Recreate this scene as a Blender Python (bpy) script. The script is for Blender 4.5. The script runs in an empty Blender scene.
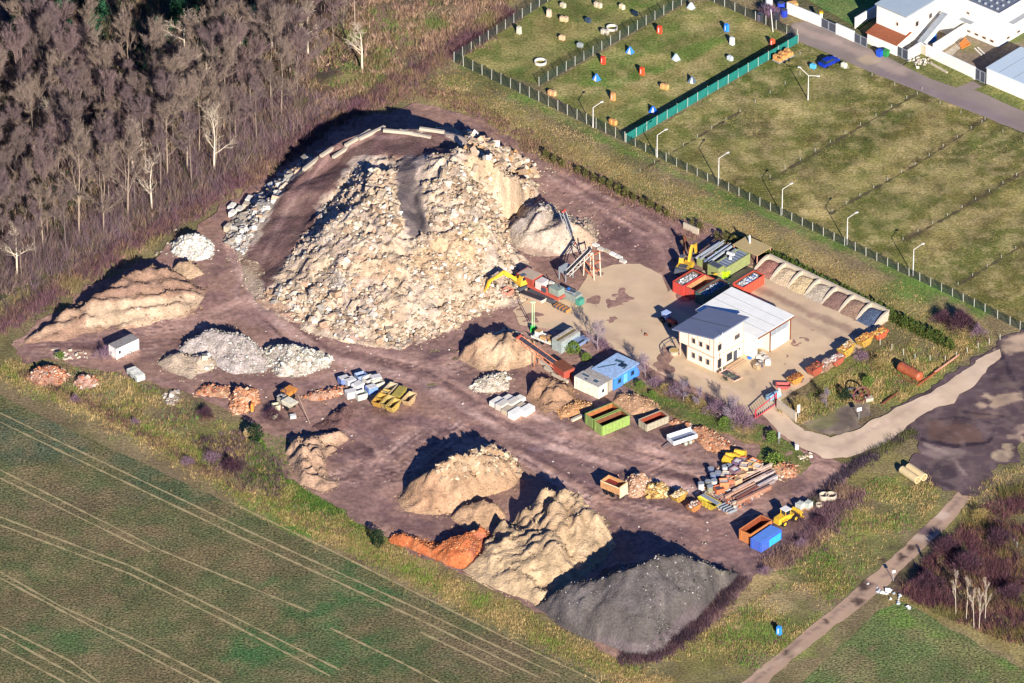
import bpy, math, random
import numpy as np
from mathutils import Vector, Matrix
from mathutils.geometry import delaunay_2d_cdt

# ------------------------------------------------------------------ camera, sky, sun
S = bpy.context.scene
COL = S.collection
R = math.radians
PITCH = R(32); FPX = 8533.0; DIST = 1551.0
cam = bpy.data.cameras.new('camera'); cam.lens = 300; cam.sensor_width = 36
cam.clip_start = 10; cam.clip_end = 12000
CAMPOS = Vector((0, -DIST*math.cos(PITCH), DIST*math.sin(PITCH)))
co = bpy.data.objects.new('camera', cam); COL.objects.link(co)
co.location = CAMPOS; co.rotation_euler = (math.pi/2-PITCH, 0, 0)
S.camera = co
SUN_EL = R(22); SUN_AZ = math.atan2(.252, -.968)
w = bpy.data.worlds.new('World'); S.world = w; w.use_nodes = True
nt = w.node_tree
sky = nt.nodes.new('ShaderNodeTexSky'); sky.sky_type = 'NISHITA'; sky.sun_disc = False
sky.sun_elevation = SUN_EL; sky.sun_rotation = SUN_AZ
sky.ozone_density = 9.0; sky.dust_density = 0.05; sky.air_density = 1.0
bg = nt.nodes['Background']; bg.inputs[1].default_value = 0.055
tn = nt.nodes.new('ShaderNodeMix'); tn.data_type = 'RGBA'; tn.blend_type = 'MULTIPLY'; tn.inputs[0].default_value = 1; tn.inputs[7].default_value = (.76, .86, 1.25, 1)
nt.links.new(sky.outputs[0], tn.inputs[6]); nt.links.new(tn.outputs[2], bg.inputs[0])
sl = bpy.data.lights.new('sun', 'SUN'); sl.energy = 5.0; sl.angle = R(.5); sl.color = (1, .94, .86)
so = bpy.data.objects.new('sun', sl); COL.objects.link(so)
sd = Vector((math.sin(SUN_AZ)*math.cos(SUN_EL), math.cos(SUN_AZ)*math.cos(SUN_EL), math.sin(SUN_EL)))
so.rotation_euler = sd.to_track_quat('Z', 'Y').to_euler(); so.location = sd*300
S.view_settings.view_transform = 'Standard'; S.view_settings.look = 'None'
S.view_settings.gamma = 1; S.view_settings.exposure = 1.0
S.render.resolution_x = 1024; S.render.resolution_y = 683

# ------------------------------------------------------------------ geometry of the place
SP, CP = math.sin(PITCH), math.cos(PITCH)
def at(px, py, z=0.0):
    """picture direction -> the point of the place at height z"""
    dx = (px-512)/FPX; dy = -(py-341.5)/FPX
    d = (dx, CP+dy*SP, -SP+dy*CP)
    t = (z-CAMPOS.z)/d[2]
    return (CAMPOS.x+d[0]*t, CAMPOS.y+d[1]*t, z)
def ats(L, z=0.0): return [at(p[0], p[1], p[2] if len(p) > 2 else z) for p in L]
def yaw(dx, dy): return math.atan2(-dy/.53, dx)
U = R(-41.5); V = R(48.5)
RNG = np.random.RandomState(7); random.seed(7)

def hash2(ix, iy, seed):
    n = (ix.astype(np.int64)*374761393 + iy.astype(np.int64)*668265263 + seed*1274126177) & 0xffffffff
    n = ((n ^ (n >> 13))*1274126177) & 0xffffffff
    n = n ^ (n >> 16)
    return (n & 0xffffff)/float(0xffffff)
def vnoise(x, y, seed=0):
    x = np.asarray(x, float); y = np.asarray(y, float)
    ix = np.floor(x); iy = np.floor(y); fx = x-ix; fy = y-iy
    fx = fx*fx*(3-2*fx); fy = fy*fy*(3-2*fy)
    a = hash2(ix, iy, seed); b = hash2(ix+1, iy, seed); c = hash2(ix, iy+1, seed); d = hash2(ix+1, iy+1, seed)
    return (a*(1-fx)+b*fx)*(1-fy)+(c*(1-fx)+d*fx)*fy
def fbm(x, y, size, octv=4, seed=0):
    v = 0; amp = 1; tot = 0; x = np.asarray(x, float)/size; y = np.asarray(y, float)/size
    for o in range(octv):
        v = v+amp*vnoise(x, y, seed+o*17); tot += amp; amp *= .5; x = x*2.03+11.3; y = y*2.03+5.7
    return v/tot*2-1
def lin(c):
    if isinstance(c, str):
        c = [int(c[i:i+2], 16)/255 for i in (1, 3, 5)]
        return tuple(((v+.055)/1.055)**2.4 if v > .04 else v/12.92 for v in c)
    return tuple(c)

# ------------------------------------------------------------------ materials
MATS = {}
def mat(name, c1=None, c2=None, size=2.0, rough=.9, bump=0., bsize=.3, attr=False, metal=0., vary=.25, spec=.3, alpha=None, detail=6):
    if name in MATS: return MATS[name]
    m = bpy.data.materials.new(name); m.use_nodes = True; MATS[name] = m
    n = m.node_tree.nodes; l = m.node_tree.links; b = n['Principled BSDF']
    b.inputs['Roughness'].default_value = rough; b.inputs['Metallic'].default_value = metal
    b.inputs['Specular IOR Level'].default_value = spec
    tc = n.new('ShaderNodeTexCoord'); tx = n.new('ShaderNodeTexNoise')
    tx.inputs['Scale'].default_value = 1/size; tx.inputs['Detail'].default_value = detail; tx.inputs['Roughness'].default_value = .65
    l.new(tc.outputs['Object'], tx.inputs['Vector'])
    rp = n.new('ShaderNodeMapRange'); rp.inputs[1].default_value = .33; rp.inputs[2].default_value = .67
    l.new(tx.outputs[0], rp.inputs[0])
    if attr:
        a = n.new('ShaderNodeVertexColor'); a.layer_name = 'Col'; rp.inputs[3].default_value = 1-vary; rp.inputs[4].default_value = 1+vary
        mx = n.new('ShaderNodeVectorMath'); mx.operation = 'SCALE'
        l.new(a.outputs[0], mx.inputs[0]); l.new(rp.outputs[0], mx.inputs['Scale']); l.new(mx.outputs[0], b.inputs['Base Color'])
    else:
        c1 = lin(c1); c2 = lin(c2) if c2 else tuple(v*(1-vary) for v in c1)
        mx = n.new('ShaderNodeMix'); mx.data_type = 'RGBA'
        mx.inputs[6].default_value = (*c1, 1); mx.inputs[7].default_value = (*c2, 1)
        l.new(rp.outputs[0], mx.inputs[0]); l.new(mx.outputs[2], b.inputs['Base Color'])
    if bump:
        t2 = n.new('ShaderNodeTexNoise'); t2.inputs['Scale'].default_value = 1/bsize; t2.inputs['Detail'].default_value = 4
        l.new(tc.outputs['Object'], t2.inputs['Vector'])
        bp = n.new('ShaderNodeBump'); bp.inputs['Strength'].default_value = 1; bp.inputs['Distance'].default_value = bump
        l.new(t2.outputs[0], bp.inputs['Height']); l.new(bp.outputs[0], b.inputs['Normal'])
    if alpha is not None: b.inputs['Alpha'].default_value = alpha
    return m

# ------------------------------------------------------------------ mesh helpers
def tagobj(o, label=None, cat=None, group=None, kind=None):
    if label: o['label'] = label
    if cat: o['category'] = cat
    if group: o['group'] = group
    if kind: o['kind'] = kind
    return o
def np_mesh(name, co, faces_flat, sizes, cols=None, smooth=False):
    me = bpy.data.meshes.new(name)
    co = np.asarray(co, np.float32); faces_flat = np.asarray(faces_flat, np.int32); sizes = np.asarray(sizes, np.int32)
    me.vertices.add(len(co)); me.vertices.foreach_set('co', co.ravel())
    me.loops.add(len(faces_flat)); me.loops.foreach_set('vertex_index', faces_flat)
    me.polygons.add(len(sizes)); st = np.concatenate(([0], np.cumsum(sizes)[:-1])).astype(np.int32)
    me.polygons.foreach_set('loop_start', st); me.polygons.foreach_set('loop_total', sizes)
    me.polygons.foreach_set('use_smooth', np.full(len(sizes), bool(smooth)))
    if cols is not None:
        a = me.color_attributes.new('Col', 'FLOAT_COLOR', 'POINT')
        c = np.ones((len(co), 4), np.float32); c[:, :3] = cols; a.data.foreach_set('color', c.ravel())
    me.update(calc_edges=True); me.validate()
    return me
def link(name, me, m=None, parent=None, loc=(0, 0, 0), rz=0.0):
    o = bpy.data.objects.new(name, me); COL.objects.link(o)
    if m is not None and not me.materials: me.materials.append(m)
    o.location = loc; o.rotation_euler = (0, 0, rz)
    if parent: o.parent = parent
    return o
def empty(name, loc, rz=0.0, label=None, cat=None, group=None):
    o = bpy.data.objects.new(name, None); COL.objects.link(o); o.empty_display_size = .5
    o.location = loc; o.rotation_euler = (0, 0, rz)
    return tagobj(o, label, cat, group)
class MB:
    def __init__(s): s.v = []; s.f = []; s.c = []; s.cur = None
    def add(s, v, f):
        n = len(s.v); s.v += [tuple(p) for p in v]; s.f += [tuple(i+n for i in q) for q in f]
        s.c += [s.cur or (1, 1, 1)]*len(v); return s
    def box(s, c, d, rz=0, tilt=0, roll=0):
        x, y, z = [k/2 for k in d]
        m = Matrix.Rotation(rz, 3, 'Z') @ Matrix.Rotation(tilt, 3, 'Y') @ Matrix.Rotation(roll, 3, 'X')
        v = [m @ Vector(p)+Vector(c) for p in ((-x, -y, -z), (x, -y, -z), (x, y, -z), (-x, y, -z), (-x, -y, z), (x, -y, z), (x, y, z), (-x, y, z))]
        return s.add(v, [(3, 2, 1, 0), (4, 5, 6, 7), (0, 1, 5, 4), (1, 2, 6, 5), (2, 3, 7, 6), (3, 0, 4, 7)])
    def hexa(s, b, t):     # bottom quad, top quad (counter-clockwise)
        return s.add(list(b)+list(t), [(3, 2, 1, 0), (4, 5, 6, 7), (0, 1, 5, 4), (1, 2, 6, 5), (2, 3, 7, 6), (3, 0, 4, 7)])
    def prism(s, poly, y0, y1):   # outline in the x-z plane, pushed along y
        n = len(poly); v = [(p[0], y0, p[1]) for p in poly]+[(p[0], y1, p[1]) for p in poly]
        return s.add(v, [tuple(range(n)), tuple(range(2*n-1, n-1, -1))]+[(i, i+n, (i+1) % n+n, (i+1) % n) for i in range(n)])
    def tube(s, a, b, r0, r1=None, n=6, cap=True):
        a = Vector(a); b = Vector(b); r1 = r0 if r1 is None else r1
        q = (b-a).to_track_quat('Z', 'Y'); v = []
        for c, r in ((a, r0), (b, r1)):
            for i in range(n): v.append(c+q @ Vector((r*math.cos(2*math.pi*i/n), r*math.sin(2*math.pi*i/n), 0)))
        f = [(i, (i+1) % n, (i+1) % n+n, i+n) for i in range(n)]
        if cap: f += [tuple(range(n-1, -1, -1)), tuple(range(n, 2*n))]
        return s.add(v, f)
    def wheel(s, c, r, w, n=16):   # axle along y, with a recessed rim
        v = []; f = []
        prof = [(r*.55, -w*.3), (r*.6, -w/2), (r*.93, -w/2), (r, -w*.35), (r, w*.35), (r*.93, w/2), (r*.6, w/2), (r*.55, w*.3)]
        for i in range(n):
            a = 2*math.pi*i/n
            for rr, y in prof: v.append((c[0]+rr*math.cos(a), c[1]+y, c[2]+rr*math.sin(a)))
        k = len(prof)
        for i in range(n):
            j = (i+1) % n
            for q in range(k-1): f.append((i*k+q, i*k+q+1, j*k+q+1, j*k+q))
        return s.add(v, f)
    def build(s, name, m, parent=None, loc=(0, 0, 0), rz=0, smooth=False, cols=False):
        fl = [i for q in s.f for i in q]
        me = np_mesh(name, s.v, fl, [len(q) for q in s.f], np.array(s.c) if cols else None, smooth)
        return link(name, me, m, parent, loc, rz)
def children(o): return [c for c in KIDS.get(o.name, [])]
def copy_tree(o, parent=None):
    c = o.copy(); COL.objects.link(c)
    if parent is not None: c.parent = parent
    for ch in list(o.children): copy_tree(ch, c)
    return c

def inpoly(X, Y, P):
    ins = np.zeros(X.shape, bool); n = len(P)
    for i in range(n):
        x1, y1 = P[i][0], P[i][1]; x2, y2 = P[(i+1) % n][0], P[(i+1) % n][1]
        if y1 == y2: continue
        c = ((y1 > Y) != (y2 > Y)) & (X < (x2-x1)*(Y-y1)/(y2-y1)+x1)
        ins ^= c
    return ins
def segdist(X, Y, a, b):
    ax, ay, bx, by = a[0], a[1], b[0], b[1]; L = (bx-ax)**2+(by-ay)**2+1e-9
    t = np.clip(((X-ax)*(bx-ax)+(Y-ay)*(by-ay))/L, 0, 1)
    return np.hypot(X-ax-t*(bx-ax), Y-ay-t*(by-ay))
def pathdist(X, Y, P, closed=False):
    d = np.full(X.shape, 1e9); n = len(P)
    for i in range(n if closed else n-1): d = np.minimum(d, segdist(X, Y, P[i], P[(i+1) % n]))
    return d
def sstep(e0, e1, x):
    t = np.clip((x-e0)/(e1-e0), 0, 1); return t*t*(3-2*t)
def paint(X, Y, base, patches, seed=0, hz=0.0):
    """base colour + patches ('o',px,py,rx,ry,col[,k]) / strokes ('s',[pts],width_m,col[,k]) / polygons ('p',[pts],col[,k])"""
    C = np.empty((len(X), 3)); C[:] = lin(base)
    wob = fbm(X, Y, 6, 4, seed+5)+.6*fbm(X, Y, 1.7, 3, seed+15)
    for p in patches:
        k = 1.0
        if p[0] == 'o':
            c = at(p[1], p[2], hz); d = np.hypot((X-c[0])/(p[3]/5.5), (Y-c[1])/(p[4]/2.91)); col = p[5]; k = p[6] if len(p) > 6 else 1
            wgt = 1-sstep(.8, 1.0, d+wob*.45)
        elif p[0] == 's':
            d = pathdist(X, Y, ats(p[1], hz))/p[2]*2; col = p[3]; k = p[4] if len(p) > 4 else 1
            wgt = 1-sstep(.7, 1.1, d+wob*.7)
        else:
            P = ats(p[1], hz); ins = inpoly(X, Y, P); d = pathdist(X, Y, P, True); d = np.where(ins, -d, d); col = p[2]; k = p[3] if len(p) > 3 else 1
            wgt = 1-sstep(-.4, .4, d+wob*2)
        wgt = (wgt*k)[:, None]; C = C*(1-wgt)+np.array(lin(col))*wgt
    return C
def sheet(name, poly, z, base, patches=(), res=1.5, jit=.3, relief=None, m=None, kind='structure', mott=.18, tint=None, seed=0, parent=None, gain=1.15, warm=(1, 1, 1)):
    P = [Vector(p[:2]) for p in ats(poly)]; B = []
    for i in range(len(P)):
        a, b = P[i], P[(i+1) % len(P)]; n = max(1, int((b-a).length/max(res, .8)))
        if n > 400: n = 40
        for j in range(n):
            q = a.lerp(b, j/n)
            if j or jit > .2: q = q+Vector((float(fbm(q.x, q.y, 3, 3, 91)), float(fbm(q.x, q.y, 3, 3, 97))))*jit*1.6
            B.append(q)
    bx = [p.x for p in B]; by = [p.y for p in B]
    x0, x1, y0, y1 = max(min(bx), -190), min(max(bx), 190), max(min(by), -190), min(max(by), 210)
    gx, gy = np.meshgrid(np.arange(x0, x1, res), np.arange(y0, y1, res)); gx = gx.ravel(); gy = gy.ravel()
    gx = gx+RNG.uniform(-.2, .2, gx.shape)*res; gy = gy+RNG.uniform(-.2, .2, gy.shape)*res
    Bt = [(p.x, p.y) for p in B]
    k = inpoly(gx, gy, Bt) & (pathdist(gx, gy, Bt, True) > res*.45)
    pts = B+[Vector((a, b)) for a, b in zip(gx[k], gy[k])]
    n = len(B)
    vo, eo, fo, _, _, _ = delaunay_2d_cdt(pts, [], [list(range(n))], 1, 1e-4)
    X = np.array([v[0] for v in vo]); Y = np.array([v[1] for v in vo])
    Z = np.full(X.shape, z)
    if relief is not None: Z = Z+relief(X, Y)
    C = paint(X, Y, base, patches, seed)
    if tint:
        for (sz, col, k) in tint:
            t = (sstep(.0, .3, fbm(X, Y, sz, 4, seed+int(sz*3)))*k*.85)[:, None]; C = C*(1-t)+np.array(lin(col))*t
    C = C*(1+mott*1.5*fbm(X, Y, 4, 4, seed+3))[:, None]*gain*np.array(warm)
    fl = [i for f in fo for i in f]
    me = np_mesh(name, np.stack([X, Y, Z], 1), fl, [len(f) for f in fo], np.clip(C, 0, 1), True)
    o = link(name, me, m, parent)
    if kind: o['kind'] = kind
    return o
def ribbon(name, pts, wd, z, m, parent=None, kind=None, ragged=.15, step=1.0):
    P = [Vector(p[:2]) for p in ats(pts)]; L = []
    for a, b in zip(P[:-1], P[1:]):
        n = max(1, int((b-a).length/step))
        for j in range(n): L.append((a.lerp(b, j/n), (b-a).normalized()))
    L.append((P[-1], (P[-1]-P[-2]).normalized()))
    mb = MB(); v = []
    for q, d in L:
        nrm = Vector((-d.y, d.x)); wv = wd/2*(1+random.uniform(-ragged, ragged)*2)
        v += [(q.x+nrm.x*wv, q.y+nrm.y*wv, z), (q.x-nrm.x*wv, q.y-nrm.y*wv, z)]
    mb.add(v, [(2*i+1, 2*i+3, 2*i+2, 2*i) for i in range(len(L)-1)])
    o = mb.build(name, m, parent)
    if kind: o['kind'] = kind
    return o

# height of heaps, to let things stand on them
HEAPS = []; MASKS = {}
def heap(name, label, cat, outline, inner, base, patches=(), rough=.25, rsize=1.6, res=.45, m=None, smooth=2, tint=None, hz=1.5, group=None, rills=0, seed=1, z0=-.15, terr=0, calm=(), lumps=None):
    O = ats(outline); I = ats(inner)
    pts = [Vector(p[:2]) for p in O]+[Vector(p[:2]) for p in I]
    zz = [0.]*len(O)+[p[2] for p in I]
    vo, eo, fo, ov, _, _ = delaunay_2d_cdt(pts, [], [list(range(len(O)))], 1, 1e-5)
    zv = [zz[o[0]] if o else 0. for o in ov]
    xs = [p.x for p in pts[:len(O)]]; ys = [p.y for p in pts[:len(O)]]
    ox, oy = sum(xs)/len(xs), sum(ys)/len(ys)
    gx = np.arange(min(xs)-1, max(xs)+1+res, res); gy = np.arange(min(ys)-1, max(ys)+1+res, res)
    X, Y = np.meshgrid(gx, gy); Z = np.full(X.shape, np.nan)
    wx = X+fbm(X, Y, 5, 3, seed+2)*.9; wy = Y+fbm(X, Y, 5, 3, seed+9)*.9
    for f in fo:
        for k in range(1, len(f)-1):
            a, b, c = vo[f[0]], vo[f[k]], vo[f[k+1]]; za, zb, zc = zv[f[0]], zv[f[k]], zv[f[k+1]]
            det = (b[1]-c[1])*(a[0]-c[0])+(c[0]-b[0])*(a[1]-c[1])
            if abs(det) < 1e-9: continue
            l1 = ((b[1]-c[1])*(wx-c[0])+(c[0]-b[0])*(wy-c[1]))/det; l2 = ((c[1]-a[1])*(wx-c[0])+(a[0]-c[0])*(wy-c[1]))/det; l3 = 1-l1-l2
            ok = (l1 >= -1e-6) & (l2 >= -1e-6) & (l3 >= -1e-6)
            Z[ok] = (l1*za+l2*zb+l3*zc)[ok]
    out = np.isnan(Z); d = pathdist(X, Y, [tuple(p[:2]) for p in O], True)
    Z[out] = -.5*d[out]
    for _ in range(smooth):
        Zp = np.pad(Z, 1, mode='edge'); Z = (Zp[1:-1, 1:-1]*2+Zp[:-2, 1:-1]+Zp[2:, 1:-1]+Zp[1:-1, :-2]+Zp[1:-1, 2:])/6
    amp = np.clip(Z/1.2, 0, 1)
    for cp, cw in calm: amp = amp*(.12+.88*sstep(cw*.45, cw*.7, pathdist(X, Y+Z/math.tan(PITCH), ats(cp))))
    Z = Z+amp*(fbm(X, Y, rsize, 4, seed)*rough+fbm(X, Y, rsize*4, 3, seed+4)*rough*1.3+fbm(X, Y, 1.0, 3, seed+8)*.28+fbm(X, Y, .55, 2, seed+41)*.13+(.2-np.abs(fbm(X, Y, 2.6, 3, seed+21)))*rough*2.3+fbm(X*1.0+.2*Y, Y*.3, 1.5, 3, seed+12)*.34)
    if rills:    # erosion runnels running down the near faces
        Z = Z-amp*rills*np.abs(fbm(X+.3*Y, Y*.16, 1.5, 3, seed+6))
    if terr:     # tyre terraces along the ridge
        Z = Z+amp*terr*np.sin((Y*.75-X*.25+fbm(X, Y, 6, 2, seed)*1.5)*2.6)
    if lumps:    # separate dumped loads: (picture outline, count, length, width, height, direction)
        for lp, n_, ll, lw, lh, la in lumps:
            lr = np.random.RandomState(seed+90); Q = [tuple(p[:2]) for p in ats(lp)]; c_ = 0
            zs = Z.copy()
            while c_ < n_:
                cx_ = lr.uniform(min(q[0] for q in Q), max(q[0] for q in Q)); cy_ = lr.uniform(min(q[1] for q in Q)-16, max(q[1] for q in Q)); z_ = float(hsample((gx[0], gy[0], res, zs), np.array([cx_]), np.array([cy_]))[0])
                if z_ < .1 or not inpoly(np.array([cx_]), np.array([cy_+z_/math.tan(PITCH)]), Q)[0]: c_ += .02; continue
                c_ += 1; a_ = la+lr.normal(0, .25); f_ = lr.uniform(.6, 1.3); dx_ = X-cx_; dy_ = Y-cy_
                u_ = (dx_*math.cos(a_)+dy_*math.sin(a_))/(ll*f_/2); v_ = (-dx_*math.sin(a_)+dy_*math.cos(a_))/(lw*f_/2)
                Z = np.maximum(Z, zs+lh*f_*np.clip(1-(u_*u_+v_*v_), 0, 1)**.8*(Z > -.2))
    keep = Z > -.3; idx = -np.ones(X.shape, int)
    q = keep[:-1, :-1] | keep[1:, :-1] | keep[:-1, 1:] | keep[1:, 1:]
    used = np.zeros(X.shape, bool); used[:-1, :-1] |= q; used[1:, :-1] |= q; used[:-1, 1:] |= q; used[1:, 1:] |= q
    idx[used] = np.arange(used.sum())
    a = idx[:-1, :-1][q]; b = idx[:-1, 1:][q]; c = idx[1:, 1:][q]; dd = idx[1:, :-1][q]
    F = np.stack([a, b, c, dd], 1).ravel()
    Xu, Yu, Zu = X[used], Y[used], Z[used]
    Zl = np.clip(Zu, 0, 30)
    # colours live in plan position; patches are given in the picture at the local height
    C = paint_h(Xu, Yu, Zl, base, patches, seed); cmask = np.where(Zu > .6, amp[used], 1) if calm else 1.
    if tint:
        for (sz, col, k) in tint:
            t = (sstep(.0, .35, fbm(Xu, Yu, sz, 4, seed+int(sz*3)))*k*.85*cmask)[:, None]; C = C*(1-t)+np.array(lin(col))*t
    C = C*(.9+.3*fbm(Xu, Yu, 1.6, 4, seed+31)+.18*fbm(Xu*1.2, Yu*.3, 1.4, 3, seed+37))[:, None]
    me = np_mesh(name, np.stack([Xu-ox, Yu-oy, Zu], 1), F, np.full(q.sum(), 4), np.clip(C, 0, 1), True)
    o = link(name, me, m or M_HEAP, None, (ox, oy, 0)); tagobj(o, label, cat, group)
    rng = np.random.RandomState(seed+500); Lp = [tuple(p[:2]) for p in O]; per = []   # spilled lumps on and around the heap
    area = used.sum()*res*res; n1 = int(area*1.1)
    xs_ = rng.uniform(gx[0], gx[-1], n1*2); ys_ = rng.uniform(gy[0], gy[-1], n1*2); dd_ = pathdist(xs_, ys_, Lp, True); in_ = inpoly(xs_, ys_, Lp)
    k = in_ | (dd_ < np.abs(rng.normal(0, .9, len(xs_)))); xs_, ys_ = xs_[k], ys_[k]
    if calm: k = hsample((gx[0], gy[0], res, np.where(Z > .6, amp, 1)), xs_, ys_) > .5; xs_, ys_ = xs_[k], ys_[k]
    zz_ = hsample((gx[0], gy[0], res, Z), xs_, ys_); zz_ = np.maximum(zz_, .12)
    b3 = [tuple(min(1, v*f) for v in lin(base)) for f in (.7, .9, 1.1, 1.3)]
    chunks('spilled_lumps', xs_, ys_, zz_, rng.uniform(.08, .42, len(xs_)), b3, o, seed=seed+3, loc=(ox, oy, 0), cvar=.1)
    MASKS[o.name] = (gx[0], gy[0], res, np.where(Z > .6, amp, 1)); HEAPS.append((gx[0], gy[0], res, Z)); o_h = (gx[0], gy[0], res, Z)
    return o, o_h
def paint_h(X, Y, Z, base, patches, seed):
    # move each point to the ground point seen behind it, so picture outlines can be used
    k = Z/math.tan(PITCH)
    return paint(X, Y+k, base, patches, seed)*np.array((1.0, .975, 1.07))
def hsample(h, x, y):
    x0, y0, r, Z = h; i = np.clip(((y-y0)/r).astype(int), 0, Z.shape[0]-1); j = np.clip(((x-x0)/r).astype(int), 0, Z.shape[1]-1)
    return Z[i, j]
def zat(x, y):
    z = 0.12
    for x0, y0, r, Z in HEAPS:
        i = int((y-y0)/r); j = int((x-x0)/r)
        if 0 <= i < Z.shape[0] and 0 <= j < Z.shape[1]: z = max(z, Z[i, j])
    return float(z)

CUBE = np.array([(-1, -1, -1), (1, -1, -1), (1, 1, -1), (-1, 1, -1), (-1, -1, 1), (1, -1, 1), (1, 1, 1), (-1, 1, 1)], float)*.5
CF = np.array([(3, 2, 1, 0), (4, 5, 6, 7), (0, 1, 5, 4), (1, 2, 6, 5), (2, 3, 7, 6), (3, 0, 4, 7)])
def rotmats(n, tilt, rng):
    a = rng.uniform(0, 2*np.pi, n); b = rng.normal(0, tilt, n); c = rng.normal(0, tilt, n)
    ca, sa, cb, sb, cc, sc = np.cos(a), np.sin(a), np.cos(b), np.sin(b), np.cos(c), np.sin(c)
    Rz = np.zeros((n, 3, 3)); Rz[:, 0, 0] = ca; Rz[:, 0, 1] = -sa; Rz[:, 1, 0] = sa; Rz[:, 1, 1] = ca; Rz[:, 2, 2] = 1
    Rx = np.zeros((n, 3, 3)); Rx[:, 0, 0] = 1; Rx[:, 1, 1] = cb; Rx[:, 1, 2] = -sb; Rx[:, 2, 1] = sb; Rx[:, 2, 2] = cb
    Ry = np.zeros((n, 3, 3)); Ry[:, 1, 1] = 1; Ry[:, 0, 0] = cc; Ry[:, 0, 2] = sc; Ry[:, 2, 0] = -sc; Ry[:, 2, 2] = cc
    return Rz @ Rx @ Ry
def chunks(name, x, y, z, size, colors, parent=None, m=None, flat=.6, tilt=.45, seed=3, cvar=.15, kind='stuff', loc=(0, 0, 0)):
    """many broken lumps joined in one mesh"""
    rng = np.random.RandomState(seed); n = len(x)
    if n == 0: return None
    dims = np.stack([size*rng.uniform(.7, 1.4, n), size*rng.uniform(.5, 1.1, n), size*flat*rng.uniform(.4, 1.1, n)], 1)
    v = CUBE[None]*(1+rng.uniform(-.28, .28, (n, 8, 3))*1.0)
    v[:, 4:, :2] *= rng.uniform(.55, 1., (n, 1, 1))
    v = v*dims[:, None, :]; v = np.einsum('nij,nkj->nki', rotmats(n, tilt, rng), v)
    v = v+np.stack([x-loc[0], y-loc[1], z-loc[2]], 1)[:, None, :]
    F = (CF[None]+(np.arange(n)*8)[:, None, None]).ravel()
    cl = np.array([lin(c) for c in colors])[rng.randint(0, len(colors), n)]*(.82+rng.uniform(-cvar-.1, cvar, (n, 1)))
    me = np_mesh(name, v.reshape(-1, 3), F, np.full(n*6, 4), np.clip(np.repeat(cl, 8, 0), 0, 1))
    o = link(name, me, m or M_ROCK, parent)
    if parent is None: o.location = loc
    if kind: o['kind'] = kind
    return o
def scatter(polypx, n, rng, z=0.0, clump=0, hz=0):
    P = [p[:2] for p in ats(polypx, hz)]; xs = [p[0] for p in P]; ys = [p[1] for p in P]
    X = rng.uniform(min(xs), max(xs), n*4); Y = rng.uniform(min(ys), max(ys), n*4)
    k = inpoly(X, Y, P)
    if clump: k &= fbm(X, Y, clump, 3, 55) > rng.uniform(-.5, .5, X.shape)
    return X[k][:n], Y[k][:n]
def rubble_on(heapres, polypx, n, smin, smax, colors, seed=3, flat=.6, hz=3, tilt=.45, name='rubble', clump=0, powr=2.5):
    o, h = heapres; rng = np.random.RandomState(seed)
    x, y = scatter(polypx, n, rng, clump=clump, hz=hz); z = hsample(h, x, y)
    k = z > .02; x, y, z = x[k], y[k], z[k]
    s = smin+(smax-smin)*rng.uniform(0, 1, len(x))**powr
    L = o.location
    c = chunks(name, x, y, z+s*.1, s, colors, o, seed=seed, flat=flat, tilt=tilt, loc=(L.x, L.y, 0))
    return c
def rubble_on(heapres, polypx, n, smin, smax, colors, seed=3, flat=.6, tilt=.45, name='rubble', clump=0, powr=2.5):
    o, h = heapres; rng = np.random.RandomState(seed)
    P = [p[:2] for p in ats(polypx)]; xs = [p[0] for p in P]; ys = [p[1] for p in P]
    m_ = n*6; X = rng.uniform(min(xs), max(xs), m_); Y = rng.uniform(min(ys)-24, max(ys), m_)
    z = hsample(h, X, Y); k = inpoly(X, Y+z/math.tan(PITCH), P) & (z > .02)
    if clump: k &= fbm(X, Y, clump, 3, 55) > rng.uniform(-.5, .5, X.shape)
    k &= hsample(MASKS[o.name], X, Y) > .5
    x, y, z = X[k][:n], Y[k][:n], z[k][:n]
    s = smin+(smax-smin)*rng.uniform(0, 1, len(x))**powr
    L = o.location
    return chunks(name, x, y, z+s*.1, s, colors, o, seed=seed, flat=flat, tilt=tilt, loc=(L.x, L.y, 0))

# ------------------------------------------------------------------ shared materials
M_GROUND = mat('ground_soil', attr=True, size=.9, bump=.05, bsize=.25, vary=.3, rough=.95, spec=.15)
M_PAD = mat('compacted_gravel', attr=True, size=5, bump=.02, bsize=.2, vary=.07, rough=.95, spec=.15)
M_GRASS = mat('grass_cover', attr=True, size=.5, bump=.16, bsize=.35, vary=.5, rough=.95, spec=.1)
M_CROP = mat('crop_rows', attr=True, size=.45, bump=.2, bsize=.4, vary=.75, rough=.95, spec=.1, detail=3)
M_HEAP = mat('heap_material', attr=True, size=.5, bump=.22, bsize=.35, vary=.24, rough=.95, spec=.1)
M_ROCK = mat('broken_stone', attr=True, size=.6, bump=.04, bsize=.2, vary=.12, rough=.9, spec=.2)
M_LEAF = mat('dry_stalks', attr=True, size=2, vary=.2, rough=.8, spec=.1)

# ------------------------------------------------------------------ ground sheets
gb = MB(); gb.add([(-4000, -1200, -.12), (4000, -1200, -.12), (4000, 7000, -.12), (-4000, 7000, -.12)], [(0, 1, 2, 3)])
gb = MB()
for i in range(-20, 20):
    for j in range(-4, 24): gb.add([(i*200, j*200, -.12), (i*200+200, j*200, -.12), (i*200+200, j*200+200, -.12), (i*200, j*200+200, -.12)], [(0, 1, 2, 3)])
g = gb.build('ground', mat('wild_grass_ground', '#6e6443', '#4a5030', size=9, bump=.3, bsize=.6)); g['kind'] = 'structure'
BR = '#74604c'
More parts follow.
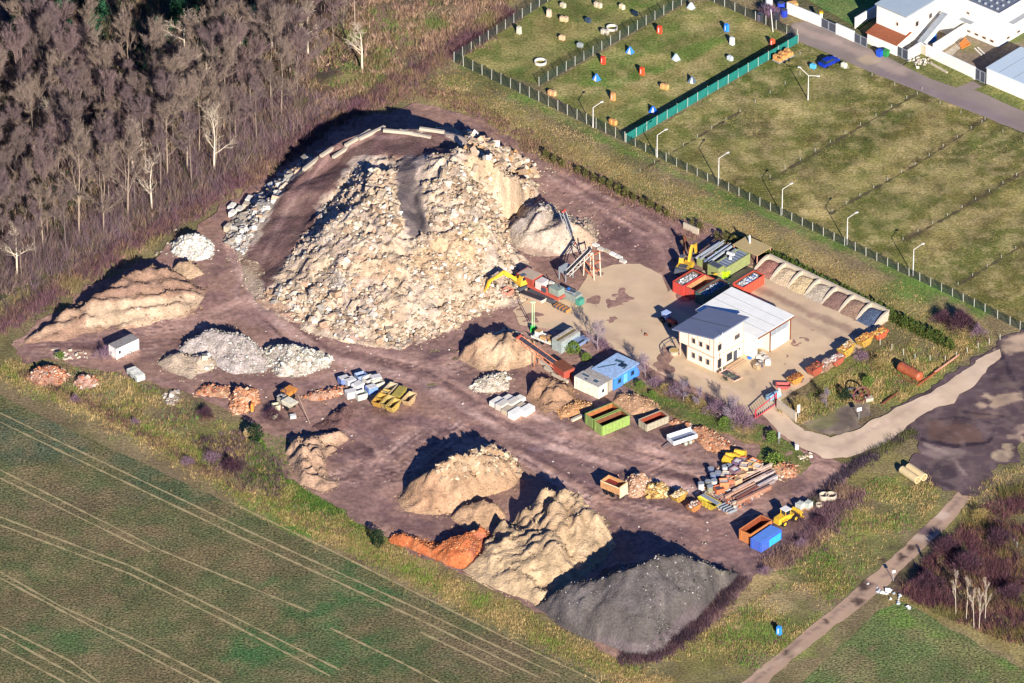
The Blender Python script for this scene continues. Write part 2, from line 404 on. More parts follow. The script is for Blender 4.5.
# strip of rough grass between the yard and everything else
sheet('rough_grass', [(-60, 330), (0, 300), (120, 240), (230, 175), (330, 110), (430, 40), (520, -20), (640, -80), (1100, 180), (1100, 760), (540, 720), (380, 590), (200, 490), (-60, 370)], 0,
      '#74664a', [
      ('s', [(450, 95), (640, 185), (760, 240), (960, 330)], 9, '#8a7a52'),
      ('s', [(690, 215), (800, 268), (980, 350)], 3, '#5f6b35', .7),
      ('s', [(460, 66), (625, 150), (985, 312)], 2.6, '#55702f', .8),
      ('o', 915, 292, 40, 12, '#5a7632', .8), ('o', 740, 205, 50, 10, '#5c6f35', .6), ('o', 480, 80, 50, 14, '#6a6f3c', .8),
      ('s', [(640, 225), (700, 250)], 3, '#a57e5c', .5),
      ('o', 320, 515, 70, 22, '#54702f', .9), ('o', 280, 490, 50, 20, '#616e35', .8), ('o', 380, 525, 40, 12, '#54702f', .7),
      ('s', [(0, 362), (120, 415), (250, 488), (400, 560), (560, 640), (660, 690)], 7, '#857646', .8),
      ('s', [(30, 385), (80, 408), (180, 455)], 2, '#9a8a5a', .7), ('s', [(40, 378), (95, 400), (190, 446)], 1.2, '#a38e62', .7),
      ('o', 200, 430, 60, 14, '#6f6d3a', .7), ('o', 110, 395, 40, 14, '#7a7242', .6), ('o', 205, 440, 26, 8, '#7b8034', .6),
      ('o', 700, 640, 60, 30, '#776d3e', .8), ('o', 790, 560, 50, 14, '#5f6c36', .8), ('o', 760, 590, 30, 20, '#a08a5c', .7),
      ('o', 720, 615, 40, 14, '#a98e63', .6), ('o', 850, 560, 60, 40, '#636338', .8), ('o', 850, 520, 45, 16, '#7d7a40', .6),
      ('o', 790, 625, 50, 30, '#6a7038', .8), ('o', 800, 590, 20, 8, '#b0976b', .6), ('o', 775, 605, 14, 10, '#b59c72', .6),
      ('o', 880, 470, 55, 20, '#80783f', .6), ('o', 900, 500, 30, 20, '#66702f', .6),
      ('o', 870, 385, 80, 30, '#787a3c', .8), ('o', 850, 390, 30, 14, '#9c8a50', .7), ('o', 910, 365, 40, 10, '#5b7730', .7), ('o', 900, 355, 20, 10, '#9a7a55', .6),
      ('o', 790, 465, 30, 10, '#5f7a33', .8),
      ('o', 960, 520, 50, 16, '#8a7a48', .8), ('o', 1000, 600, 60, 30, '#5d4a3a', .8), ('o', 940, 590, 60, 40, '#4c3a35', .9), ('o', 1000, 545, 60, 20, '#5a4640', .8),
      ('o', 905, 650, 60, 30, '#58732f', .7), ('s', [(890, 600), (960, 625), (1030, 660)], 4, '#8b7c48', .6),
      ('s', [(640, 385), (700, 415), (760, 440)], 4, '#5f6a32', .8), ('s', [(620, 392), (690, 428), (740, 445)], 2, '#8a6b4a', .6)],
      res=1.3, m=M_GRASS, mott=.28, tint=[(7, '#6b5a45', .6), (3, '#8f8256', .4), (12, '#4e5b2c', .35)], seed=3)
sheet('crop_field', [(-500, 160), (-60, 366), (60, 425), (200, 490), (380, 575), (540, 652), (640, 696), (900, 820), (500, 1100), (-600, 900)], .02, '#5f6040', [
      ('o', 330, 600, 60, 40, '#3f6238', .75), ('o', 300, 650, 90, 22, '#3f6238', .75), ('o', 390, 655, 50, 26, '#3f6238', .6), ('o', 60, 640, 90, 14, '#3f6238', .6), ('o', 20, 440, 70, 30, '#4a5846', .7), ('o', 150, 455, 60, 24, '#46573f', .6),
      ('o', 245, 660, 25, 14, '#3f6238', .7), ('o', 120, 540, 80, 16, '#716249', .6), ('o', 220, 560, 60, 18, '#75664a', .5), ('o', 480, 655, 60, 20, '#6b5d49', .6), ('o', 60, 500, 80, 18, '#665a46', .5),
      ('o', 480, 600, 60, 16, '#4b5a40', .6), ('o', 200, 490, 60, 14, '#46583f', .6), ('o', 90, 600, 80, 12, '#6a5c45', .4)], res=1.6, m=M_CROP, mott=.18,
      tint=[(9, '#70634a', .5), (3.5, '#4b5f3a', .45), (1.8, '#857456', .45)], seed=11, gain=.98, warm=(1.07, 1, .97))
M_TRACK = mat('wheel_track_soil', '#ab9870', '#857850', size=.7, bump=.05, rough=.95)
cf = bpy.data.objects['crop_field']
for L in ([(0, 413), (60, 442), (250, 532), (420, 610), (560, 676)], [(0, 422), (60, 451), (250, 542), (420, 620), (540, 678)],
          [(230, 502), (330, 550), (520, 645), (600, 683)], [(0, 470), (70, 505), (160, 550), (310, 612)], [(0, 478), (70, 513), (150, 552)],
          [(0, 517), (130, 566), (230, 615), (340, 670)], [(0, 525), (130, 574), (225, 621), (330, 676)],
          [(0, 572), (60, 606), (140, 642), (220, 683)], [(0, 578), (100, 631), (200, 683)], [(0, 626), (70, 661), (100, 683)], [(0, 634), (50, 662), (90, 683)],
          [(330, 628), (400, 662), (440, 683)], [(0, 648), (66, 683)], [(420, 632), (510, 675)]):
    q = [(L[0][0]-1*abs(L[0][0]), L[0][1])]+L[1:] if False else L
    ribbon('wheel_track', q, .4, .032, M_TRACK, cf, 'stuff', .3)

# fields, east
PL = ['#6f6d3d', '#7d7644', '#5f6335']
sheet('meadow', [(628, 146), (800, 42), (826, 52), (1024, 134), (1200, 214), (1200, 420), (990, 308)], .02, '#676437', [
      ('s', [(640, 170), (760, 95), (800, 72)], 3, '#574f35', .7), ('s', [(650, 160), (800, 60)], 9, '#4f5a2e', .8),
      ('s', [(700, 170), (770, 135), (850, 80)], 8, '#8e8454', .8), ('s', [(775, 178), (850, 135), (924, 88)], 1.5, '#42382b', .9),
      ('s', [(790, 172), (870, 130), (960, 80)], 8, '#525a2e', .75), ('s', [(830, 210), (920, 160), (985, 118)], 1.4, '#40362b', .9),
      ('s', [(815, 205), (900, 152)], 9, '#8e8454', .8), ('s', [(905, 240), (960, 208), (1024, 172)], 1.4, '#463d2e', .8), ('s', [(880, 215), (1000, 145)], 9, '#555c30', .7),
      ('s', [(955, 285), (1024, 243), (1080, 210)], 1.5, '#473c2c', .8), ('s', [(920, 262), (1024, 200)], 9, '#8c8250', .8), ('s', [(960, 262), (1060, 205)], 9, '#545a2f', .7),
      ('s', [(965, 290), (1060, 235)], 7, '#82794a', .5), ('o', 690, 130, 60, 24, '#676b36', .6), ('o', 740, 150, 50, 14, '#8a8052', .5), ('o', 660, 145, 24, 8, '#7d7647', .5),
      ('o', 735, 130, 40, 10, '#565139', .6), ('o', 700, 190, 30, 6, '#8d8155', .5), ('o', 835, 85, 50, 14, '#5e6634', .6), ('s', [(800, 62), (870, 75), (930, 105)], 3, '#544b34', .6),
      ('o', 1000, 150, 60, 20, '#4f5a2d', .5)], res=.8, m=M_GRASS, mott=.3, tint=[(5, '#a09264', .6), (2.5, '#504830', .5), (11, '#586230', .45), (1.6, '#ab9c70', .5), (3, '#455426', .4)], seed=21, gain=1.1, warm=(1.07, 1, .95))
sheet('paintball_pitch_grass', [(541, 88), (690, 2), (712, 2), (797, 40), (625, 141)], .025, '#66693a', [
      ('s', [(560, 95), (700, 18)], 6, '#587031', .5), ('s', [(590, 112), (750, 28)], 7, '#877b4c', .6), ('s', [(615, 85), (720, 40)], 4, '#4d6d2b', .7),
      ('s', [(600, 130), (780, 45)], 8, '#5f6834', .5), ('o', 655, 60, 26, 8, '#938553', .5), ('o', 700, 20, 30, 8, '#8b8050', .5), ('o', 600, 82, 14, 6, '#4b7028', .6), ('o', 575, 90, 18, 8, '#90814f', .5)],
      res=.8, m=M_GRASS, mott=.28, tint=[(5, '#a09264', .7), (3, '#58622e', .4), (1.5, '#9a8c60', .35)], seed=23, gain=1.2, warm=(1.05, 1, .95))
sheet('practice_pitch_grass', [(456, 61), (552, 0), (600, -30), (687, 0), (538, 84)], .025, '#5f6536', [
      ('o', 560, 35, 40, 12, '#7e7446', .5), ('o', 620, 8, 40, 10, '#5a7430', .6), ('s', [(520, 70), (680, -8)], 3, '#4a6329', .6), ('o', 545, 18, 20, 8, '#8a7d50', .5)],
      res=.9, m=M_GRASS, mott=.28, tint=[(5, '#968a5a', .6), (3, '#4e5f2c', .4), (1.5, '#8f8256', .35)], seed=24, gain=1.12, warm=(1.05, 1, .95))
# forest floor and the scrub in front of it
sheet('forest_floor', [(-400, 480), (-60, 325), (0, 296), (110, 243), (230, 172), (330, 108), (410, 58), (500, 8), (600, -60), (500, -400), (-400, -400)], .01, '#4a3f3a', [
      ('p', [(95, -60), (230, -60), (250, 30), (190, 75), (110, 50), (90, 0)], '#2f4a2c', .9), ('s', [(110, -30), (135, 25)], 4, '#57803a', .8), ('s', [(160, -30), (200, 60)], 5, '#24421f', .7),
      ('s', [(330, 100), (500, 0)], 10, '#8a6f55', .7), ('o', 400, 25, 110, 30, '#8a7058', .7), ('o', 290, 120, 60, 26, '#7b6550', .6), ('s', [(0, 290), (110, 236), (230, 165), (330, 100)], 5, '#7d634c', .7),
      ('o', 430, 15, 30, 8, '#6c7340', .6), ('o', 360, 80, 30, 8, '#7c7a45', .6), ('o', 480, 5, 40, 10, '#94795d', .6)], res=2.0, m=M_GRASS, mott=.3, tint=[(6, '#5d4a40', .5), (4, '#3f4a2c', .35)], seed=31)

# roads
TR = []; tr_ = random.Random(4)
for base_, n_ in (([(20, 345), (110, 336), (215, 318), (262, 300), (300, 342), (380, 366), (450, 372)], 10), ([(250, 200), (240, 250), (262, 305), (320, 350), (420, 375), (500, 425), (600, 455), (740, 500)], 14), ([(420, 372), (500, 345), (560, 332), (600, 345)], 5),
                  ([(330, 480), (380, 470), (430, 432), (520, 450), (600, 500), (700, 520)], 9), ([(600, 500), (650, 470), (720, 455), (800, 455), (850, 468)], 8), ([(700, 530), (780, 505), (850, 475)], 6), ([(545, 170), (600, 200), (660, 235), (670, 262)], 8), ([(170, 345), (120, 350), (40, 350)], 5), ([(480, 400), (560, 432), (680, 462), (760, 470)], 8), ([(340, 430), (380, 455), (360, 480), (410, 470), (460, 430)], 9)):
    for _ in range(n_):
        ox_, oy_ = tr_.uniform(-16, 16), tr_.uniform(-9, 9); P_ = [(x+ox_+tr_.uniform(-3, 3), y+oy_+tr_.uniform(-2, 2)) for x, y in base_]; c_ = tr_.choice(['#a8887a', '#9a7c6e', '#b0958a', '#4e3c3e', '#5a4444']); k_ = tr_.uniform(.5, .85)
        TR.append(('s', P_, .7, c_, k_)); TR.append(('s', [(x+3, y+3.4) for x, y in P_], .7, c_, k_))
def ruts(X, Y): return .04+fbm(X, Y, 3.5, 4, 71)*.16+np.abs(fbm(X*.5+Y*.25, Y*1.2-X*.6, 1.1, 2, 72))*-.16*np.clip(fbm(X, Y, 14, 2, 73)*3+.6, 0, 1)
DRK = '#695553'
yard = sheet('yard_ground', [(12, 345), (40, 322), (95, 285), (150, 258), (200, 225), (240, 195), (300, 150), (350, 122), (420, 104), (480, 118), (545, 163), (600, 182), (650, 207), (672, 222), (700, 218),
      (760, 255), (890, 318), (880, 332), (762, 408), (800, 442), (850, 466), (838, 500), (812, 530), (772, 565), (700, 630), (655, 662), (620, 660), (540, 612), (470, 578), (392, 545), (330, 503), (288, 480), (262, 440),
      (235, 412), (175, 392), (150, 384), (110, 372), (60, 362), (22, 362)], .12, '#846a5e', [
      ('s', [(240, 240), (265, 275), (275, 320), (340, 350), (430, 365)], 9, '#8a7068', .9), ('s', [(255, 230), (250, 290), (290, 335), (380, 362)], 2.5, '#a08578', .8),
      ('s', [(235, 250), (238, 300), (280, 340), (360, 372)], 1.5, '#8a716b', .6), ('s', [(215, 300), (100, 332), (20, 345)], 6, '#7a605a', .8), ('s', [(215, 310), (90, 345)], 3, '#694e4e', .6),
      ('p', [(545, 168), (640, 207), (680, 235), (680, 262), (640, 262), (600, 262), (600, 215)], '#644d49', .9), ('s', [(560, 175), (660, 225)], 4, '#6c5554', .7), ('s', [(590, 232), (660, 262)], 4, '#69504e', .7),
      ('s', [(572, 190), (640, 205), (670, 222)], .8, '#8a6f62', .5),
      ('p', [(420, 350), (500, 335), (470, 372), (500, 420), (560, 440), (620, 420), (760, 460), (740, 540), (640, 560), (600, 500), (520, 450), (430, 390)], DRK, .85),
      ('s', [(440, 350), (460, 395), (540, 430), (650, 470), (740, 500)], 5, '#5a484a', .7), ('s', [(430, 370), (520, 440), (600, 490), (720, 530)], 3, '#6e5758', .6),
      ('o', 350, 430, 60, 26, '#6d5450', .8), ('s', [(330, 440), (370, 470), (420, 440), (470, 420)], 1.2, '#8e7268', .8), ('s', [(340, 452), (400, 470), (440, 425)], 1, '#8f746a', .7), ('s', [(335, 462), (390, 462), (410, 430)], .8, '#8d7268', .7),
      ('s', [(350, 475), (400, 480), (430, 450)], 1.2, '#8a6d62', .7), ('s', [(380, 418), (420, 425), (480, 430)], 1.2, '#5d4646', .7), ('o', 345, 455, 24, 8, '#5c484c', .8), ('o', 440, 430, 24, 10, '#5d4a50', .7), ('o', 370, 412, 20, 8, '#594535', .8),
      ('o', 350, 480, 30, 12, '#6a5150', .6), ('s', [(400, 420), (520, 440), (560, 480)], 5, '#6e5655', .7), ('s', [(360, 500), (400, 520), (470, 545)], 5, '#68504f', .8),
      ('s', [(300, 385), (420, 385), (470, 410)], 3, '#7b625e', .7), ('s', [(290, 390), (340, 372), (420, 375)], 1.2, '#8d7570', .6),
      ('s', [(540, 450), (600, 440), (680, 445)], 1, '#857072', .6), ('s', [(555, 460), (640, 452), (700, 450)], 1, '#80696b', .5), ('s', [(620, 505), (700, 515), (740, 510)], 1.5, '#877071', .6), ('o', 535, 450, 8, 2, '#8d7c80', .8),
      ('p', [(705, 545), (740, 520), (800, 500), (850, 470), (850, 500), (780, 560), (730, 600)], '#59494e', .7), ('s', [(780, 500), (850, 470)], 2, '#7f6f72', .6),
      ('o', 185, 405, 30, 10, '#6a5048', .6), ('o', 200, 215, 30, 14, '#7a6054', .7), ('o', 300, 470, 20, 20, '#7c6552', .6),
      ('s', [(350, 430), (385, 440)], 2, '#4e4350', .5), ('o', 560, 560, 30, 20, '#645052', .6)]+TR,
      res=.6, m=M_GROUND, mott=.22, relief=ruts, gain=1.14, warm=(1.04, .98, .92), jit=1.0, tint=[(5, '#5d4a4c', .55), (1.6, '#94796f', .5), (9, '#8a6f66', .5), (3, '#6a5152', .4)], seed=41)
sheet('gravel_pad', [(512, 312), (530, 300), (572, 300), (590, 272), (612, 266), (640, 264), (662, 276), (668, 292), (690, 280), (720, 262), (764, 262), (886, 322), (868, 345), (762, 412), (745, 418), (715, 398), (664, 376), (640, 362), (612, 348), (585, 332), (548, 330), (520, 325)], .21, '#b5a088', [
      ('s', [(600, 330), (680, 385), (750, 415)], 3, '#9c8678', .6), ('s', [(620, 350), (700, 400)], .8, '#c8b09c', .7), ('s', [(760, 290), (800, 310), (860, 335)], 2, '#7a625a', .7),
      ('o', 545, 318, 24, 6, '#c0a48a', .7), ('s', [(790, 315), (840, 340)], 2, '#8d766b', .5), ('s', [(690, 370), (740, 395)], 1.2, '#c5ae9c', .6), ('o', 710, 310, 30, 10, '#8f7d78', .5), ('s', [(745, 370), (760, 400)], .8, '#8a786f', .6)], res=.9, m=M_PAD, warm=(1.04, 1, .88), mott=.1, seed=43, tint=[(3, '#a8907f', .4)])
sheet('asphalt_yard', [(1100, 300), (1024, 330), (960, 370), (905, 403), (880, 420), (868, 442), (905, 436), (915, 440), (912, 462), (920, 482), (948, 496), (975, 494), (1000, 470), (1024, 452), (1100, 420)], .14, '#55464a', [
      ('p', [(1000, 344), (1024, 333), (1060, 320), (1060, 340), (1010, 354), (996, 354)], '#a8927e', .95), ('p', [(918, 424), (935, 419), (970, 424), (988, 434), (985, 444), (955, 444), (930, 438)], '#5f4a44', .95), ('s', [(922, 440), (955, 447), (988, 443), (994, 432)], 1.1, '#2f262e', .95), ('s', [(930, 420), (960, 418), (1000, 425)], .8, '#3a3036', .8),
      ('p', [(985, 396), (1024, 392), (1024, 402), (992, 409)], '#a8927e', .95), ('o', 981, 406, 6, 4, '#a8927e', .95), ('p', [(1030, 420), (1012, 426), (1006, 440), (1030, 444)], '#ab9480', .95), ('o', 1001, 456, 12, 6, '#a8957e', 1), ('o', 1007, 447, 7, 3.5, '#a8957e', 1),
      ('o', 985, 415, 18, 5, '#6b5850', .8), ('s', [(960, 412), (1010, 418)], .7, '#382e36', .8), ('o', 940, 475, 22, 14, '#3c3238', .8), ('o', 945, 455, 20, 6, '#8a7a74', .5), ('s', [(925, 445), (950, 455), (965, 475)], 1, '#8c7c74', .6), ('o', 1005, 375, 30, 8, '#4c3e44', .8), ('s', [(990, 330), (1010, 375), (1030, 400)], 1.2, '#332a36', .9), ('o', 965, 385, 24, 5, '#4c3f42', .8), ('o', 1010, 385, 14, 4, '#6a5a56', .7),
      ('s', [(900, 395), (950, 370), (1000, 338)], 2.4, '#4a3c44', .8)], res=.5, m=M_PAD, mott=.3, jit=1.6, seed=45, warm=(1.04, 1, .9), tint=[(3, '#43363c', .6), (1.2, '#7a6a66', .35)])
CR = '#bda78f'
sheet('access_road', [(762, 400), (778, 398), (790, 418), (806, 432), (832, 438), (858, 430), (890, 412), (945, 386), (985, 356), (1000, 350), (1003, 357), (978, 382), (953, 403), (925, 412), (905, 430), (875, 449), (850, 458), (822, 459), (802, 450), (780, 435), (763, 415)], .24, CR,
      [('s', [(775, 405), (800, 440), (840, 450), (900, 415), (990, 355)], 1, '#a58d80', .5), ('s', [(785, 405), (805, 435), (840, 442), (890, 420)], .6, '#cdb5a2', .5)], res=.9, m=M_PAD, warm=(1.03, 1, .93), mott=.1, seed=46, jit=.5, tint=[(1.6, '#a58f7a', .45), (4, '#cbb7a0', .4)])
sheet('gravel_apron', [(808, 424), (820, 414), (836, 408), (852, 402), (864, 408), (868, 418), (858, 427), (846, 433), (832, 436), (818, 434)], .16, '#6a5c50', res=.6, m=M_PAD, mott=.5, jit=2.6, tint=[(1.4, '#8f7d66', .7), (2.6, '#6b6840', .8), (.8, '#4a4040', .4)], seed=47)
sheet('dirt_track', [(962, 488), (975, 490), (955, 520), (920, 552), (880, 592), (840, 622), (790, 662), (760, 690), (730, 720), (700, 720), (745, 680), (800, 636), (860, 586), (900, 550), (935, 516)], .06, '#9c8474', [
      ('s', [(965, 492), (930, 535), (880, 580), (800, 640), (745, 690)], .7, '#79665f', .8), ('o', 864, 585, 6, 5, '#4a3c38', 1), ('o', 858, 602, 6, 4, '#4a3c38', 1), ('o', 826, 621, 4, 3, '#4a3c38', 1), ('o', 788, 654, 6, 5, '#4a3c38', 1),
      ('o', 902, 557, 4, 3, '#4a3c38', 1), ('o', 925, 530, 10, 4, '#5f4e58', .8), ('o', 940, 515, 8, 4, '#b8a598', .7), ('o', 925, 538, 12, 3, '#b5a295', .6), ('s', [(760, 672), (800, 648)], .8, '#b09a88', .6), ('o', 910, 548, 4, 3, '#4a3c38', 1)], res=.8, m=M_PAD, warm=(1.04, 1, .88), mott=.12, seed=48)
sheet('lane', [(792, 24), (815, 20), (830, 27), (860, 44), (900, 64), (935, 78), (974, 82), (985, 88), (1024, 106), (1200, 190), (1200, 214), (1024, 133), (930, 96), (872, 73), (800, 42), (788, 36)], .08, '#7d7270', [
      ('s', [(800, 30), (850, 48), (900, 72)], 3, '#9b8a83', .7), ('s', [(830, 62), (930, 102), (1024, 141)], .8, '#a3938b', .6), ('o', 868, 60, 12, 5, '#a8977f', .7), ('s', [(880, 72), (1024, 128)], 2.5, '#766a72', .6)], res=.9, m=M_PAD, warm=(1.04, 1, .88), mott=.1, seed=49, jit=.12)
sheet('front_lawn', [(903, 66), (922, 54), (972, 78), (974, 81), (956, 88), (930, 79)], .1, '#66693a', res=1, m=M_GRASS, seed=50, tint=[(3, '#8c8150', .5)], jit=.1)
sheet('front_lawn', [(974, 90), (990, 84), (1120, 142), (1100, 150), (1024, 112)], .1, '#5f6436', res=1, m=M_GRASS, seed=51, tint=[(3, '#8c8150', .5)], jit=.1)
sheet('garden_lawn', [(806, 0), (790, -20), (900, -60), (872, 20), (858, 28)], .1, '#4d6a35', res=1.2, m=M_GRASS, seed=52, tint=[(4, '#7c7a4a', .5)])
sheet('compound_ground', [(880, 40), (930, 0), (1100, -60), (1200, 60), (1024, 96), (985, 82)], .04, '#7a6c5a', [('o', 1020, 30, 30, 16, '#5d6a35', .8), ('o', 970, 48, 12, 6, '#6a6a3c', .7)], res=1.2, m=M_GROUND, seed=53)
sheet('young_crop', [(795, 690), (880, 610), (900, 600), (1060, 690), (1100, 760), (760, 760)], .03, '#59643a', [('s', [(830, 690), (880, 640)], .5, '#7a6a50', .8), ('s', [(840, 690), (890, 645)], .5, '#7a6a50', .8), ('s', [(870, 605), (960, 650), (1060, 700)], 6, '#5d7434', .7)], res=1.4, m=M_CROP, mott=.2, seed=55, tint=[(5, '#766a4a', .7), (1.6, '#6d6344', .4)])

sheet('planted_bank', [(622, 384), (634, 380), (660, 388), (700, 405), (745, 420), (762, 428), (765, 446), (745, 446), (715, 434), (680, 422), (650, 408)], .26, '#5d6236', [('s', [(640, 392), (700, 418), (750, 440)], 2.2, '#4a6428', .8), ('s', [(625, 382), (680, 400), (750, 424)], 1.6, '#6b5340', .8), ('s', [(640, 404), (700, 430), (760, 446)], 1.4, '#9a7c54', .8), ('o', 745, 432, 10, 5, '#a08456', .7)], res=.8, m=M_GRASS, mott=.3, jit=.9, seed=58, tint=[(2, '#7d6a48', .6)])
sheet('weedy_corner', [(755, 446), (775, 436), (800, 452), (812, 464), (800, 476), (780, 478), (762, 468)], .2, '#5f6436', [('o', 790, 470, 14, 6, '#a08460', .7), ('o', 765, 452, 10, 5, '#55702f', .8)], res=.8, m=M_GRASS, mott=.3, jit=.9, seed=59, tint=[(2, '#8a7450', .6)])
for q_ in ([(770, 180), (845, 136), (924, 90)], [(830, 214), (915, 166), (987, 119)], [(903, 242), (962, 209), (1030, 168)], [(956, 287), (1030, 241), (1090, 205)], [(640, 172), (700, 136), (740, 112)]):
    ribbon('plot_boundary', q_, .5, .04, mat('dark_furrow_soil', '#453828', '#5a5434', size=1.2, rough=.95), None, 'structure', .6)
# ------------------------------------------------------------------ heaps
CREAM = ['#cdb89c', '#d8c8ae', '#c2a88a', '#e2d6c2', '#ab957a', '#c8a688', '#bba88e', '#b49e82', '#a88c70']
GREYS = ['#a89f92', '#bdb5a8', '#8f877e', '#cfc8bc', '#9c8f80']
BRICK = ['#b5754f', '#c48a68', '#a8664a', '#d0a585', '#8e5a48', '#cdb49a']
H = {}
H['m'] = heap('rubble_mound', 'huge cream mound of crushed demolition rubble with a dirt ramp looping over its top', 'rubble mound',
  [(246, 292), (258, 308), (300, 330), (345, 345), (400, 351), (440, 338), (470, 320), (525, 306), (545, 285), (530, 262), (515, 245), (512, 222), (540, 192), (552, 175), (530, 160), (490, 142), (450, 132), (400, 130), (350, 140), (300, 164), (265, 190), (232, 222), (222, 245), (238, 262)],
  [(242, 262, .4), (254, 252, 1), (276, 215, 3.2), (291, 189, 5.0), (325, 147, 8.2), (345, 139, 9.4), (383, 130, 10.2), (432, 129, 10.5), (262, 278, .5), (272, 265, .8), (303, 216, 3.2), (337, 163, 6.2), (352, 150, 8), (372, 146, 9.2), (400, 145, 9.8), (435, 146, 10),
   (284, 294, 1.4), (298, 270, 3.4), (326, 250, 7.0), (353, 212, 9.9), (376, 174, 11.2), (388, 174, 11), (399, 172, 10.4), (328, 216, 6.0), (357, 170, 8.2), (300, 245, 3.6), (284, 268, 1.8), (342, 190, 7.2), (402, 162, 10), (411, 190, 9.4), (413, 215, 8), (422, 232, 8), (428, 196, 11), (452, 160, 13), (470, 152, 12.6), (488, 156, 12.2), (512, 174, 10.2), (536, 184, 6.6),
   (335, 268, 6), (350, 262, 7), (385, 240, 9.4), (396, 210, 10.6), (412, 240, 7.6), (450, 232, 9), (480, 216, 9.4), (480, 240, 7.4), (503, 236, 5), (306, 294, 2.6), (322, 308, 2.2), (350, 300, 4), (380, 300, 4.2), (420, 288, 5), (462, 278, 4.5), (505, 274, 2.2), (400, 330, 1.4), (360, 325, 1.6), (450, 310, 2)],
  '#bba88e', [('p', [(240, 262), (262, 240), (291, 189), (325, 147), (345, 138), (385, 131), (445, 134), (462, 148), (450, 162), (430, 160), (400, 162), (376, 158), (362, 160), (346, 174), (314, 222), (284, 266), (268, 290)], '#70574e', 1), ('s', [(262, 262), (290, 205), (330, 158), (372, 140), (430, 138)], 1.2, '#8f7468', .7), ('s', [(255, 270), (280, 215), (322, 163)], .7, '#6e5550', .6), ('s', [(268, 262), (300, 210), (338, 158), (380, 146)], .6, '#6e5550', .5),
   ('s', [(411, 160), (409, 190), (418, 234)], 4.4, '#665c58', .95), ('p', [(430, 232), (470, 228), (478, 262), (440, 280), (410, 262)], '#c2a274', .8), ('s', [(395, 250), (400, 300), (385, 335)], 5, '#c0a682', .7), ('s', [(365, 250), (350, 290)], 3, '#a8845e', .6),
   ('o', 480, 205, 20, 18, '#b8b09c', .6), ('o', 476, 232, 14, 12, '#a19a62', .6), ('o', 500, 165, 40, 18, '#c0a47c', .8), ('s', [(300, 320), (380, 345), (440, 335)], 2, '#8a6f62', .6), ('p', [(505, 165), (545, 185), (518, 225), (505, 235)], '#c4a880', .8),
   ('o', 335, 285, 20, 14, '#9d988c', .7), ('o', 380, 270, 20, 12, '#b08e66', .6), ('s', [(265, 300), (300, 322)], 3, '#a67f62', .7), ('p', [(440, 340), (460, 318), (500, 308), (520, 306)], '#745c58', .8)],
  rough=.75, rsize=3.4, res=.34, smooth=1, rills=.85, tint=[(2.5, '#cbb898', .6), (5, '#a78d6c', .45), (1.0, '#94806a', .4)], seed=5, calm=[([(250, 282), (262, 260), (292, 214), (310, 186), (336, 160), (366, 146), (400, 141), (445, 142)], 8), ([(420, 150), (411, 170), (410, 195), (418, 232)], 4.2), ([(400, 152), (440, 152)], 4)])
h = H['m']
rubble_on(h, [(262, 300), (300, 322), (345, 342), (400, 349), (440, 336), (440, 300), (400, 268), (385, 250), (384, 205), (388, 180), (378, 180), (358, 212), (330, 252), (288, 292)], 5200, .12, 1.0, CREAM+['#8f8578', '#a08a70', '#b09a80'], 11, clump=3.2, powr=4)
rubble_on(h, [(262, 295), (300, 318), (345, 340), (400, 347), (380, 300), (320, 270)], 380, .6, 1.7, CREAM+GREYS, 51, clump=4, powr=2)
rubble_on(h, [(284, 268), (326, 250), (353, 212), (376, 174), (350, 172), (316, 222), (284, 262)], 1500, .1, .7, GREYS+CREAM, 12)
rubble_on(h, [(426, 205), (434, 180), (454, 164), (500, 167), (540, 185), (512, 225), (510, 262), (540, 290), (500, 305), (470, 285), (480, 250), (450, 228), (420, 232)], 3600, .1, 1.0, CREAM+['#a08a70', '#b09a80'], 13, clump=3.2, powr=4)
rubble_on(h, [(430, 170), (500, 165), (540, 185), (505, 250), (460, 230)], 260, .5, 1.4, CREAM, 52, clump=4, powr=2)
rubble_on(h, [(440, 300), (480, 290), (500, 305), (470, 320), (440, 335)], 1200, .2, .9, CREAM, 14)
rubble_on(h, [(420, 232), (480, 240), (480, 285), (440, 300), (400, 268)], 900, .15, .8, CREAM, 15)
rubble_on(h, [(400, 176), (380, 172), (370, 176), (372, 205), (395, 240), (406, 230), (398, 200)], 2400, .15, 1.3, CREAM, 16, clump=3, powr=4)
rubble_on(h, [(225, 240), (244, 256), (272, 225), (296, 186), (334, 142), (330, 138), (290, 162), (245, 200)], 2600, .2, 1.6, GREYS+['#c4a487', '#d6d2c8'], 17, flat=.5)
rubble_on(h, [(435, 128), (470, 135), (520, 158), (545, 178), (500, 170), (470, 152), (445, 143)], 1300, .4, 1.9, CREAM+['#c99c6a'], 18)

H['c'] = heap('sand_heap', 'pale grey sand heap under the tall conveyor belt', 'sand heap',
  [(501, 238), (507, 218), (520, 208), (545, 206), (562, 212), (590, 218), (598, 240), (584, 252), (562, 258), (540, 258), (515, 250)],
  [(516, 222, 3.2), (534, 206, 5), (548, 208, 5), (553, 218, 3.2), (533, 234, 3), (565, 217, 6), (555, 228, 4.2), (584, 228, 3), (550, 245, 1.6), (576, 240, 1.6), (520, 240, 1.5)], '#b3a389', [('s', [(510, 230), (545, 200)], 5, '#a39a8c', .6), ('p', [(568, 208), (598, 215), (598, 250), (575, 248)], '#b09777', .8), ('p', [(505, 248), (545, 248), (560, 258), (520, 262)], '#8d7663', .8)], rough=.15, rills=.7, res=.32, seed=6, lumps=[([(505, 230), (520, 205), (552, 200), (553, 222), (520, 242)], 14, 4.5, 1.6, .8, yaw(14, -14))])
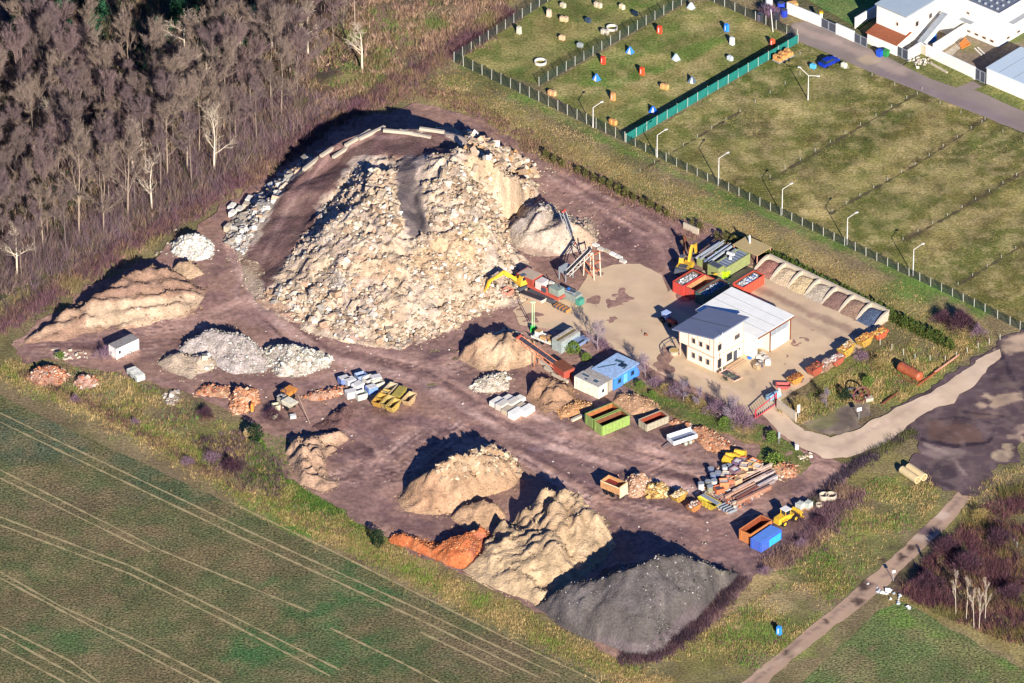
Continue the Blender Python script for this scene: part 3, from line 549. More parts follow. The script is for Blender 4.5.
H['l'] = heap('sand_ridge', 'long brown sand ridge with tyre terraces along the forest edge', 'sand heap',
  [(22, 344), (40, 328), (75, 305), (105, 290), (140, 270), (165, 268), (190, 280), (208, 292), (205, 302), (190, 316), (150, 327), (112, 331), (60, 342)],
  [(50, 322, 1.6), (60, 312, 2.2), (90, 297, 3.4), (115, 284, 4.4), (150, 265, 5.), (168, 272, 4), (195, 289, 1.8), (85, 308, 2.4), (108, 301, 3.3), (140, 296, 3.3), (170, 294, 3), (196, 295, 1.4), (95, 324, .7), (140, 322, .7), (70, 330, .8)], '#96795f', [('p', [(84, 305), (130, 300), (205, 293), (200, 306), (180, 320), (110, 330), (88, 326)], '#b49d7c', .95), ('s', [(40, 335), (90, 305), (112, 300)], 3, '#a88e70', .6), ('s', [(112, 297), (150, 285), (205, 292)], 3, '#8a6e5a', .6)], rough=.3, res=.36, terr=.3, rills=.3, seed=8)
H['w'] = heap('rubble_heap', 'small white heap of broken plaster left of the big mound', 'rubble heap', [(166, 246), (180, 240), (205, 240), (216, 250), (208, 262), (190, 262), (172, 256)], [(180, 238, 2.2), (196, 238, 2.6), (206, 247, 1.5), (190, 250, 1.2)], '#b9b3a2', rough=.3, seed=9)
rubble_on(H['w'], [(160, 228), (220, 228), (218, 268), (165, 268)], 1200, .25, .9, ['#dcd8cc', '#cbc6b6', '#e6e3da', '#b9b29e'], 19)
H['w2'] = heap('sand_heap', 'small round tan sand heap below the white plaster heap', 'sand heap', [(170, 268), (185, 264), (200, 268), (205, 275), (192, 279), (178, 278)], [(178, 261, 1.8), (190, 260, 2.2), (198, 267, 1.2), (186, 268, 1.4)], '#ae9472', rough=.08, seed=10, res=.3)
H['g'] = heap('gravel_heap', 'long grey gravel heap left of the big mound', 'gravel heap', [(178, 348), (195, 338), (225, 336), (250, 342), (262, 350), (275, 362), (262, 374), (235, 376), (205, 362), (180, 356)], [(192, 338, 2.4), (212, 331, 3.6), (240, 335, 3.6), (258, 345, 2.6), (240, 352, 2.2), (205, 345, 2)], '#a79c8e', [('o', 225, 350, 20, 10, '#b8ab98', .6)], rough=.2, seed=12, res=.35, tint=[(1, '#8b8274', .6)])
rubble_on(H['g'], [(175, 325), (280, 325), (280, 380), (175, 370)], 1600, .15, .5, GREYS, 20)
H['g2'] = heap('gravel_heap', 'pale gravel heap with white stones beside the long grey one', 'gravel heap', [(262, 352), (285, 350), (310, 352), (335, 360), (326, 372), (300, 378), (275, 378), (266, 366)], [(276, 345, 2.6), (290, 347, 3), (308, 352, 2.4), (322, 358, 1.2), (285, 364, 1.6), (300, 362, 1.6)], '#aca08c', rough=.3, seed=13, res=.35)
rubble_on(H['g2'], [(265, 340), (340, 345), (335, 382), (265, 382)], 1300, .2, .8, ['#cfcab8', '#b5ab98', '#dcd9cc', '#99907f'], 21)
H['s'] = heap('sand_heap', 'low pale sand heap with two humps on the left side of the yard', 'sand heap', [(158, 364), (168, 354), (190, 354), (208, 355), (222, 362), (214, 372), (190, 381), (168, 374)], [(174, 352, 2), (186, 358, 1), (202, 354, 2.2), (214, 358, 1.2), (185, 370, .6), (195, 366, 1)], '#ae9c80', rough=.15, seed=14, res=.3)
rubble_on(H['s'], [(205, 350), (225, 350), (225, 368), (205, 368)], 40, .4, 1.3, ['#d8d4c8', '#c4bca8'], 22)
H['n'] = heap('sand_heap', 'sand heap with tyre tracks left of the red lattice conveyor', 'sand heap', [(459, 358), (466, 344), (480, 340), (505, 338), (530, 345), (540, 358), (525, 368), (500, 373), (478, 371)], [(468, 346, 2.2), (482, 338, 3.8), (500, 335, 4), (522, 337, 3.4), (532, 350, 2), (505, 348, 3), (488, 352, 2), (515, 362, .8)], '#a88d6c', [('p', [(480, 348), (510, 342), (512, 360), (482, 370)], '#b9a07c', .9), ('p', [(458, 345), (485, 336), (480, 365), (458, 365)], '#9a7c60', .8)], rough=.2, rills=.4, terr=.15, seed=15, res=.32, lumps=[([(462, 350), (490, 334), (535, 338), (540, 352), (480, 362)], 16, 5, 1.4, .7, yaw(14, -12))])
H['n2'] = heap('rubble_heap', 'flat pale heap of crushed concrete above the stacked slabs', 'rubble heap', [(466, 388), (482, 376), (502, 372), (513, 378), (508, 390), (490, 394), (475, 394)], [(480, 380, 1), (500, 374, 1.4), (505, 384, .8), (488, 387, .9)], '#b5a78f', rough=.2, seed=16, res=.3)
rubble_on(H['n2'], [(460, 368), (520, 368), (515, 398), (462, 398)], 700, .2, .7, ['#cbbfa6', '#b8ac96', '#d9d1bf'], 23)
H['b1'] = heap('soil_heap', 'rough brown soil heap left of the cream site cabin', 'soil heap', [(528, 398), (532, 385), (545, 378), (560, 382), (575, 392), (580, 404), (560, 414), (540, 416)], [(535, 384, 2), (545, 376, 2.6), (560, 384, 2), (552, 400, 1.2)], '#97785a', rough=.35, rills=.4, seed=17, res=.3, lumps=[([(530, 385), (560, 376), (578, 395), (550, 412)], 14, 3, 1.4, .7, .6)])
H['b2'] = heap('wood_chip_heap', 'orange wood chip heap in front of the cream site cabin', 'wood chip heap', [(552, 408), (575, 398), (592, 403), (598, 410), (575, 418), (556, 418)], [(575, 402, 1.3), (588, 405, 1), (565, 411, .8)], '#b78a5c', rough=.2, seed=18, res=.3)
rubble_on(H['b2'], [(548, 392), (605, 392), (600, 420), (548, 420)], 700, .1, .35, ['#c99a66', '#b5804f', '#d6b081'], 24)
H['b3'] = heap('wood_chip_heap', 'tan wood chip heap behind the light green skips', 'wood chip heap', [(612, 402), (620, 393), (636, 394), (655, 405), (664, 414), (650, 420), (630, 416)], [(624, 393, 1.6), (640, 397, 1.6), (652, 406, 1.2), (635, 408, 1)], '#ae8a66', rough=.2, seed=19, res=.3)
rubble_on(H['b3'], [(608, 388), (668, 400), (660, 425), (612, 410)], 500, .1, .4, ['#c09a70', '#a37c58', '#cdb08a'], 25)
H['b4'] = heap('brick_rubble_heap', 'low orange brick rubble bank behind the white tipping trailer', 'brick heap', [(664, 420), (676, 418), (700, 428), (722, 438), (738, 447), (728, 455), (708, 452), (695, 442), (676, 430)], [(678, 421, .8), (703, 430, 1.2), (720, 438, 1.3), (728, 446, .9), (708, 444, .7)], '#b58862', rough=.25, seed=20, res=.3)
rubble_on(H['b4'], [(662, 412), (700, 420), (742, 436), (735, 460), (690, 450)], 900, .15, .5, BRICK, 26)
H['w3'] = heap('soil_heap', 'lumpy pale soil bank at the south west edge of the yard', 'soil heap', [(282, 450), (290, 438), (310, 434), (335, 432), (350, 440), (335, 450), (325, 462), (332, 478), (345, 484), (322, 496), (300, 485), (288, 470)], [(292, 440, 2.2), (312, 435, 2.2), (338, 433, 1.4), (300, 452, 2.6), (318, 452, 2), (302, 470, 2.2), (318, 476, 2), (336, 484, 1), (316, 488, 1.6)], '#a3876a', rough=.4, rills=.5, seed=21, res=.3, lumps=[([(286, 440), (345, 434), (325, 462), (340, 485), (300, 490)], 22, 2.6, 1.6, .7, .3)])
H['w4'] = heap('soil_heap', 'thin ridge of purple brown soil below the blue and white scrap tubs', 'soil heap', [(325, 418), (345, 405), (352, 412), (345, 430), (330, 440), (310, 428)], [(335, 412, 1.3), (346, 406, 1.4), (342, 422, .8)], '#6b5148', rough=.3, seed=22, res=.3)
H['q'] = heap('soil_heap', 'large tan soil heap in the middle of the lower yard', 'soil heap', [(397, 502), (402, 490), (418, 482), (440, 474), (470, 462), (500, 458), (518, 462), (524, 474), (510, 488), (480, 498), (462, 512), (430, 516), (405, 512)], [(412, 483, 2.6), (428, 472, 4.6), (447, 463, 6), (468, 452, 6.6), (492, 448, 5.6), (508, 456, 3.6), (440, 486, 3.4), (470, 478, 3.6), (500, 472, 2.8), (420, 502, 1.2), (455, 500, 1.6)], '#a88a67', [('p', [(398, 495), (440, 470), (450, 500), (420, 516)], '#a38060', .7), ('o', 480, 462, 30, 8, '#b39a76', .6)], rough=.3, rills=.5, seed=23, res=.34, lumps=[([(425, 470), (450, 458), (480, 447), (515, 452), (520, 470), (470, 480), (440, 482)], 26, 3.4, 1.8, .8, .4)], tint=[(2, '#8f7257', .5)])
rubble_on(H['q'], [(430, 448), (515, 440), (520, 475), (440, 480)], 500, .2, 1.1, ['#b8a084', '#9c8064', '#c9b494'], 27)
H['q2'] = heap('sand_heap', 'small brown sand heap between the large soil heap and the dumped loads', 'sand heap', [(450, 518), (460, 508), (480, 504), (500, 508), (508, 518), (490, 528), (465, 530)], [(462, 506, 2), (478, 500, 3), (494, 504, 2.2), (475, 514, 1.6), (492, 516, 1.2)], '#a58765', rough=.2, seed=24, res=.3)
H['t'] = heap('sand_bank', 'broad cream sand bank of dumped loads between the red pile and the grey ash heap', 'sand heap', [(462, 572), (478, 556), (490, 540), (502, 530), (540, 508), (575, 508), (610, 535), (618, 548), (590, 575), (560, 596), (536, 608), (500, 592)],
  [(484, 545, 2.8), (500, 515, 3.6), (520, 500, 4), (545, 490, 5.4), (575, 494, 5.4), (600, 512, 5.8), (616, 530, 5.6), (590, 556, 5.2), (565, 580, 3.2), (545, 595, 1.6), (520, 535, 3.8), (550, 528, 4.6), (560, 552, 4.4), (520, 570, 2.4), (495, 575, 1.2)], '#b09873', [('p', [(465, 575), (500, 545), (540, 560), (600, 560), (540, 610)], '#b8a078', .8), ('o', 545, 515, 40, 18, '#a58a68', .6)], rough=.35, rsize=2.4, rills=.6, seed=25, res=.34, lumps=[([(488, 545), (500, 515), (530, 495), (560, 488), (600, 505), (600, 530), (560, 548), (520, 555)], 46, 6.0, 1.6, .75, yaw(20, -12)), ([(500, 520), (515, 495), (550, 482), (580, 492), (600, 515)], 9, 3.0, 2.6, 1.0, 0)], tint=[(2, '#9c8262', .4)])
H['r'] = heap('red_ash_heap', 'flat bright orange red crushed brick heap beside the crop field', 'brick heap', [(388, 543), (396, 536), (420, 540), (445, 542), (478, 532), (492, 538), (490, 548), (468, 568), (462, 570), (430, 558), (405, 548)], [(392, 535, 1.2), (410, 536, 2), (445, 542, 2.2), (470, 534, 3), (484, 528, 3.2), (455, 556, 1.8), (470, 552, 2.4), (430, 550, 1.2)], '#b4673c', [('o', 480, 545, 12, 18, '#8f5a48', .7)], rough=.15, seed=26, res=.32, tint=[(1.2, '#c98a5c', .5)])
rubble_on(H['r'], [(386, 525), (496, 525), (470, 572), (388, 548)], 1300, .12, .4, ['#c47a4a', '#a85f3a', '#d09468'], 28)
H['a'] = heap('ash_heap', 'big dark grey ash heap at the lowest corner of the yard', 'ash heap', [(534, 606), (560, 592), (585, 588), (605, 570), (630, 566), (660, 566), (690, 566), (720, 572), (738, 566), (742, 572), (722, 592), (690, 625), (664, 650), (650, 657), (628, 655), (600, 642), (565, 628)],
  [(548, 597, 2.4), (568, 584, 4.6), (592, 588, 6.2), (598, 580, 7), (618, 572, 8.6), (632, 566, 9.8), (650, 560, 10.2), (684, 554, 9.2), (706, 562, 6.8), (726, 570, 3.4), (708, 585, 4.2), (690, 600, 4.2), (650, 600, 6.6), (610, 610, 4.8), (580, 605, 4), (630, 635, 2.6), (655, 640, 1.8), (600, 632, 1.6), (570, 610, 3)], '#5a544c', [('p', [(545, 600), (570, 587), (596, 588), (578, 625), (560, 620)], '#6e675f', .8), ('s', [(700, 557), (722, 572)], 1.6, '#8b846d', .8), ('s', [(600, 640), (650, 650), (700, 610)], 3, '#6a5d5a', .6), ('o', 640, 590, 40, 20, '#5e5853', .6)], rough=.22, rsize=3, seed=27, res=.4, tint=[(1, '#6c655e', .4)])
rubble_on(H['a'], [(545, 560), (735, 545), (660, 655), (545, 615)], 1500, .1, .35, ['#8d867e', '#b5afa6', '#5f5853'], 29)
H['k1'] = heap('brick_rubble_heap', 'pink brick rubble heap on the left edge of the yard', 'brick heap', [(24, 378), (38, 368), (58, 368), (70, 376), (62, 386), (40, 388)], [(34, 370, 1.4), (48, 367, 1.8), (60, 372, 1.2), (45, 378, 1)], '#a17b62', rough=.3, seed=28, res=.3)
rubble_on(H['k1'], [(20, 360), (75, 360), (72, 392), (24, 390)], 700, .2, .7, BRICK+['#c7ab98'], 30)
H['k2'] = heap('brick_rubble_heap', 'smaller pink rubble heap right of the pink brick heap', 'brick heap', [(72, 382), (82, 374), (96, 378), (98, 388), (80, 390)], [(80, 376, 1.2), (90, 378, 1.2), (86, 384, .7)], '#a58570', rough=.3, seed=29, res=.3)
rubble_on(H['k2'], [(68, 368), (102, 370), (100, 394), (72, 392)], 320, .2, .7, BRICK+['#d0bcae'], 31)
H['k3'] = heap('brick_rubble_heap', 'orange brick rubble heap left of the two small dumpers', 'brick heap', [(228, 408), (232, 392), (244, 388), (256, 392), (258, 404), (246, 413), (234, 415)], [(238, 388, 2.2), (250, 388, 2.4), (254, 398, 1.4), (242, 402, 1.2)], '#b98b68', rough=.3, seed=30, res=.3)
rubble_on(H['k3'], [(224, 376), (262, 376), (262, 418), (228, 420)], 800, .25, .8, ['#d09a72', '#c58660', '#dbb797', '#b5754f'], 32)
H['k4'] = heap('brick_rubble_heap', 'long low row of orange brick rubble along the weedy bank', 'brick heap', [(190, 398), (200, 386), (232, 388), (230, 400), (210, 400)], [(204, 386, 1.2), (222, 389, 1.2), (212, 395, .7)], '#a5805f', rough=.3, seed=31, res=.3)
rubble_on(H['k4'], [(186, 378), (236, 380), (234, 404), (186, 404)], 450, .2, .7, BRICK, 33)
H['k5'] = heap('brick_rubble_heap', 'low orange brick rubble row left of the white scrap tubs', 'brick heap', [(302, 398), (310, 392), (330, 390), (345, 386), (350, 394), (330, 400), (310, 402)], [(312, 393, 1), (330, 391, 1), (343, 388, 1)], '#b08a6c', rough=.25, seed=32, res=.3)
rubble_on(H['k5'], [(300, 382), (352, 378), (352, 402), (302, 406)], 420, .2, .65, BRICK, 34)
H['p1'] = heap('wood_chip_heap', 'pale pink heap of broken wood beside the rusty tipper body', 'wood heap', [(622, 492), (622, 480), (634, 474), (650, 480), (652, 490), (640, 498), (628, 500)], [(630, 476, 2), (642, 476, 2), (636, 486, 1.2)], '#b08868', rough=.25, seed=33, res=.28)
rubble_on(H['p1'], [(618, 464), (656, 464), (656, 500), (620, 504)], 700, .2, .6, ['#d0aa8c', '#b98e6e', '#e0c6ac'], 35)
H['p2'] = heap('log_pile', 'round pile of yellow split logs right of the pink wood heap', 'wood pile', [(643, 494), (648, 486), (660, 484), (670, 490), (668, 498), (655, 502), (645, 500)], [(650, 486, 1.3), (660, 485, 1.5), (657, 493, 1)], '#9b7c4c', rough=.25, seed=34, res=.28)
rubble_on(H['p2'], [(640, 476), (674, 476), (672, 504), (642, 504)], 300, .35, .85, ['#d8b878', '#c49c58', '#e6cf9c', '#a98048'], 36, name='split_logs')
H['e1'] = heap('wood_chip_heap', 'orange heap of shredded wood by the last skips near the gravel road', 'wood heap', [(768, 470), (780, 462), (795, 466), (800, 476), (785, 482), (772, 480)], [(778, 464, 1.2), (790, 468, 1.2), (785, 474, .8)], '#a98460', rough=.25, seed=35, res=.3)
rubble_on(H['e1'], [(764, 452), (804, 456), (802, 486), (766, 484)], 300, .2, .7, BRICK+['#d8cbb8'], 37)
# ------------------------------------------------------------------ vegetation
def tris_mesh(name, A, B, C, cols, m):
    n = len(A); v = np.stack([A, B, C], 1).reshape(-1, 3)
    me = np_mesh(name, v, np.arange(3*n), np.full(n, 3), np.clip(np.repeat(cols, 3, 0), 0, 1)); me.materials.append(m); return me
M_TWIG = mat('twigs', attr=True, size=3, vary=.15, rough=.85, spec=.1)
M_BARK = mat('bark', attr=True, size=1.2, vary=.25, rough=.9, spec=.1)
def twigs(pos, dirs, ln, wd, cols, rng):
    d = dirs/np.linalg.norm(dirs, axis=1)[:, None]; s = np.cross(d, rng.normal(0, 1, d.shape)); s /= np.linalg.norm(s, axis=1)[:, None]+1e-9
    s = s*wd[:, None]; return pos-s, pos+s, pos+d*ln[:, None]
def tree_meshes(seed, height, spread, bark, twig, fork=.45, ntw=1500, r0=.2, upright=.75, twl=1.3):
    rng = np.random.RandomState(seed); rd = random.Random(seed); mb = MB(); mb.cur = lin(bark); ends = []
    def grow(p, d, ln, r, dep):
        d = Vector(d).normalized(); n = 3 if dep < 2 else 2; q = Vector(p)
        for i in range(n):
            e = q+d*(ln/n); r1 = r*(1-.22*(i+1)/n*1.3)
            mb.tube(q, e, r, max(r1, .02), 5 if dep == 0 else (4 if dep < 2 else 3), False); q = e; r = r1
            if dep > 0 or i > 0: ends.append((q.copy(), d.copy(), dep))
            d = (d+Vector([rd.uniform(-.16, .16) for _ in range(3)])+Vector((0, 0, .05))).normalized()
            if dep < 3 and (i > 0 or dep): 
                for k in range(rd.choice((1, 2, 2)) if dep < 2 else 1):
                    a = rd.uniform(0, 6.28); s = Vector((math.cos(a), math.sin(a), 0))*spread
                    grow(q, d*upright+s*rd.uniform(.4, .8), ln*rd.uniform(.4, .62), r*rd.uniform(.45, .65), dep+1)
        if dep < 3:
            for k in range(2): a = rd.uniform(0, 6.28); grow(q, d*upright+Vector((math.cos(a), math.sin(a), 0))*spread*rd.uniform(.3, .7), ln*.5, r*.6, dep+1)
    p0 = Vector((0, 0, -.3)); tl = height*fork
    mid = Vector((rd.uniform(-.3, .3), rd.uniform(-.3, .3), tl)); mb.tube(p0, mid*.5, r0*1.25, r0, 6, False); mb.tube(mid*.5, mid, r0, r0*.8, 6, False)
    grow(mid, (rd.uniform(-.1, .1), rd.uniform(-.1, .1), 1), height*.33, r0*.78, 0)
    for k in range(3):
        a = rd.uniform(0, 6.28); grow(mid*rd.uniform(.6, 1), (math.cos(a)*spread, math.sin(a)*spread, upright*1.1), height*.24, r0*.5, 1)
    P = np.array([e[0] for e in ends]); D = np.array([e[1] for e in ends]); dp = np.array([e[2] for e in ends], float)
    i = rng.choice(len(P), ntw, p=(dp+.15)/(dp+.15).sum())
    dd = D[i]+rng.normal(0, .5, (ntw, 3)); dd[:, 2] += .15
    pos = P[i]-D[i]*rng.uniform(0, 1.2, (ntw, 1))
    A, B, C = twigs(pos, dd, rng.uniform(.5, 1, ntw)*twl, rng.uniform(.012, .027, ntw), None, rng)
    cols = np.array(lin(twig))[None]*(1+rng.uniform(-.35, .35, (ntw, 1)))
    mt = tris_mesh('crown', A, B, C, cols, M_TWIG)
    fl = [k for q in mb.f for k in q]; me = np_mesh('trunk', mb.v, fl, [len(q) for q in mb.f], np.array(mb.c), True); me.materials.append(M_BARK)
    return me, mt
def place_tree(ms, name, loc, rz, sc, label, cat='tree', group=None):
    t = empty(name, loc, rz, label, cat, group); t.scale = (sc, sc, sc*random.uniform(.92, 1.08))
    link('trunk', ms[0], None, t); link('crown', ms[1], None, t); return t
def shrub_mesh(seed, wd, ht, n, cols, tl=.7, tw=.02):
    rng = np.random.RandomState(seed); a = rng.uniform(0, 6.283, n); rr = np.sqrt(rng.uniform(0, 1, n)); zz = rng.uniform(0, 1, n)
    prof = np.sqrt(np.clip(1-zz**2, .02, 1)); lob = 1+.28*np.sin(a*3+seed)+.15*np.sin(a*5+2*seed)
    x = np.cos(a)*rr*prof*lob*wd/2; y = np.sin(a)*rr*prof*lob*wd/2; z = zz*ht*.85*(1+.2*np.sin(a*2+seed))
    dd = np.stack([x/wd*2, y/wd*2, .5+zz*.6], 1)+rng.normal(0, .35, (n, 3))
    A, B, C = twigs(np.stack([x, y, z*.85], 1), dd, rng.uniform(.4, 1, n)*tl, rng.uniform(.6, 1.4, n)*tw, None, rng)
    cl = np.array([lin(c) for c in cols])[rng.randint(0, len(cols), n)]*(1+rng.uniform(-.2, .2, (n, 1)))
    k = n//14; a = rng.uniform(0, 6.283, k); tip = np.stack([np.cos(a)*wd*.35, np.sin(a)*wd*.35, np.full(k, ht*.75)], 1)*rng.uniform(.5, 1, (k, 1))
    A2, B2, C2 = twigs(np.zeros((k, 3))+tip*.05, tip, np.linalg.norm(tip, axis=1), np.full(k, .04), None, rng)
    return tris_mesh('twigs', np.concatenate([A, A2]), np.concatenate([B, B2]), np.concatenate([C, C2]), np.concatenate([cl, cl[:k]*1.2]), M_TWIG)
def leafy_mesh(seed, wd, ht, n, cols, cone=False, ls=.22):
    rng = np.random.RandomState(seed); a = rng.uniform(0, 6.283, n); zz = rng.uniform(0, 1, n); rr = rng.uniform(.45, 1, n)
    prof = (1-zz*.85) if cone else np.sqrt(np.clip(1-(zz*1.6-.6)**2, .05, 1)); lob = 1+.2*np.sin(a*3+seed)
    p = np.stack([np.cos(a)*rr*prof*lob*wd/2, np.sin(a)*rr*prof*lob*wd/2, zz*ht], 1)
    A, B, C = twigs(p, rng.normal(0, 1, (n, 3))+np.array([0, 0, .4]), rng.uniform(.6, 1.3, n)*ls, rng.uniform(.25, .5, n)*ls, None, rng)
    cl = np.array([lin(c) for c in cols])[rng.randint(0, len(cols), n)]*(1+rng.uniform(-.25, .25, (n, 1)))
    return tris_mesh('foliage', A, B, C, cl, M_TWIG)
def strands(name, label, cat, X, Y, hmin, hmax, cols, per=4, wd=.04, lean=.35, seed=1, z=0.):
    rng = np.random.RandomState(seed); n = len(X); X = np.repeat(X, per)+rng.normal(0, .22, n*per); Y = np.repeat(Y, per)+rng.normal(0, .22, n*per)
    h = np.repeat(rng.uniform(hmin, hmax, n), per)*rng.uniform(.6, 1.2, n*per); m = n*per
    Z = np.full(m, z) if np.isscalar(z) else np.repeat(z, per)
    d = np.stack([rng.normal(0, lean, m), rng.normal(0, lean, m), np.ones(m)], 1)
    A, B, C = twigs(np.stack([X, Y, Z], 1), d, h, rng.uniform(.6, 1.4, m)*wd, None, rng)
    c0_ = fbm(X[::per], Y[::per], 5, 3, seed)*1.1+.5+rng.normal(0, .16, n); ci = np.repeat(np.clip((c0_*len(cols)).astype(int), 0, len(cols)-1), per); cl = np.array([lin(c) for c in cols])[ci]*(.95+rng.uniform(-.3, .35, (m, 1)))
    me = tris_mesh(name, A, B, C, cl, M_LEAF); o = link(name, me); return tagobj(o, label, cat, None, 'stuff')
rg = np.random.RandomState(5)
def along(pts, n, wd, rng):
    P = [Vector(p[:2]) for p in ats(pts)]; L = [(b-a).length for a, b in zip(P[:-1], P[1:])]; tot = sum(L); X = []; Y = []
    for _ in range(n):
        s = rng.uniform(0, tot); i = 0
        while s > L[i] and i < len(L)-1: s -= L[i]; i += 1
        q = P[i].lerp(P[i+1], s/L[i]); w_ = rng.normal(0, wd/2.2); d = (P[i+1]-P[i]).normalized(); X.append(q.x-d.y*w_); Y.append(q.y+d.x*w_)
    return np.array(X), np.array(Y)
# forest
LILAC = ['#75615f', '#6b5a5a', '#7d6c60', '#70605a']
ft = [tree_meshes(100+i, random.Random(i).uniform(14, 19), random.Random(i+50).uniform(.55, .85), ['#857468', '#7a6b60', '#948270', '#6c5f58'][i % 4], LILAC[i % 4], fork=[.35, .5, .42, .55][i % 4], ntw=3800, r0=.10+.025*(i % 3), upright=.8) for i in range(8)]
FP = [p[:2] for p in ats([(-170, 400), (-60, 318), (0, 288), (110, 233), (215, 172), (262, 140), (300, 100), (330, 50), (400, -20), (420, -120), (-170, -120)])]
placed = []; cnt = 0
hole = ats([(105, -40), (190, -40), (200, 20), (150, 60), (105, 40)])
X = rg.uniform(-125, -5, 9000); Y = rg.uniform(-10, 150, 9000); bk = ats([(-400, 70), (0, 70), (80, 72), (130, 92), (200, 80), (235, 62), (262, -10), (300, -60), (300, -400), (-400, -400)])
ok = inpoly(X, Y, FP) & ~inpoly(X, Y, bk)
edge = pathdist(X, Y, FP, True)
for x, y in zip(X[ok], Y[ok]):
    if any((x-a)**2+(y-b)**2 < 15 for a, b in placed): continue
    placed.append((x, y)); i = random.randrange(8); sc = random.uniform(.7, 1.12)
    if x > at(300, 80)[0]: sc *= .7
    zn = pathdist(np.array([x]), np.array([y]), FP[:8])[0]; hz_ = ['far left', 'left of the middle', 'near the middle', 'at its right end'][int(np.clip((x+92)/17, 0, 3))]
    place_tree(ft[i], 'bare_tree', (x, y, 0), random.uniform(0, 6.28), sc, '%s leafless tree with %s %s %s' % (['slender', 'tall'][sc > .92], ['forked limbs', 'narrow crown', 'broad crown', 'pale trunk'][i % 4], 'on the wood front edge,' if zn < 7 else ('in the wood second rows,' if zn < 20 else 'deep in the wood,'), hz_), 'tree', 'leafless trees of the wood')
    if len(placed) > 285: break
# pale veteran trees that stand out
WHT = '#c8b8a0'
vt = [tree_meshes(300+i, 12+2*i, .95, WHT, '#b7a692', fork=.45, ntw=260, r0=.24, upright=.6) for i in range(3)]
for (px, py, i, sc, lb) in [(184, 92, 1, 1.15, 'dead white tree with bare antler like limbs at the top of the wood'), (207, 84, 0, .8, 'smaller pale dead tree just right of the white antler tree'), (240, 52, 2, 1., 'white limbed tree in the top right of the wood'),
        (56, 166, 1, .95, 'pale tree with a wide low fork in the lower left of the wood'), (214, 172, 2, .85, 'yellowish pale tree with a V shaped trunk at the right edge of the wood'), (133, 172, 0, .9, 'short pale stump like tree in the lower middle of the wood'),
        (362, 70, 0, .85, 'spreading cream tree standing alone in the scrub'), (152, 210, 2, .7, 'pair of pale leaning stems at the lower edge of the wood'), (17, 275, 1, .75, 'crooked pale tree at the lower left edge of the wood'), (308, 54, 1, .8, 'straight pale tree at the right end of the wood'), (272, 48, 1, .9, 'tall pale tree beside the dark evergreens right of the wood')]:
    place_tree(vt[i], 'pale_tree', at(px, py), random.uniform(0, 6.28), sc, lb)
# dark ivy covered evergreens behind
EV = ['#1f3f30', '#2a5038', '#16352c', '#37603a']
em = [leafy_mesh(20+i, 5.5, 9, 2600, EV, True, .5) for i in range(3)]
for k, (px, py) in enumerate([(92, 40), (98, 18), (60, 30), (160, 52), (196, 40), (206, 60), (178, 30), (222, 30), (20, 40), (30, 16), (142, 70), (246, 40), (256, 16), (216, 8), (75, 5)]):
    t = empty('evergreen_tree', at(px, py), k, 'dark blue green evergreen among the bare trees at the top left', 'tree', 'dark evergreens in the wood'); t.scale = (1, 1, random.uniform(.7, 1.1)); link('crown', em[k % 3], None, t)
    t2 = MB(); t2.cur = lin('#4a3a30'); t2.tube((0, 0, -.2), (0, 0, 3), .22, .15, 6); t2.build('trunk', M_BARK, t, cols=True)
# undergrowth (nobody could count it)
PURP = ['#665050', '#74605a', '#544448', '#85705c', '#947a60']
x, y = scatter([(-120, 400), (0, 298), (110, 243), (230, 172), (300, 125), (320, 60), (420, -60), (-120, -60)], 26000, rg)
strands('forest_undergrowth', 'purple brown leafless undergrowth filling the floor of the wood', 'undergrowth', x, y, .8, 2.6, PURP+['#4c5a30', '#5d4a40'], 5, .04, .4, 41)
x, y = along([(-60, 300), (0, 278), (110, 226), (215, 166), (262, 136), (310, 96)], 3800, 9, rg)
strands('forest_edge_scrub', 'tall grey purple scrub along the front edge of the wood', 'scrub', x, y, 1.4, 3.6, ['#7a6468', '#6a5660', '#8a7468', '#5c4a52'], 6, .03, .45, 65)
x, y = scatter([(230, 172), (300, 125), (400, 72), (500, 12), (560, -40), (420, -60), (330, 20), (280, 100)], 9000, rg, clump=5)
strands('scrub', 'tan and purple scrub of dry bushes between the wood and the fenced pitches', 'scrub', x, y, .4, 1.5, ['#a0826a', '#8a6a5c', '#b0937a', '#7a6a48', '#94785c', '#6f7a44'], 6, .05, .5, 42)
x, y = along([(-80, 362), (0, 326), (110, 258), (235, 185), (330, 122), (400, 84), (470, 40), (510, 10)], 5200, 3.4, rg)
strands('bramble_hedge', 'purple bramble hedge running between the wood and the rubble yard', 'bramble', x, y, .9, 2.0, ['#705058', '#806258', '#5a424a', '#947460', '#8a7a54'], 6, .035, .5, 43)
x, y = along([(240, 190), (330, 126), (400, 95), (440, 92), (500, 125), (560, 165), (640, 205), (700, 238)], 2600, 3.5, rg)
strands('bramble', 'low purple bramble round the upper edge of the big rubble mound', 'bramble', x, y, .3, 1., ['#7a5a5a', '#8a6a60', '#6a5048', '#96765f'], 6, .035, .5, 44)
TAN = ['#a88f60', '#b89d6c', '#8f7d4a', '#7c8040', '#9a845a']
x, y = along([(0, 366), (120, 420), (250, 492), (400, 566), (560, 645), (660, 690)], 9000, 4.5, rg)
strands('tall_grass', 'dry tan and green grass on the strip beside the crop field', 'grass', x, y, .2, .7, TAN+['#6d8038'], 5, .035, .4, 45)
x, y = along([(430, 80), (640, 185), (780, 255), (980, 350)], 9000, 8, rg)
strands('dry_meadow_grass', 'dry tan grass strip between the yard and the long wire fence', 'grass', x, y, .15, .45, ['#9f8758', '#8a7a4c', '#77743c', '#b0986a'], 5, .035, .4, 46)
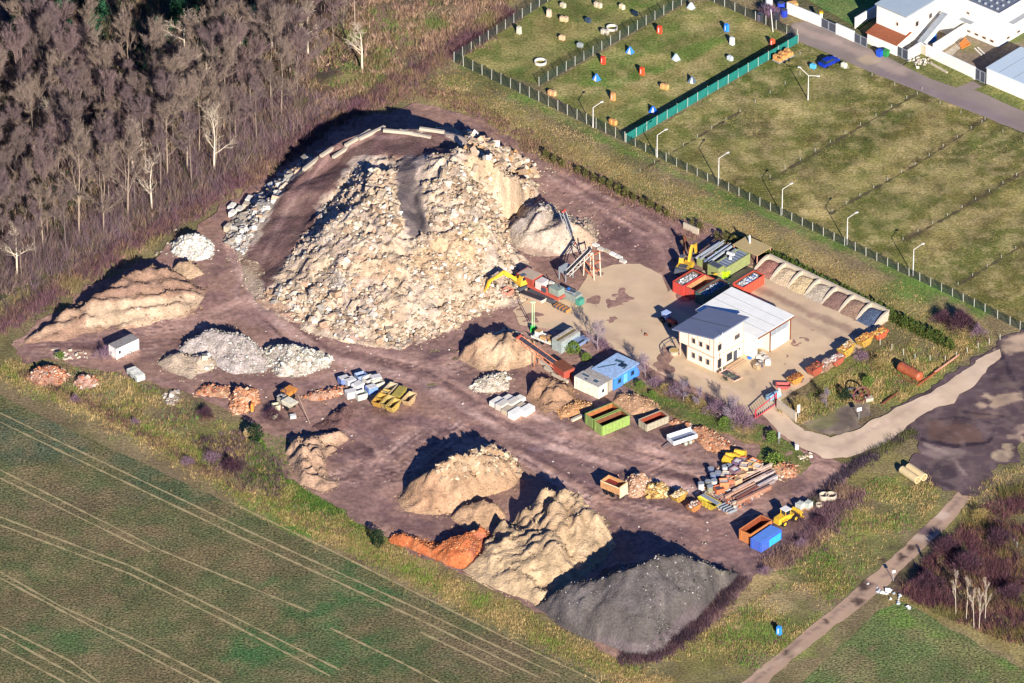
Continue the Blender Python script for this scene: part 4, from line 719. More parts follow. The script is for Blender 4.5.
x, y = scatter([(660, 660), (770, 590), (870, 480), (930, 470), (940, 500), (850, 590), (760, 670)], 9000, rg, clump=5)
strands('tall_grass', 'rough weeds and dry grass between the yard and the dirt track', 'grass', x, y, .2, .75, TAN+['#5f7a34', '#7a5c50', '#68803a'], 5, .04, .45, 47)
x, y = scatter([(775, 412), (800, 400), (890, 345), (960, 340), (1000, 335), (900, 402), (850, 405), (805, 425)], 6000, rg, clump=4)
strands('tall_grass', 'weedy tan and green grass inside the bend of the access road', 'grass', x, y, .2, .9, TAN+['#5f7a34', '#7f6a50'], 5, .04, .45, 48)
x, y = scatter([(900, 592), (925, 562), (968, 520), (1000, 492), (1060, 470), (1080, 660), (1000, 640), (930, 612)], 7000, rg, clump=3)
strands('bramble_thicket', 'dark red purple bramble thicket right of the dirt track', 'bramble', x, y, .6, 1.9, ['#5a3a42', '#6d4a48', '#4a323c', '#7d5c4c', '#3f2c34', '#8a7048', '#66603a'], 6, .04, .5, 49)
x, y = scatter([(900, 600), (1060, 665), (1060, 620), (1000, 600), (950, 560), (970, 490), (1060, 440)], 3000, rg, clump=5)
strands('tall_grass', 'tan grass fringe around the red purple bramble thicket', 'grass', x, y, .3, .8, TAN, 5, .04, .45, 50)
x, y = scatter([(30, 362), (110, 372), (190, 400), (250, 440), (300, 500), (380, 545), (300, 530), (200, 470), (90, 410)], 7000, rg, clump=5)
strands('tall_grass', 'tangled weeds and dry grass on the bank along the lower left of the yard', 'grass', x, y, .2, .9, TAN+['#6b4f4a', '#5f7a34', '#75845a', '#7a5a52'], 5, .04, .45, 51)
x, y = scatter([(250, 430), (290, 440), (290, 480), (340, 510), (395, 545), (330, 535), (240, 480)], 5000, rg)
strands('green_weeds', 'bright green weeds on the bank below the pale soil heaps', 'weeds', x, y, .15, .5, ['#4c6a2c', '#6a8038', '#3f5826', '#85804a'], 5, .05, .5, 52)
x, y = along([(742, 578), (700, 626), (660, 656), (620, 662)], 1500, 2.0, rg)
strands('bramble', 'dark strands standing in for shade along the right foot of the grey ash heap', 'bramble', x, y, .5, 1.3, ['#4f3a42', '#5f484a', '#3f3038'], 6, .04, .5, 53)  # dark strands stand in for the shadow at the heap foot
x, y = along([(770, 568), (810, 540), (835, 510), (850, 488)], 2000, 3.2, rg)
strands('bramble', 'purple bramble strip behind the blue skip and the wheel loader', 'bramble', x, y, .5, 1.4, ['#6a5058', '#7d6060', '#55404a', '#8a6f5c'], 6, .04, .5, 54)
x, y = along([(808, 505), (850, 470), (880, 450), (915, 432)], 1300, 1.6, rg)
strands('bramble', 'dark scrub along the lower kerb of the curved access road', 'bramble', x, y, .3, 1.1, ['#3f3440', '#55464c', '#5a5a38'], 6, .04, .5, 55)
x, y = scatter([(630, 150), (800, 50), (1030, 138), (1030, 320), (985, 305)], 14000, rg, clump=3)
strands('meadow_tufts', 'dry tufts of grass scattered over the mown plots', 'grass', x, y, .06, .2, ['#9a8a58', '#7f7a44', '#6a7038'], 4, .05, .7, 56)

# single bushes
sm = [shrub_mesh(60+i, 3.2, 2.4, 900, ['#7a6070', '#8a7078', '#6a5460']) for i in range(2)]
sb = [shrub_mesh(70+i, 3., 2.2, 900, ['#8f7a4c', '#9c865a', '#7a7040']) for i in range(2)]
sdk = shrub_mesh(80, 4.2, 2.8, 1600, ['#4a323c', '#5d4048', '#3b2a34'], .9, .03)
gr = leafy_mesh(81, 2.6, 1.8, 900, ['#5c7030', '#6f8238', '#4c5f2c'])
gdk = leafy_mesh(82, 2.2, 2.6, 900, ['#22321f', '#2f3f28', '#1a281c'])
def bush(px, py, me, sc, label, name='bare_bush', group=None, sz=1):
    o = link(name, me, None, None, at(px, py, .05), random.uniform(0, 6.28)); o.scale = (sc, sc, sc*sz); tagobj(o, label, 'bush', group)
for (px, py, me, sc, lb) in [(640, 372, sm[0], 1.2, 'lilac leafless bush just right of the blue cabin'), (655, 388, sm[1], 1.1, 'leafless bush third from the blue cabin along the planted bank'), (676, 396, sm[0], 1.3, 'wide lilac bush halfway along the planted bank'),
        (700, 408, sb[0], 1., 'tan bush right of the middle of the planted bank'), (716, 414, sm[1], 1.3, 'lilac bush near the right end of the planted bank'), (738, 424, sm[0], 1.7, 'largest purple bush at the right end of the planted bank beside the gate'),
        (603, 350, sm[1], 1.1, 'leafless bush behind the blue cabin'), (748, 428, sm[1], 1.1, 'small purple bush under the red gate'), (665, 392, sb[1], .9, 'brown bush between two lilac bushes on the planted bank'), (690, 402, sb[1], .8, 'small tan bush beside the grave like posts on the bank'),
        (640, 388, gr, .8, 'round green bush at the left end of the planted bank'), (725, 426, gr, 1., 'green bush below the purple bushes near the gate'), (652, 396, gr, .6, 'tiny yellow green bush on the planted bank'), (574, 352, gr, 1.1, 'dull green bush between the grey container and the blue cabin'), (586, 360, gr, .8, 'low green bush just behind the blue cabin corner'),
        (378, 545, gdk, 1.2, 'single dark green bush at the edge of the crop field beside the red heap'), (232, 470, sdk, .9, 'dark purple bush on the lower left bank'), (212, 462, sm[0], 1., 'purple bush left of the dark bush on the lower left bank'), (255, 440, gdk, 1.3, 'dark green bush under the weedy skip left of the yard'), (272, 418, sdk, .8, 'dark bush behind the small dumpers'),
        (205, 416, sdk, .7, 'dark bush below the orange brick row'), (188, 465, sm[1], .8, 'low purple bush beside the grass track on the left bank'), (75, 402, sm[0], .7, 'small purple bush below the pink brick heap'), (105, 358, sm[1], 1.1, 'purple bush left of the white site caravan'), (60, 358, gr, .7, 'green bush above the pink brick heap'), (135, 424, sm[1], .6, 'small red brown bush on the left bank'),
        (962, 328, sdk, 1.3, 'round dark purple bush where the long fence meets the road'), (942, 322, sdk, .9, 'smaller dark bush left of the round one by the road'), (978, 335, sm[0], 1., 'purple bush right of the round dark bush by the road'), (772, 440, gr, 1., 'green bush beside the concrete gate wall'), (825, 402, sb[0], 1., 'tan bush left of the rusty wheel in the road bend'), (845, 400, gdk, .9, 'dark bush beside the rusty wheel in the road bend'), (868, 385, gr, .9, 'green bush right of the rusty wheel in the road bend'), (800, 405, sb[1], 1., 'tan bush behind the white gate sign'), (880, 368, sb[0], 1.1, 'tan bush left of the rusty tank'), (862, 360, sm[1], .9, 'brown bush above the rusty tank'), (775, 465, gr, 1.3, 'round green bush beside the scrap beams'),
        (922, 588, sdk, 1., 'dark bush at the left tip of the red bramble thicket'), (930, 590, sdk, 1.3, 'dark bush in the middle of the red bramble thicket'), (965, 570, sdk, 1.4, 'largest dark bush in the red bramble thicket behind the birches'), (1000, 545, sdk, 1.3, 'dark bush in the upper right of the bramble thicket'), (1010, 600, sdk, 1.2, 'dark bush right of the birches'), (980, 520, sb[0], 1.2, 'tan bush at the top of the bramble thicket'), (945, 552, sdk, 1.2, 'dark bush upper left in the bramble thicket'),
        (770, 18, sm[0], 1.4, 'purple bush beside the blue junk at the top of the pitch'), (795, 520, sdk, .6, 'dark bush behind the wheel loader'), (800, 548, sm[1], .9, 'purple bush right of the blue skip'), (820, 525, sdk, .7, 'dark bush right of the wheel loader'), (765, 575, sm[0], .8, 'purple bush below the blue skip')]:
    bush(px, py, me, sc, lb)
# trees on the planted bank
bt = [tree_meshes(400+i, 7.5, 1., '#8f8082', '#857681', fork=.3, ntw=900, r0=.1, upright=.7, twl=.9) for i in range(2)]
for (px, py, i, sc, lb) in [(598, 352, 0, .95, 'leafless young tree behind the blue cabin'), (645, 378, 1, .8, 'leafless young tree right of the blue cabin'), (683, 402, 0, .7, 'leafless young tree in the middle of the planted bank'), (735, 424, 1, .95, 'leafless young tree near the red gate'), (826, 408, 0, .6, 'thin leafless sapling in the road bend'), (700, 408, 1, .7, 'leafless sapling on the planted bank behind the white trailer')]:
    place_tree(bt[i], 'young_tree', at(px, py), random.uniform(0, 6.28), sc, lb)
bi = [tree_meshes(420+i, 8., .3, '#cbbda6', '#8a766a', fork=.75, ntw=420, r0=.055, upright=1, twl=.8) for i in range(2)]
for (px, py, lb) in [(956, 616, 'leftmost thin birch with a white stem in the bramble thicket'), (966, 621, 'second thin white birch from the left'), (974, 628, 'third thin white birch from the left'), (979, 630, 'fourth thin white birch from the left'), (985, 622, 'rightmost and leaning thin white birch')]:
    place_tree(bi[int(px) % 2], 'birch_tree', at(px, py), px, .8, lb)
x, y = scatter([(622, 384), (660, 388), (745, 420), (765, 430), (760, 446), (715, 434), (650, 408)], 1500, rg)
strands('tall_grass', 'rough green and brown weeds on the planted bank between yard and gravel', 'grass', x, y, .2, .8, ['#55702f', '#7d6a48', '#66683a', '#8f7a50', '#5f4f48'], 5, .04, .45, 61)
x, y = along([(20, 372), (60, 392), (110, 415), (180, 455), (215, 478)], 900, 1.6, rg)
strands('bramble', 'low purple brown scrub line between the grass track and the crop field', 'bramble', x, y, .3, .9, ['#6a4f4c', '#7d6254', '#5a4440'], 6, .04, .5, 62)
x, y = scatter([(190, 440), (240, 430), (290, 470), (280, 500), (230, 490)], 900, rg)
strands('bramble', 'dark purple bramble patch around the lower left bushes', 'bramble', x, y, .4, 1.3, ['#54404a', '#6a5058', '#7a6458', '#45353c'], 6, .04, .5, 63)
x, y = scatter([(755, 446), (775, 436), (800, 452), (812, 464), (800, 476), (762, 468)], 700, rg)
strands('tall_grass', 'green weeds in the corner between the scrap beams and the road', 'grass', x, y, .15, .6, ['#55702f', '#6f7a3c', '#8f7a50'], 5, .04, .45, 64)
# hedge of small conifers behind the bays, and the sparse hedge north of the yard
cm = [leafy_mesh(90+i, 1.5, 1.9, 420, ['#39471f', '#4a5a28', '#2c3a1a', '#5a5a2c'], True, .26) for i in range(3)]
P = [Vector(p[:2]) for p in ats([(742, 246), (776, 262), (896, 322), (952, 350)])]
L = [(b-a).length for a, b in zip(P[:-1], P[1:])]; s = 0; tot = sum(L); k = 0
while s < tot:
    q = s; i = 0
    while q > L[i] and i < len(L)-1: q -= L[i]; i += 1
    p = P[i].lerp(P[i+1], q/L[i])
    o = link('hedge_conifer', cm[k % 3], None, None, (p.x+random.uniform(-.2, .2), p.y+random.uniform(-.2, .2), 0), k*1.7); o.scale = (1.25, 1.25, random.uniform(1., 1.4))
    tagobj(o, 'small dark green conifer in the trimmed hedge behind the gravel bays', 'conifer', 'conifers of the hedge behind the bays'); s += random.uniform(.85, 1.05); k += 1
hb = [leafy_mesh(95+i, 1.5, 1.5, 300, ['#55552c', '#6a6038', '#474a28'], False, .24) for i in range(2)]
P = [Vector(p[:2]) for p in ats([(546, 158), (650, 208), (742, 250)])]; k = 0
for a, b in zip(P[:-1], P[1:]):
    n = int((b-a).length/1.9)
    for j in range(n):
        if random.random() < .18: continue
        p = a.lerp(b, j/n); o = link('hedge_bush', hb[k % 2], None, None, (p.x, p.y+random.uniform(-.3, .3), 0), k*2.1); sc = random.uniform(.7, 1.25); o.scale = (sc, sc, sc*1.2); k += 1
        tagobj(o, 'small olive bush in the gappy hedge behind the rubble yard', 'bush', 'bushes of the gappy hedge behind the yard')
# ------------------------------------------------------------------ buildings
def pm(name, c, **k):
    k.setdefault('rough', .5); k.setdefault('vary', .18); k.setdefault('size', .8); return mat(name, c, **k)
WHITE = pm('white_render', '#ded9cd', vary=.12, size=1.6); GLASS = mat('window_glass', '#18222c', '#2b3a48', size=2, rough=.15, spec=.6); CREAMW = pm('cream_wall', '#e0d8c0', vary=.13, size=1.4)
SLATE = pm('grey_roof', '#767b8c', vary=.12, size=1.5, rough=.6); ZINC = pm('pale_metal_roof', '#e4e2d6', vary=.1, size=2); WOODB = pm('pinkish_band', '#c9a88e'); DGREY = pm('dark_metal', '#4a4d55'); GREYM = pm('grey_metal', '#8d9296')
RUST = pm('rust', '#7d4a32', rough=.85, vary=.4, size=.4); STEEL = pm('galvanised', '#a3a8ab'); CONC = pm('concrete', '#b8aa94', rough=.9, vary=.15, bump=.03); TYRE = pm('tyre_rubber', '#1d1c1f', rough=.9); WOOD = pm('raw_wood', '#b8905f', rough=.8, vary=.3, size=.4)
def box_part(name, m, parent, *boxes):
    b = MB()
    for c, d, *r in boxes: b.box(c, d, *r)
    return b.build(name, m, parent)
def window(par, c, w_, h_, axis='x', m=WOODB):   # window in a wall whose normal is -y ('x' runs along) or +x ('y' runs along)
    b = MB(); t = .09
    for sx in (-1, 1):
        if axis == 'x': b.box((c[0]+sx*w_/2, c[1]-.03, c[2]), (t, .1, h_+t)); b.box((c[0], c[1]-.03, c[2]+sx*h_/2), (w_-t-.004, .1, t))
        else: b.box((c[0]+.03, c[1]+sx*w_/2, c[2]), (.1, t, h_+t)); b.box((c[0]+.03, c[1], c[2]+sx*h_/2), (.1, w_-t-.004, t))
    f = b.build('window', m, par)
    box_part('pane', GLASS, f, (c, (w_-t, .06, h_-t) if axis == 'x' else (.06, w_-t, h_-t)))
    return f
o = empty('office_building', at(714.3, 373), U, 'two storey cream office building with pinkish bands and a grey single pitch roof', 'office')
b = MB(); b.box((-3.25, 4, 1.6), (6.5, 8, 3.2)); b.build('ground_floor_wall', CREAMW, o)
zt = lambda x: 7.65+.2*x
b = MB(); b.hexa([(-8.4, 0, 3.21), (0, 0, 3.21), (0, 8, 3.21), (-8.4, 8, 3.21)], [(-8.4, 0, zt(-8.4)), (0, 0, zt(0)), (0, 8, zt(0)), (-8.4, 8, zt(-8.4))]); b.build('upper_floor_wall', CREAMW, o)
b = MB(); q = [(-9.3, -1), (.5, -1), (.5, 9), (-9.3, 9)]; b.hexa([(x, y, zt(x)+.005) for x, y in q], [(x, y, zt(x)+.24) for x, y in q]); rf = b.build('roof', SLATE, o)
box_part('roof_ridge_seam', DGREY, rf, ((-4.4, 4, zt(-4.4)+.27), (9.6, .1, .06), 0, -math.atan(.2)))
bands = [((-3.25, -.02, 3.2), (6.6, .08, .28)), ((.02, 4, 3.2), (.08, 8.1, .28)), ((-6.4, -.02, 1.6), (.2, .08, 3)), ((-.12, -.025, 1.6), (.22, .08, 3.0)), ((-.12, -.025, 5.4), (.22, .08, 4.1)), ((-6.1, -.025, 4.8), (.18, .08, 2.9)), ((-3.9, -.025, 6.2), (.12, .08, 1.2)), ((-8.3, -.02, 4.6), (.18, .08, 2.6)), ((.025, 7.9, 4.), (.08, .2, 7.2)), ((-1.1, -.025, 6.2), (.12, .08, 1.6)), ((.025, 4, 5.95), (.08, 7.6, .14))]
for c, d in bands: box_part('facade_band', WOODB, o, (c, d))
for x in (-4.9, -3.2, -1.5): window(o, (x, -.03, 1.75), .8, 1.15); window(o, (x, -.03, 4.85), .8, 1.05)
for y, z, w_, h_ in ((1.3, 1.5, 1.1, 1.9), (1.3, 4.9, 1.1, 1.3), (4.1, 1.6, 1.6, 1.7), (6.2, 4.9, 1.5, 1.0), (6.9, 2.0, .5, .5)): window(o, (.03, y, z), w_, h_, 'y')
tube_part0 = MB(); tube_part0.tube((.12, .35, 0), (.12, .35, 7.5), .07, None, 6); tube_part0.build('downpipe', STEEL, o); box_part('gutter', STEEL, o, ((.56, 4, zt(.5)+.02), (.12, 10, .12))); box_part('door_slab', DGREY, o, ((.04, 5.8, 1.05), (.06, 1., 2.1)))
box_part('porch_post', WOODB, o, ((-8.25, .15, 1.6), (.18, .18, 3.18)))
w0 = empty('warehouse', at(714.3, 373), U, 'low white warehouse with a flat pale metal roof joined to the back of the office', 'warehouse')
b = MB(); b.box((-5.1, 12.98, 2.4), (11.8, 9.6, 4.8)); b.box((1.92, 8.3, 2.4), (2.2, .24, 4.8)); b.box((1.92, 14.7, 2.4), (2.2, 5.6, 4.8)); b.build('wall', CREAMW, w0)
b = MB(); q = [(-11.4, 8.0), (3.4, 8.0), (3.4, 18.2), (-11.4, 18.2)]; b.hexa([(x, y, 4.82+.02*(y-8)) for x, y in q], [(x, y, 5.05+.02*(y-8)) for x, y in q]); r_ = b.build('roof', ZINC, w0)
for y in (10.6, 13.1, 15.6): box_part('roof_seam', GREYM, r_, ((-4, y, 5.09+.02*(y-8)), (14.6, .06, .05)))
box_part('fascia', RUST, w0, ((3.44, 13.1, 4.9), (.08, 10.2, .3)))
box_part('sign_panel', GREYM, w0, ((3.06, 14.5, 3.95), (.1, 5.3, 1.3)))
for k in range(4): box_part('panel_rib', STEEL, w0, ((3.13, 12.2+1.5*k, 3.95), (.05, .08, 1.3)))
dr = box_part('roller_door', WHITE, w0, ((3.05, 14.6, 1.6), (.08, 3.8, 3.1))); box_part('door_handle', DGREY, dr, ((3.12, 14.6, .9), (.06, .4, .08)))
for y in (11.9, 17.6): box_part('corner_post', RUST, w0, ((3.15, y, 2.4), (.16, .16, 4.7)))
box_part('side_door', DGREY, w0, ((.84, 10.2, 1.1), (.06, 1., 2.2)))
box_part('blue_crate', pm('blue_plastic', '#2f6fc0'), empty('crate', at(749.5, 359.5), U, 'small bright blue crate against the warehouse wall', 'crate'), ((0, 0, .25), (.7, .5, .5)))

# white compound in the top right corner
def wallseg(px0, px1, hgt, label, th=.25, name='garden_wall', m=WHITE, cap=True):
    a = Vector(at(*px0)); c = Vector(at(*px1)); L = (c-a).length; an = math.atan2(c.y-a.y, c.x-a.x)
    t = empty(name, a, an, label, 'wall'); box_part('wall_panel', m, t, ((L/2, 0, hgt/2-.1), (L, th, hgt+.2)))
    if cap: box_part('coping', ZINC, t, ((L/2, 0, hgt+.03), (L+.05, th+.12, .06)))
    return t
def gate(px0, px1, hgt, label, m=DGREY, leaves=2):
    a = Vector(at(*px0)); c = Vector(at(*px1)); L = (c-a).length; an = math.atan2(c.y-a.y, c.x-a.x)
    t = empty('gate', a, an, label, 'gate'); lw = L/leaves
    for k in range(leaves):
        f = MB(); x0 = k*lw+.04; x1 = (k+1)*lw-.04
        f.box(((x0+x1)/2, 0, .15), (x1-x0, .08, .12)); f.box(((x0+x1)/2, 0, hgt-.06), (x1-x0, .08, .12)); f.box((x0+.05, 0, hgt/2), (.1, .085, hgt-.02)); f.box((x1-.05, 0, hgt/2), (.1, .085, hgt-.02))
        lf = f.build('gate_leaf', GREYM, t)
        box_part('infill_panel', m, lf, (((x0+x1)/2, 0, hgt/2), (x1-x0-.2, .03, hgt-.3)))
    return t
wallseg((787, 13), (821, 27), 2.3, 'white garden wall at the far left end of the compound above the lane')
gate((821, 27), (836, 34), 2.1, 'dark double gate at the left of the white compound, beside the yellow post')
wallseg((836, 34), (854, 42), 2.3, 'short white garden wall between the two left dark gates')
gate((854, 42), (867, 48), 2.1, 'dark grey gate directly left of the brown tiled garage')
gate((896, 55), (908, 61), 2.2, 'grey gate directly right of the brown tiled garage')
wallseg((908, 61), (920, 53.5), 2.4, 'short white wall jutting out right of the grey garage gate')
wallseg((920, 53), (926, 56), 2.2, 'narrow tan wall section behind the front lawn', m=CONC)
wallseg((926, 56), (975, 79), 2.5, 'long white garden wall behind the front lawn')
gate((975, 79), (985, 84), 2.5, 'grey double gate between the long white wall and the white shed')
wallseg((855, 28), (877, 15), 2.2, 'white side wall running back from the compound gate')
wallseg((933, 56), (966, 35), 2.6, 'tall white inner wall inside the compound garden')
t = empty('yellow_post', at(821, 24), 0, 'short yellow capped post on the white compound wall', 'post'); box_part('post_body', WHITE, t, ((0, 0, 1.2), (.5, .5, 2.4))); box_part('post_cap', pm('yellow_paint', '#e0b020'), t, ((0, 0, 2.6), (.7, .7, .3)))
h1 = empty('white_house', at(905, 50), U, 'white house with a pale grey flat roof behind the tiled garage', 'house')
box_part('wall', WHITE, h1, ((-3.6, 6.5, 3.7), (7.2, 13, 7.4))); rf = box_part('roof', pm('blue_grey_roof', '#a4b0b4', vary=.08), h1, ((-3.6, 6.5, 7.5), (7.7, 13.5, .2)))
box_part('eaves_trim', GREYM, rf, ((-3.6, -.22, 7.42), (7.8, .1, .3)), ((.22, 6.5, 7.42), (.1, 13.4, .3)))
window(h1, (-2., -.03, 5), .5, .7)
window(h1, (.03, 3.4, 4.4), 1., 1.1, 'y'); window(h1, (.03, 7.5, 4.4), 1., 1.1, 'y')
sr = empty('side_stair_roof', at(914, 52), U, 'sloping grey stair roof running beside the white house', 'roof')
b = MB(); b.hexa([(0, 0, 0), (1.1, 0, 0), (1.1, 8.5, 3.6), (0, 8.5, 3.6)], [(0, 0, 1.2), (1.1, 0, 1.2), (1.1, 8.5, 5.0), (0, 8.5, 5.0)]); b.build('stair_wall', WHITE, sr)
b = MB(); b.hexa([(-.1, -.1, 1.21), (1.2, -.1, 1.21), (1.2, 8.6, 5.05), (-.1, 8.6, 5.05)], [(-.1, -.1, 1.4), (1.2, -.1, 1.4), (1.2, 8.6, 5.23), (-.1, 8.6, 5.23)]); b.build('roof_slab', GREYM, sr)
g1 = empty('garage', at(896.5, 56), U, 'white garage with a brown tiled lean-to roof', 'garage')
b = MB(); b.hexa([(-7.3, 0, 0), (0, 0, 0), (0, 4.2, 0), (-7.3, 4.2, 0)], [(-7.3, 0, 2.4), (0, 0, 2.4), (0, 4.2, 3.3), (-7.3, 4.2, 3.3)]); b.build('wall', WHITE, g1)
M_TILE = pm('brown_tiles', '#9a5a3c', vary=.3, size=.5, rough=.8)
rp = MB(); rp.hexa([(-7.5, -.3, 2.36), (.2, -.3, 2.36), (.2, 4.3, 3.35), (-7.5, 4.3, 3.35)], [(-7.5, -.3, 2.5), (.2, -.3, 2.5), (.2, 4.3, 3.49), (-7.5, 4.3, 3.49)]); rr_ = rp.build('roof', M_TILE, g1)
tb = MB()
for i in range(13):
    for j in range(26): tb.box((-7.35+j*.3, -.15+i*.34, 2.56+.215*i*.34), (.26, .32, .05), 0, 0, -.12+.22)
tl_ = tb.build('roof_tiles', M_TILE, rr_); tl_['kind'] = 'stuff'
h2 = empty('white_villa', at(998, 48), U, 'large white modern villa with a dark flat roof dotted with vents', 'house')
box_part('wall', WHITE, h2, ((-9, 8, 3.6), (18, 16, 7.2)))
box_part('lower_wing', WHITE, h2, ((-13, -1.3, 2.), (8, 2.5, 4)))
rf = box_part('roof', pm('dark_flat_roof', '#6a6f78', vary=.1), h2, ((-8.8, 8.1, 7.25), (17, 15.2, .16)))
pr = MB(); pr.box((-9, .12, 7.35), (18, .24, .4)); pr.box((-.12, 8, 7.36), (.24, 15.5, .4)); pr.build('parapet', WHITE, rf)
for i in range(10):
    for j in range(4): box_part('roof_vent', STEEL, rf, ((-1.6-i*1.5, 1.5+j*1.7, 7.5), (.35, .35, .36)))
for x, y, L_ in ((-8.2, -.55, 4.4),): box_part('balcony_slab', GREYM, h2, ((x, y, 3.4), (L_, 1.1, .2)))
box_part('canopy', GREYM, h2, ((.6, 6., 4.4), (1.2, 6, .2)))
for k in range(5): window(h2, (-1.5-k*1.9, -.03, 1.), .9, .5)
for k in range(2): window(h2, (.03, 3+k*3.2, 1.), .9, .5, 'y')
window(h2, (-7.5, -.03, 4.9), .7, .5); window(h2, (-13.5, -.03, 5.2), .8, .8)
h3 = empty('white_shed', at(986.3, 84), U, 'white shed with a pale blue metal roof at the right picture edge', 'shed')
box_part('wall', WHITE, h3, ((8, 5.2, 1.75), (16, 10.4, 3.5))); rf = box_part('roof', pm('pale_blue_roof', '#b4c2c8', vary=.06), h3, ((8, 5.2, 3.58), (16.3, 10.7, .14)))
for k in range(4): box_part('roof_seam', GREYM, rf, ((3+k*3.4, 5.2, 3.67), (.08, 10.4, .05)))
pth = sheet('garden_path', [(940, 56), (960, 42), (966, 44), (948, 60)], .13, '#a59a88', res=1, m=M_GROUND, seed=61, jit=.1)
t = empty('blue_tarpaulin', at(931, 41), .4, 'bright blue tarpaulin draped in the compound corner', 'tarpaulin')
b = MB(); b.hexa([(-1, -.7, 0), (1, -.9, 0), (.9, .7, 0), (-.9, .6, 0)], [(-.6, -.4, 2.6), (.6, -.3, 3.0), (.6, .4, 2.8), (-.6, .3, 2.4)]); b.build('sheet', pm('blue_sheet', '#1f6fd0', rough=.4), t)
t = empty('orange_shelter', at(964, 47), .8, 'orange pile of boards in the villa garden', 'pile')
for k in range(4): box_part('board', pm('orange_board', '#d8803a'), t, ((0, -.5+k*.3, .4+.25*k), (2.6, .3, .12), .1*k))
for k, (px, py) in enumerate([(978, 52), (981, 51)]):
    t = empty('plank', at(px, py), yaw(8, 9), ['left', 'right'][k]+' white plank lying in the villa garden', 'plank'); box_part('board', WHITE, t, ((0, 0, .12), (3., .25, .08)))
for (px, c, lb) in [(879.5, '#1f4fc0', 'blue wheelie bin against the garage wall'), (886, '#2f8a4a', 'green wheelie bin right of the blue one')]:
    t = empty('wheelie_bin', at(px, 56.5), U, lb, 'bin'); mm = pm('bin_'+c[1:], c); b = MB(); b.hexa([(-.4, -.4, .1), (.4, -.4, .1), (.4, .4, .1), (-.4, .4, .1)], [(-.55, -.5, 1.3), (.55, -.5, 1.3), (.55, .5, 1.3), (-.55, .5, 1.3)]); b.build('bin_body', mm, t)
    box_part('lid', mm, t, ((0, 0, 1.37), (1.15, 1.1, .1))); wb = MB(); wb.wheel((-.4, .5, .15), .15, .1, 8); wb.wheel((.4, .5, .15), .15, .1, 8); wb.build('wheels', TYRE, t)
t = empty('rubble_patch', at(921, 62.5), 0, 'small pile of pale rubble on the front lawn', 'rubble'); rr = np.random.RandomState(3); q = Vector(at(921, 62.5))
chunks('rubble', rr.normal(0, .9, 60), rr.normal(0, .9, 60), rr.uniform(.1, .5, 60), rr.uniform(.2, .6, 60), ['#d8cfbe', '#b5a898'], t)
t = empty('beam', at(939, 69), yaw(16, 10), 'pale concrete beam lying on the front lawn', 'beam'); box_part('beam_body', CONC, t, ((0, 0, .25), (4.6, .35, .3)))

# ------------------------------------------------------------------ containers, skips, cabins
def paintm(c, **k):
    a = lin(c); d = lin('#6e5e50'); f = .42+k.get('vary', .22)*.5
    return mat('paint_'+c[1:], c, tuple(a[i]*(1-f)+d[i]*f for i in range(3)), rough=.6, size=.55)
def container(px, py, L, W, Hh, an, c, label, inside='#6a3f2c', group=None, name='roll_off_skip', load=None, cat='skip', z=.12):
    t = empty(name, at(px, py, z), an, label, cat, group); m = paintm(c); th = .1
    b = MB(); b.box((0, -W/2+th/2, Hh/2+.15), (L, th, Hh-.1)); b.box((0, W/2-th/2, Hh/2+.15), (L, th, Hh-.1)); b.box((-L/2+th/2, 0, Hh/2+.15), (th, W-2*th-.004, Hh-.1)); b.build('body', m, t)
    box_part('tail_door', m, t, ((L/2-th/2, 0, Hh/2+.15), (th, W-2*th-.004, Hh-.12)))
    b = MB(); b.box((0, 0, .2), (L-.22, W-.22, .1))
    for s in (-1, 1): b.box((0, s*(W/2-th-.012), Hh/2+.2), (L-.24, .02, Hh-.2)); b.box((s*(L/2-th-.012), 0, Hh/2+.2), (.02, W-.26, Hh-.2))
    b.build('lining', pm('lining_'+inside[1:], inside, rough=.9, vary=.35, size=.6), t)
    b = MB(); n = int(L/.75)
    for k in range(n+1):
        x = -L/2+.06+k*(L-.12)/n
        for s in (-1, 1): b.box((x, s*(W/2+.035), Hh/2+.12), (.1, .07, Hh-.2))
    for s in (-.35, .35): b.box((L/2+.03, W*s, Hh/2+.15), (.06, .1, Hh-.2)); b.box((-L/2-.03, W*s, Hh/2+.15), (.06, .1, Hh-.2))
    b.build('side_ribs', m, t)
    b = MB()
    for s in (-1, 1): b.box((0, s*(W/2), Hh+.13), (L+.1, .16, .1)); b.box((s*L/2, 0, Hh+.131), (.16, W-.17, .1))
    b.build('top_rim', m, t)
    b = MB(); b.box((0, -W*.3, .07), (L*.95, .14, .14)); b.box((0, W*.3, .07), (L*.95, .14, .14)); b.build('skids', DGREY, t)
    if load:
        rng = np.random.RandomState(int(px)); n = load.get('n', 260); zf = load.get('z', Hh-.1)
        x = rng.uniform(-L/2+.35, L/2-.35, n); y = rng.uniform(-W/2+.35, W/2-.35, n); s = rng.uniform(.15, load.get('s', .45), n)
        zz = zf-.35+.35*(1-(2*x/L)**2)*(1-(2*y/W)**2)+rng.uniform(0, .15, n); ca, sa = math.cos(an), math.sin(an); P = Vector(t.location)
        bb = MB(); bb.box((0, 0, (zf-.3)/2+.2), (L-.3, W-.3, zf-.4)); bb.build('load_bed', pm('load_dirt', '#8c8478', rough=.9), t)
        l = chunks('scrap_load', P.x+ca*x-sa*y, P.y+sa*x+ca*y, P.z+zz, s, load['c'], None, flat=.5, seed=int(px)+7)
        tagobj(l, load['label'], 'load')
    return t
VC = V
PALE = ['#d8d8d4', '#b8bcc0', '#8f949a', '#e6e4dc', '#70757c', '#a8a090']
container(688, 289, 5.6, 2.5, 2.3, VC, '#c8342a', 'red skip heaped with pale scrap, leftmost of the row behind the warehouse', load=dict(c=PALE, label='heap of pale scrap filling the leftmost red skip'))
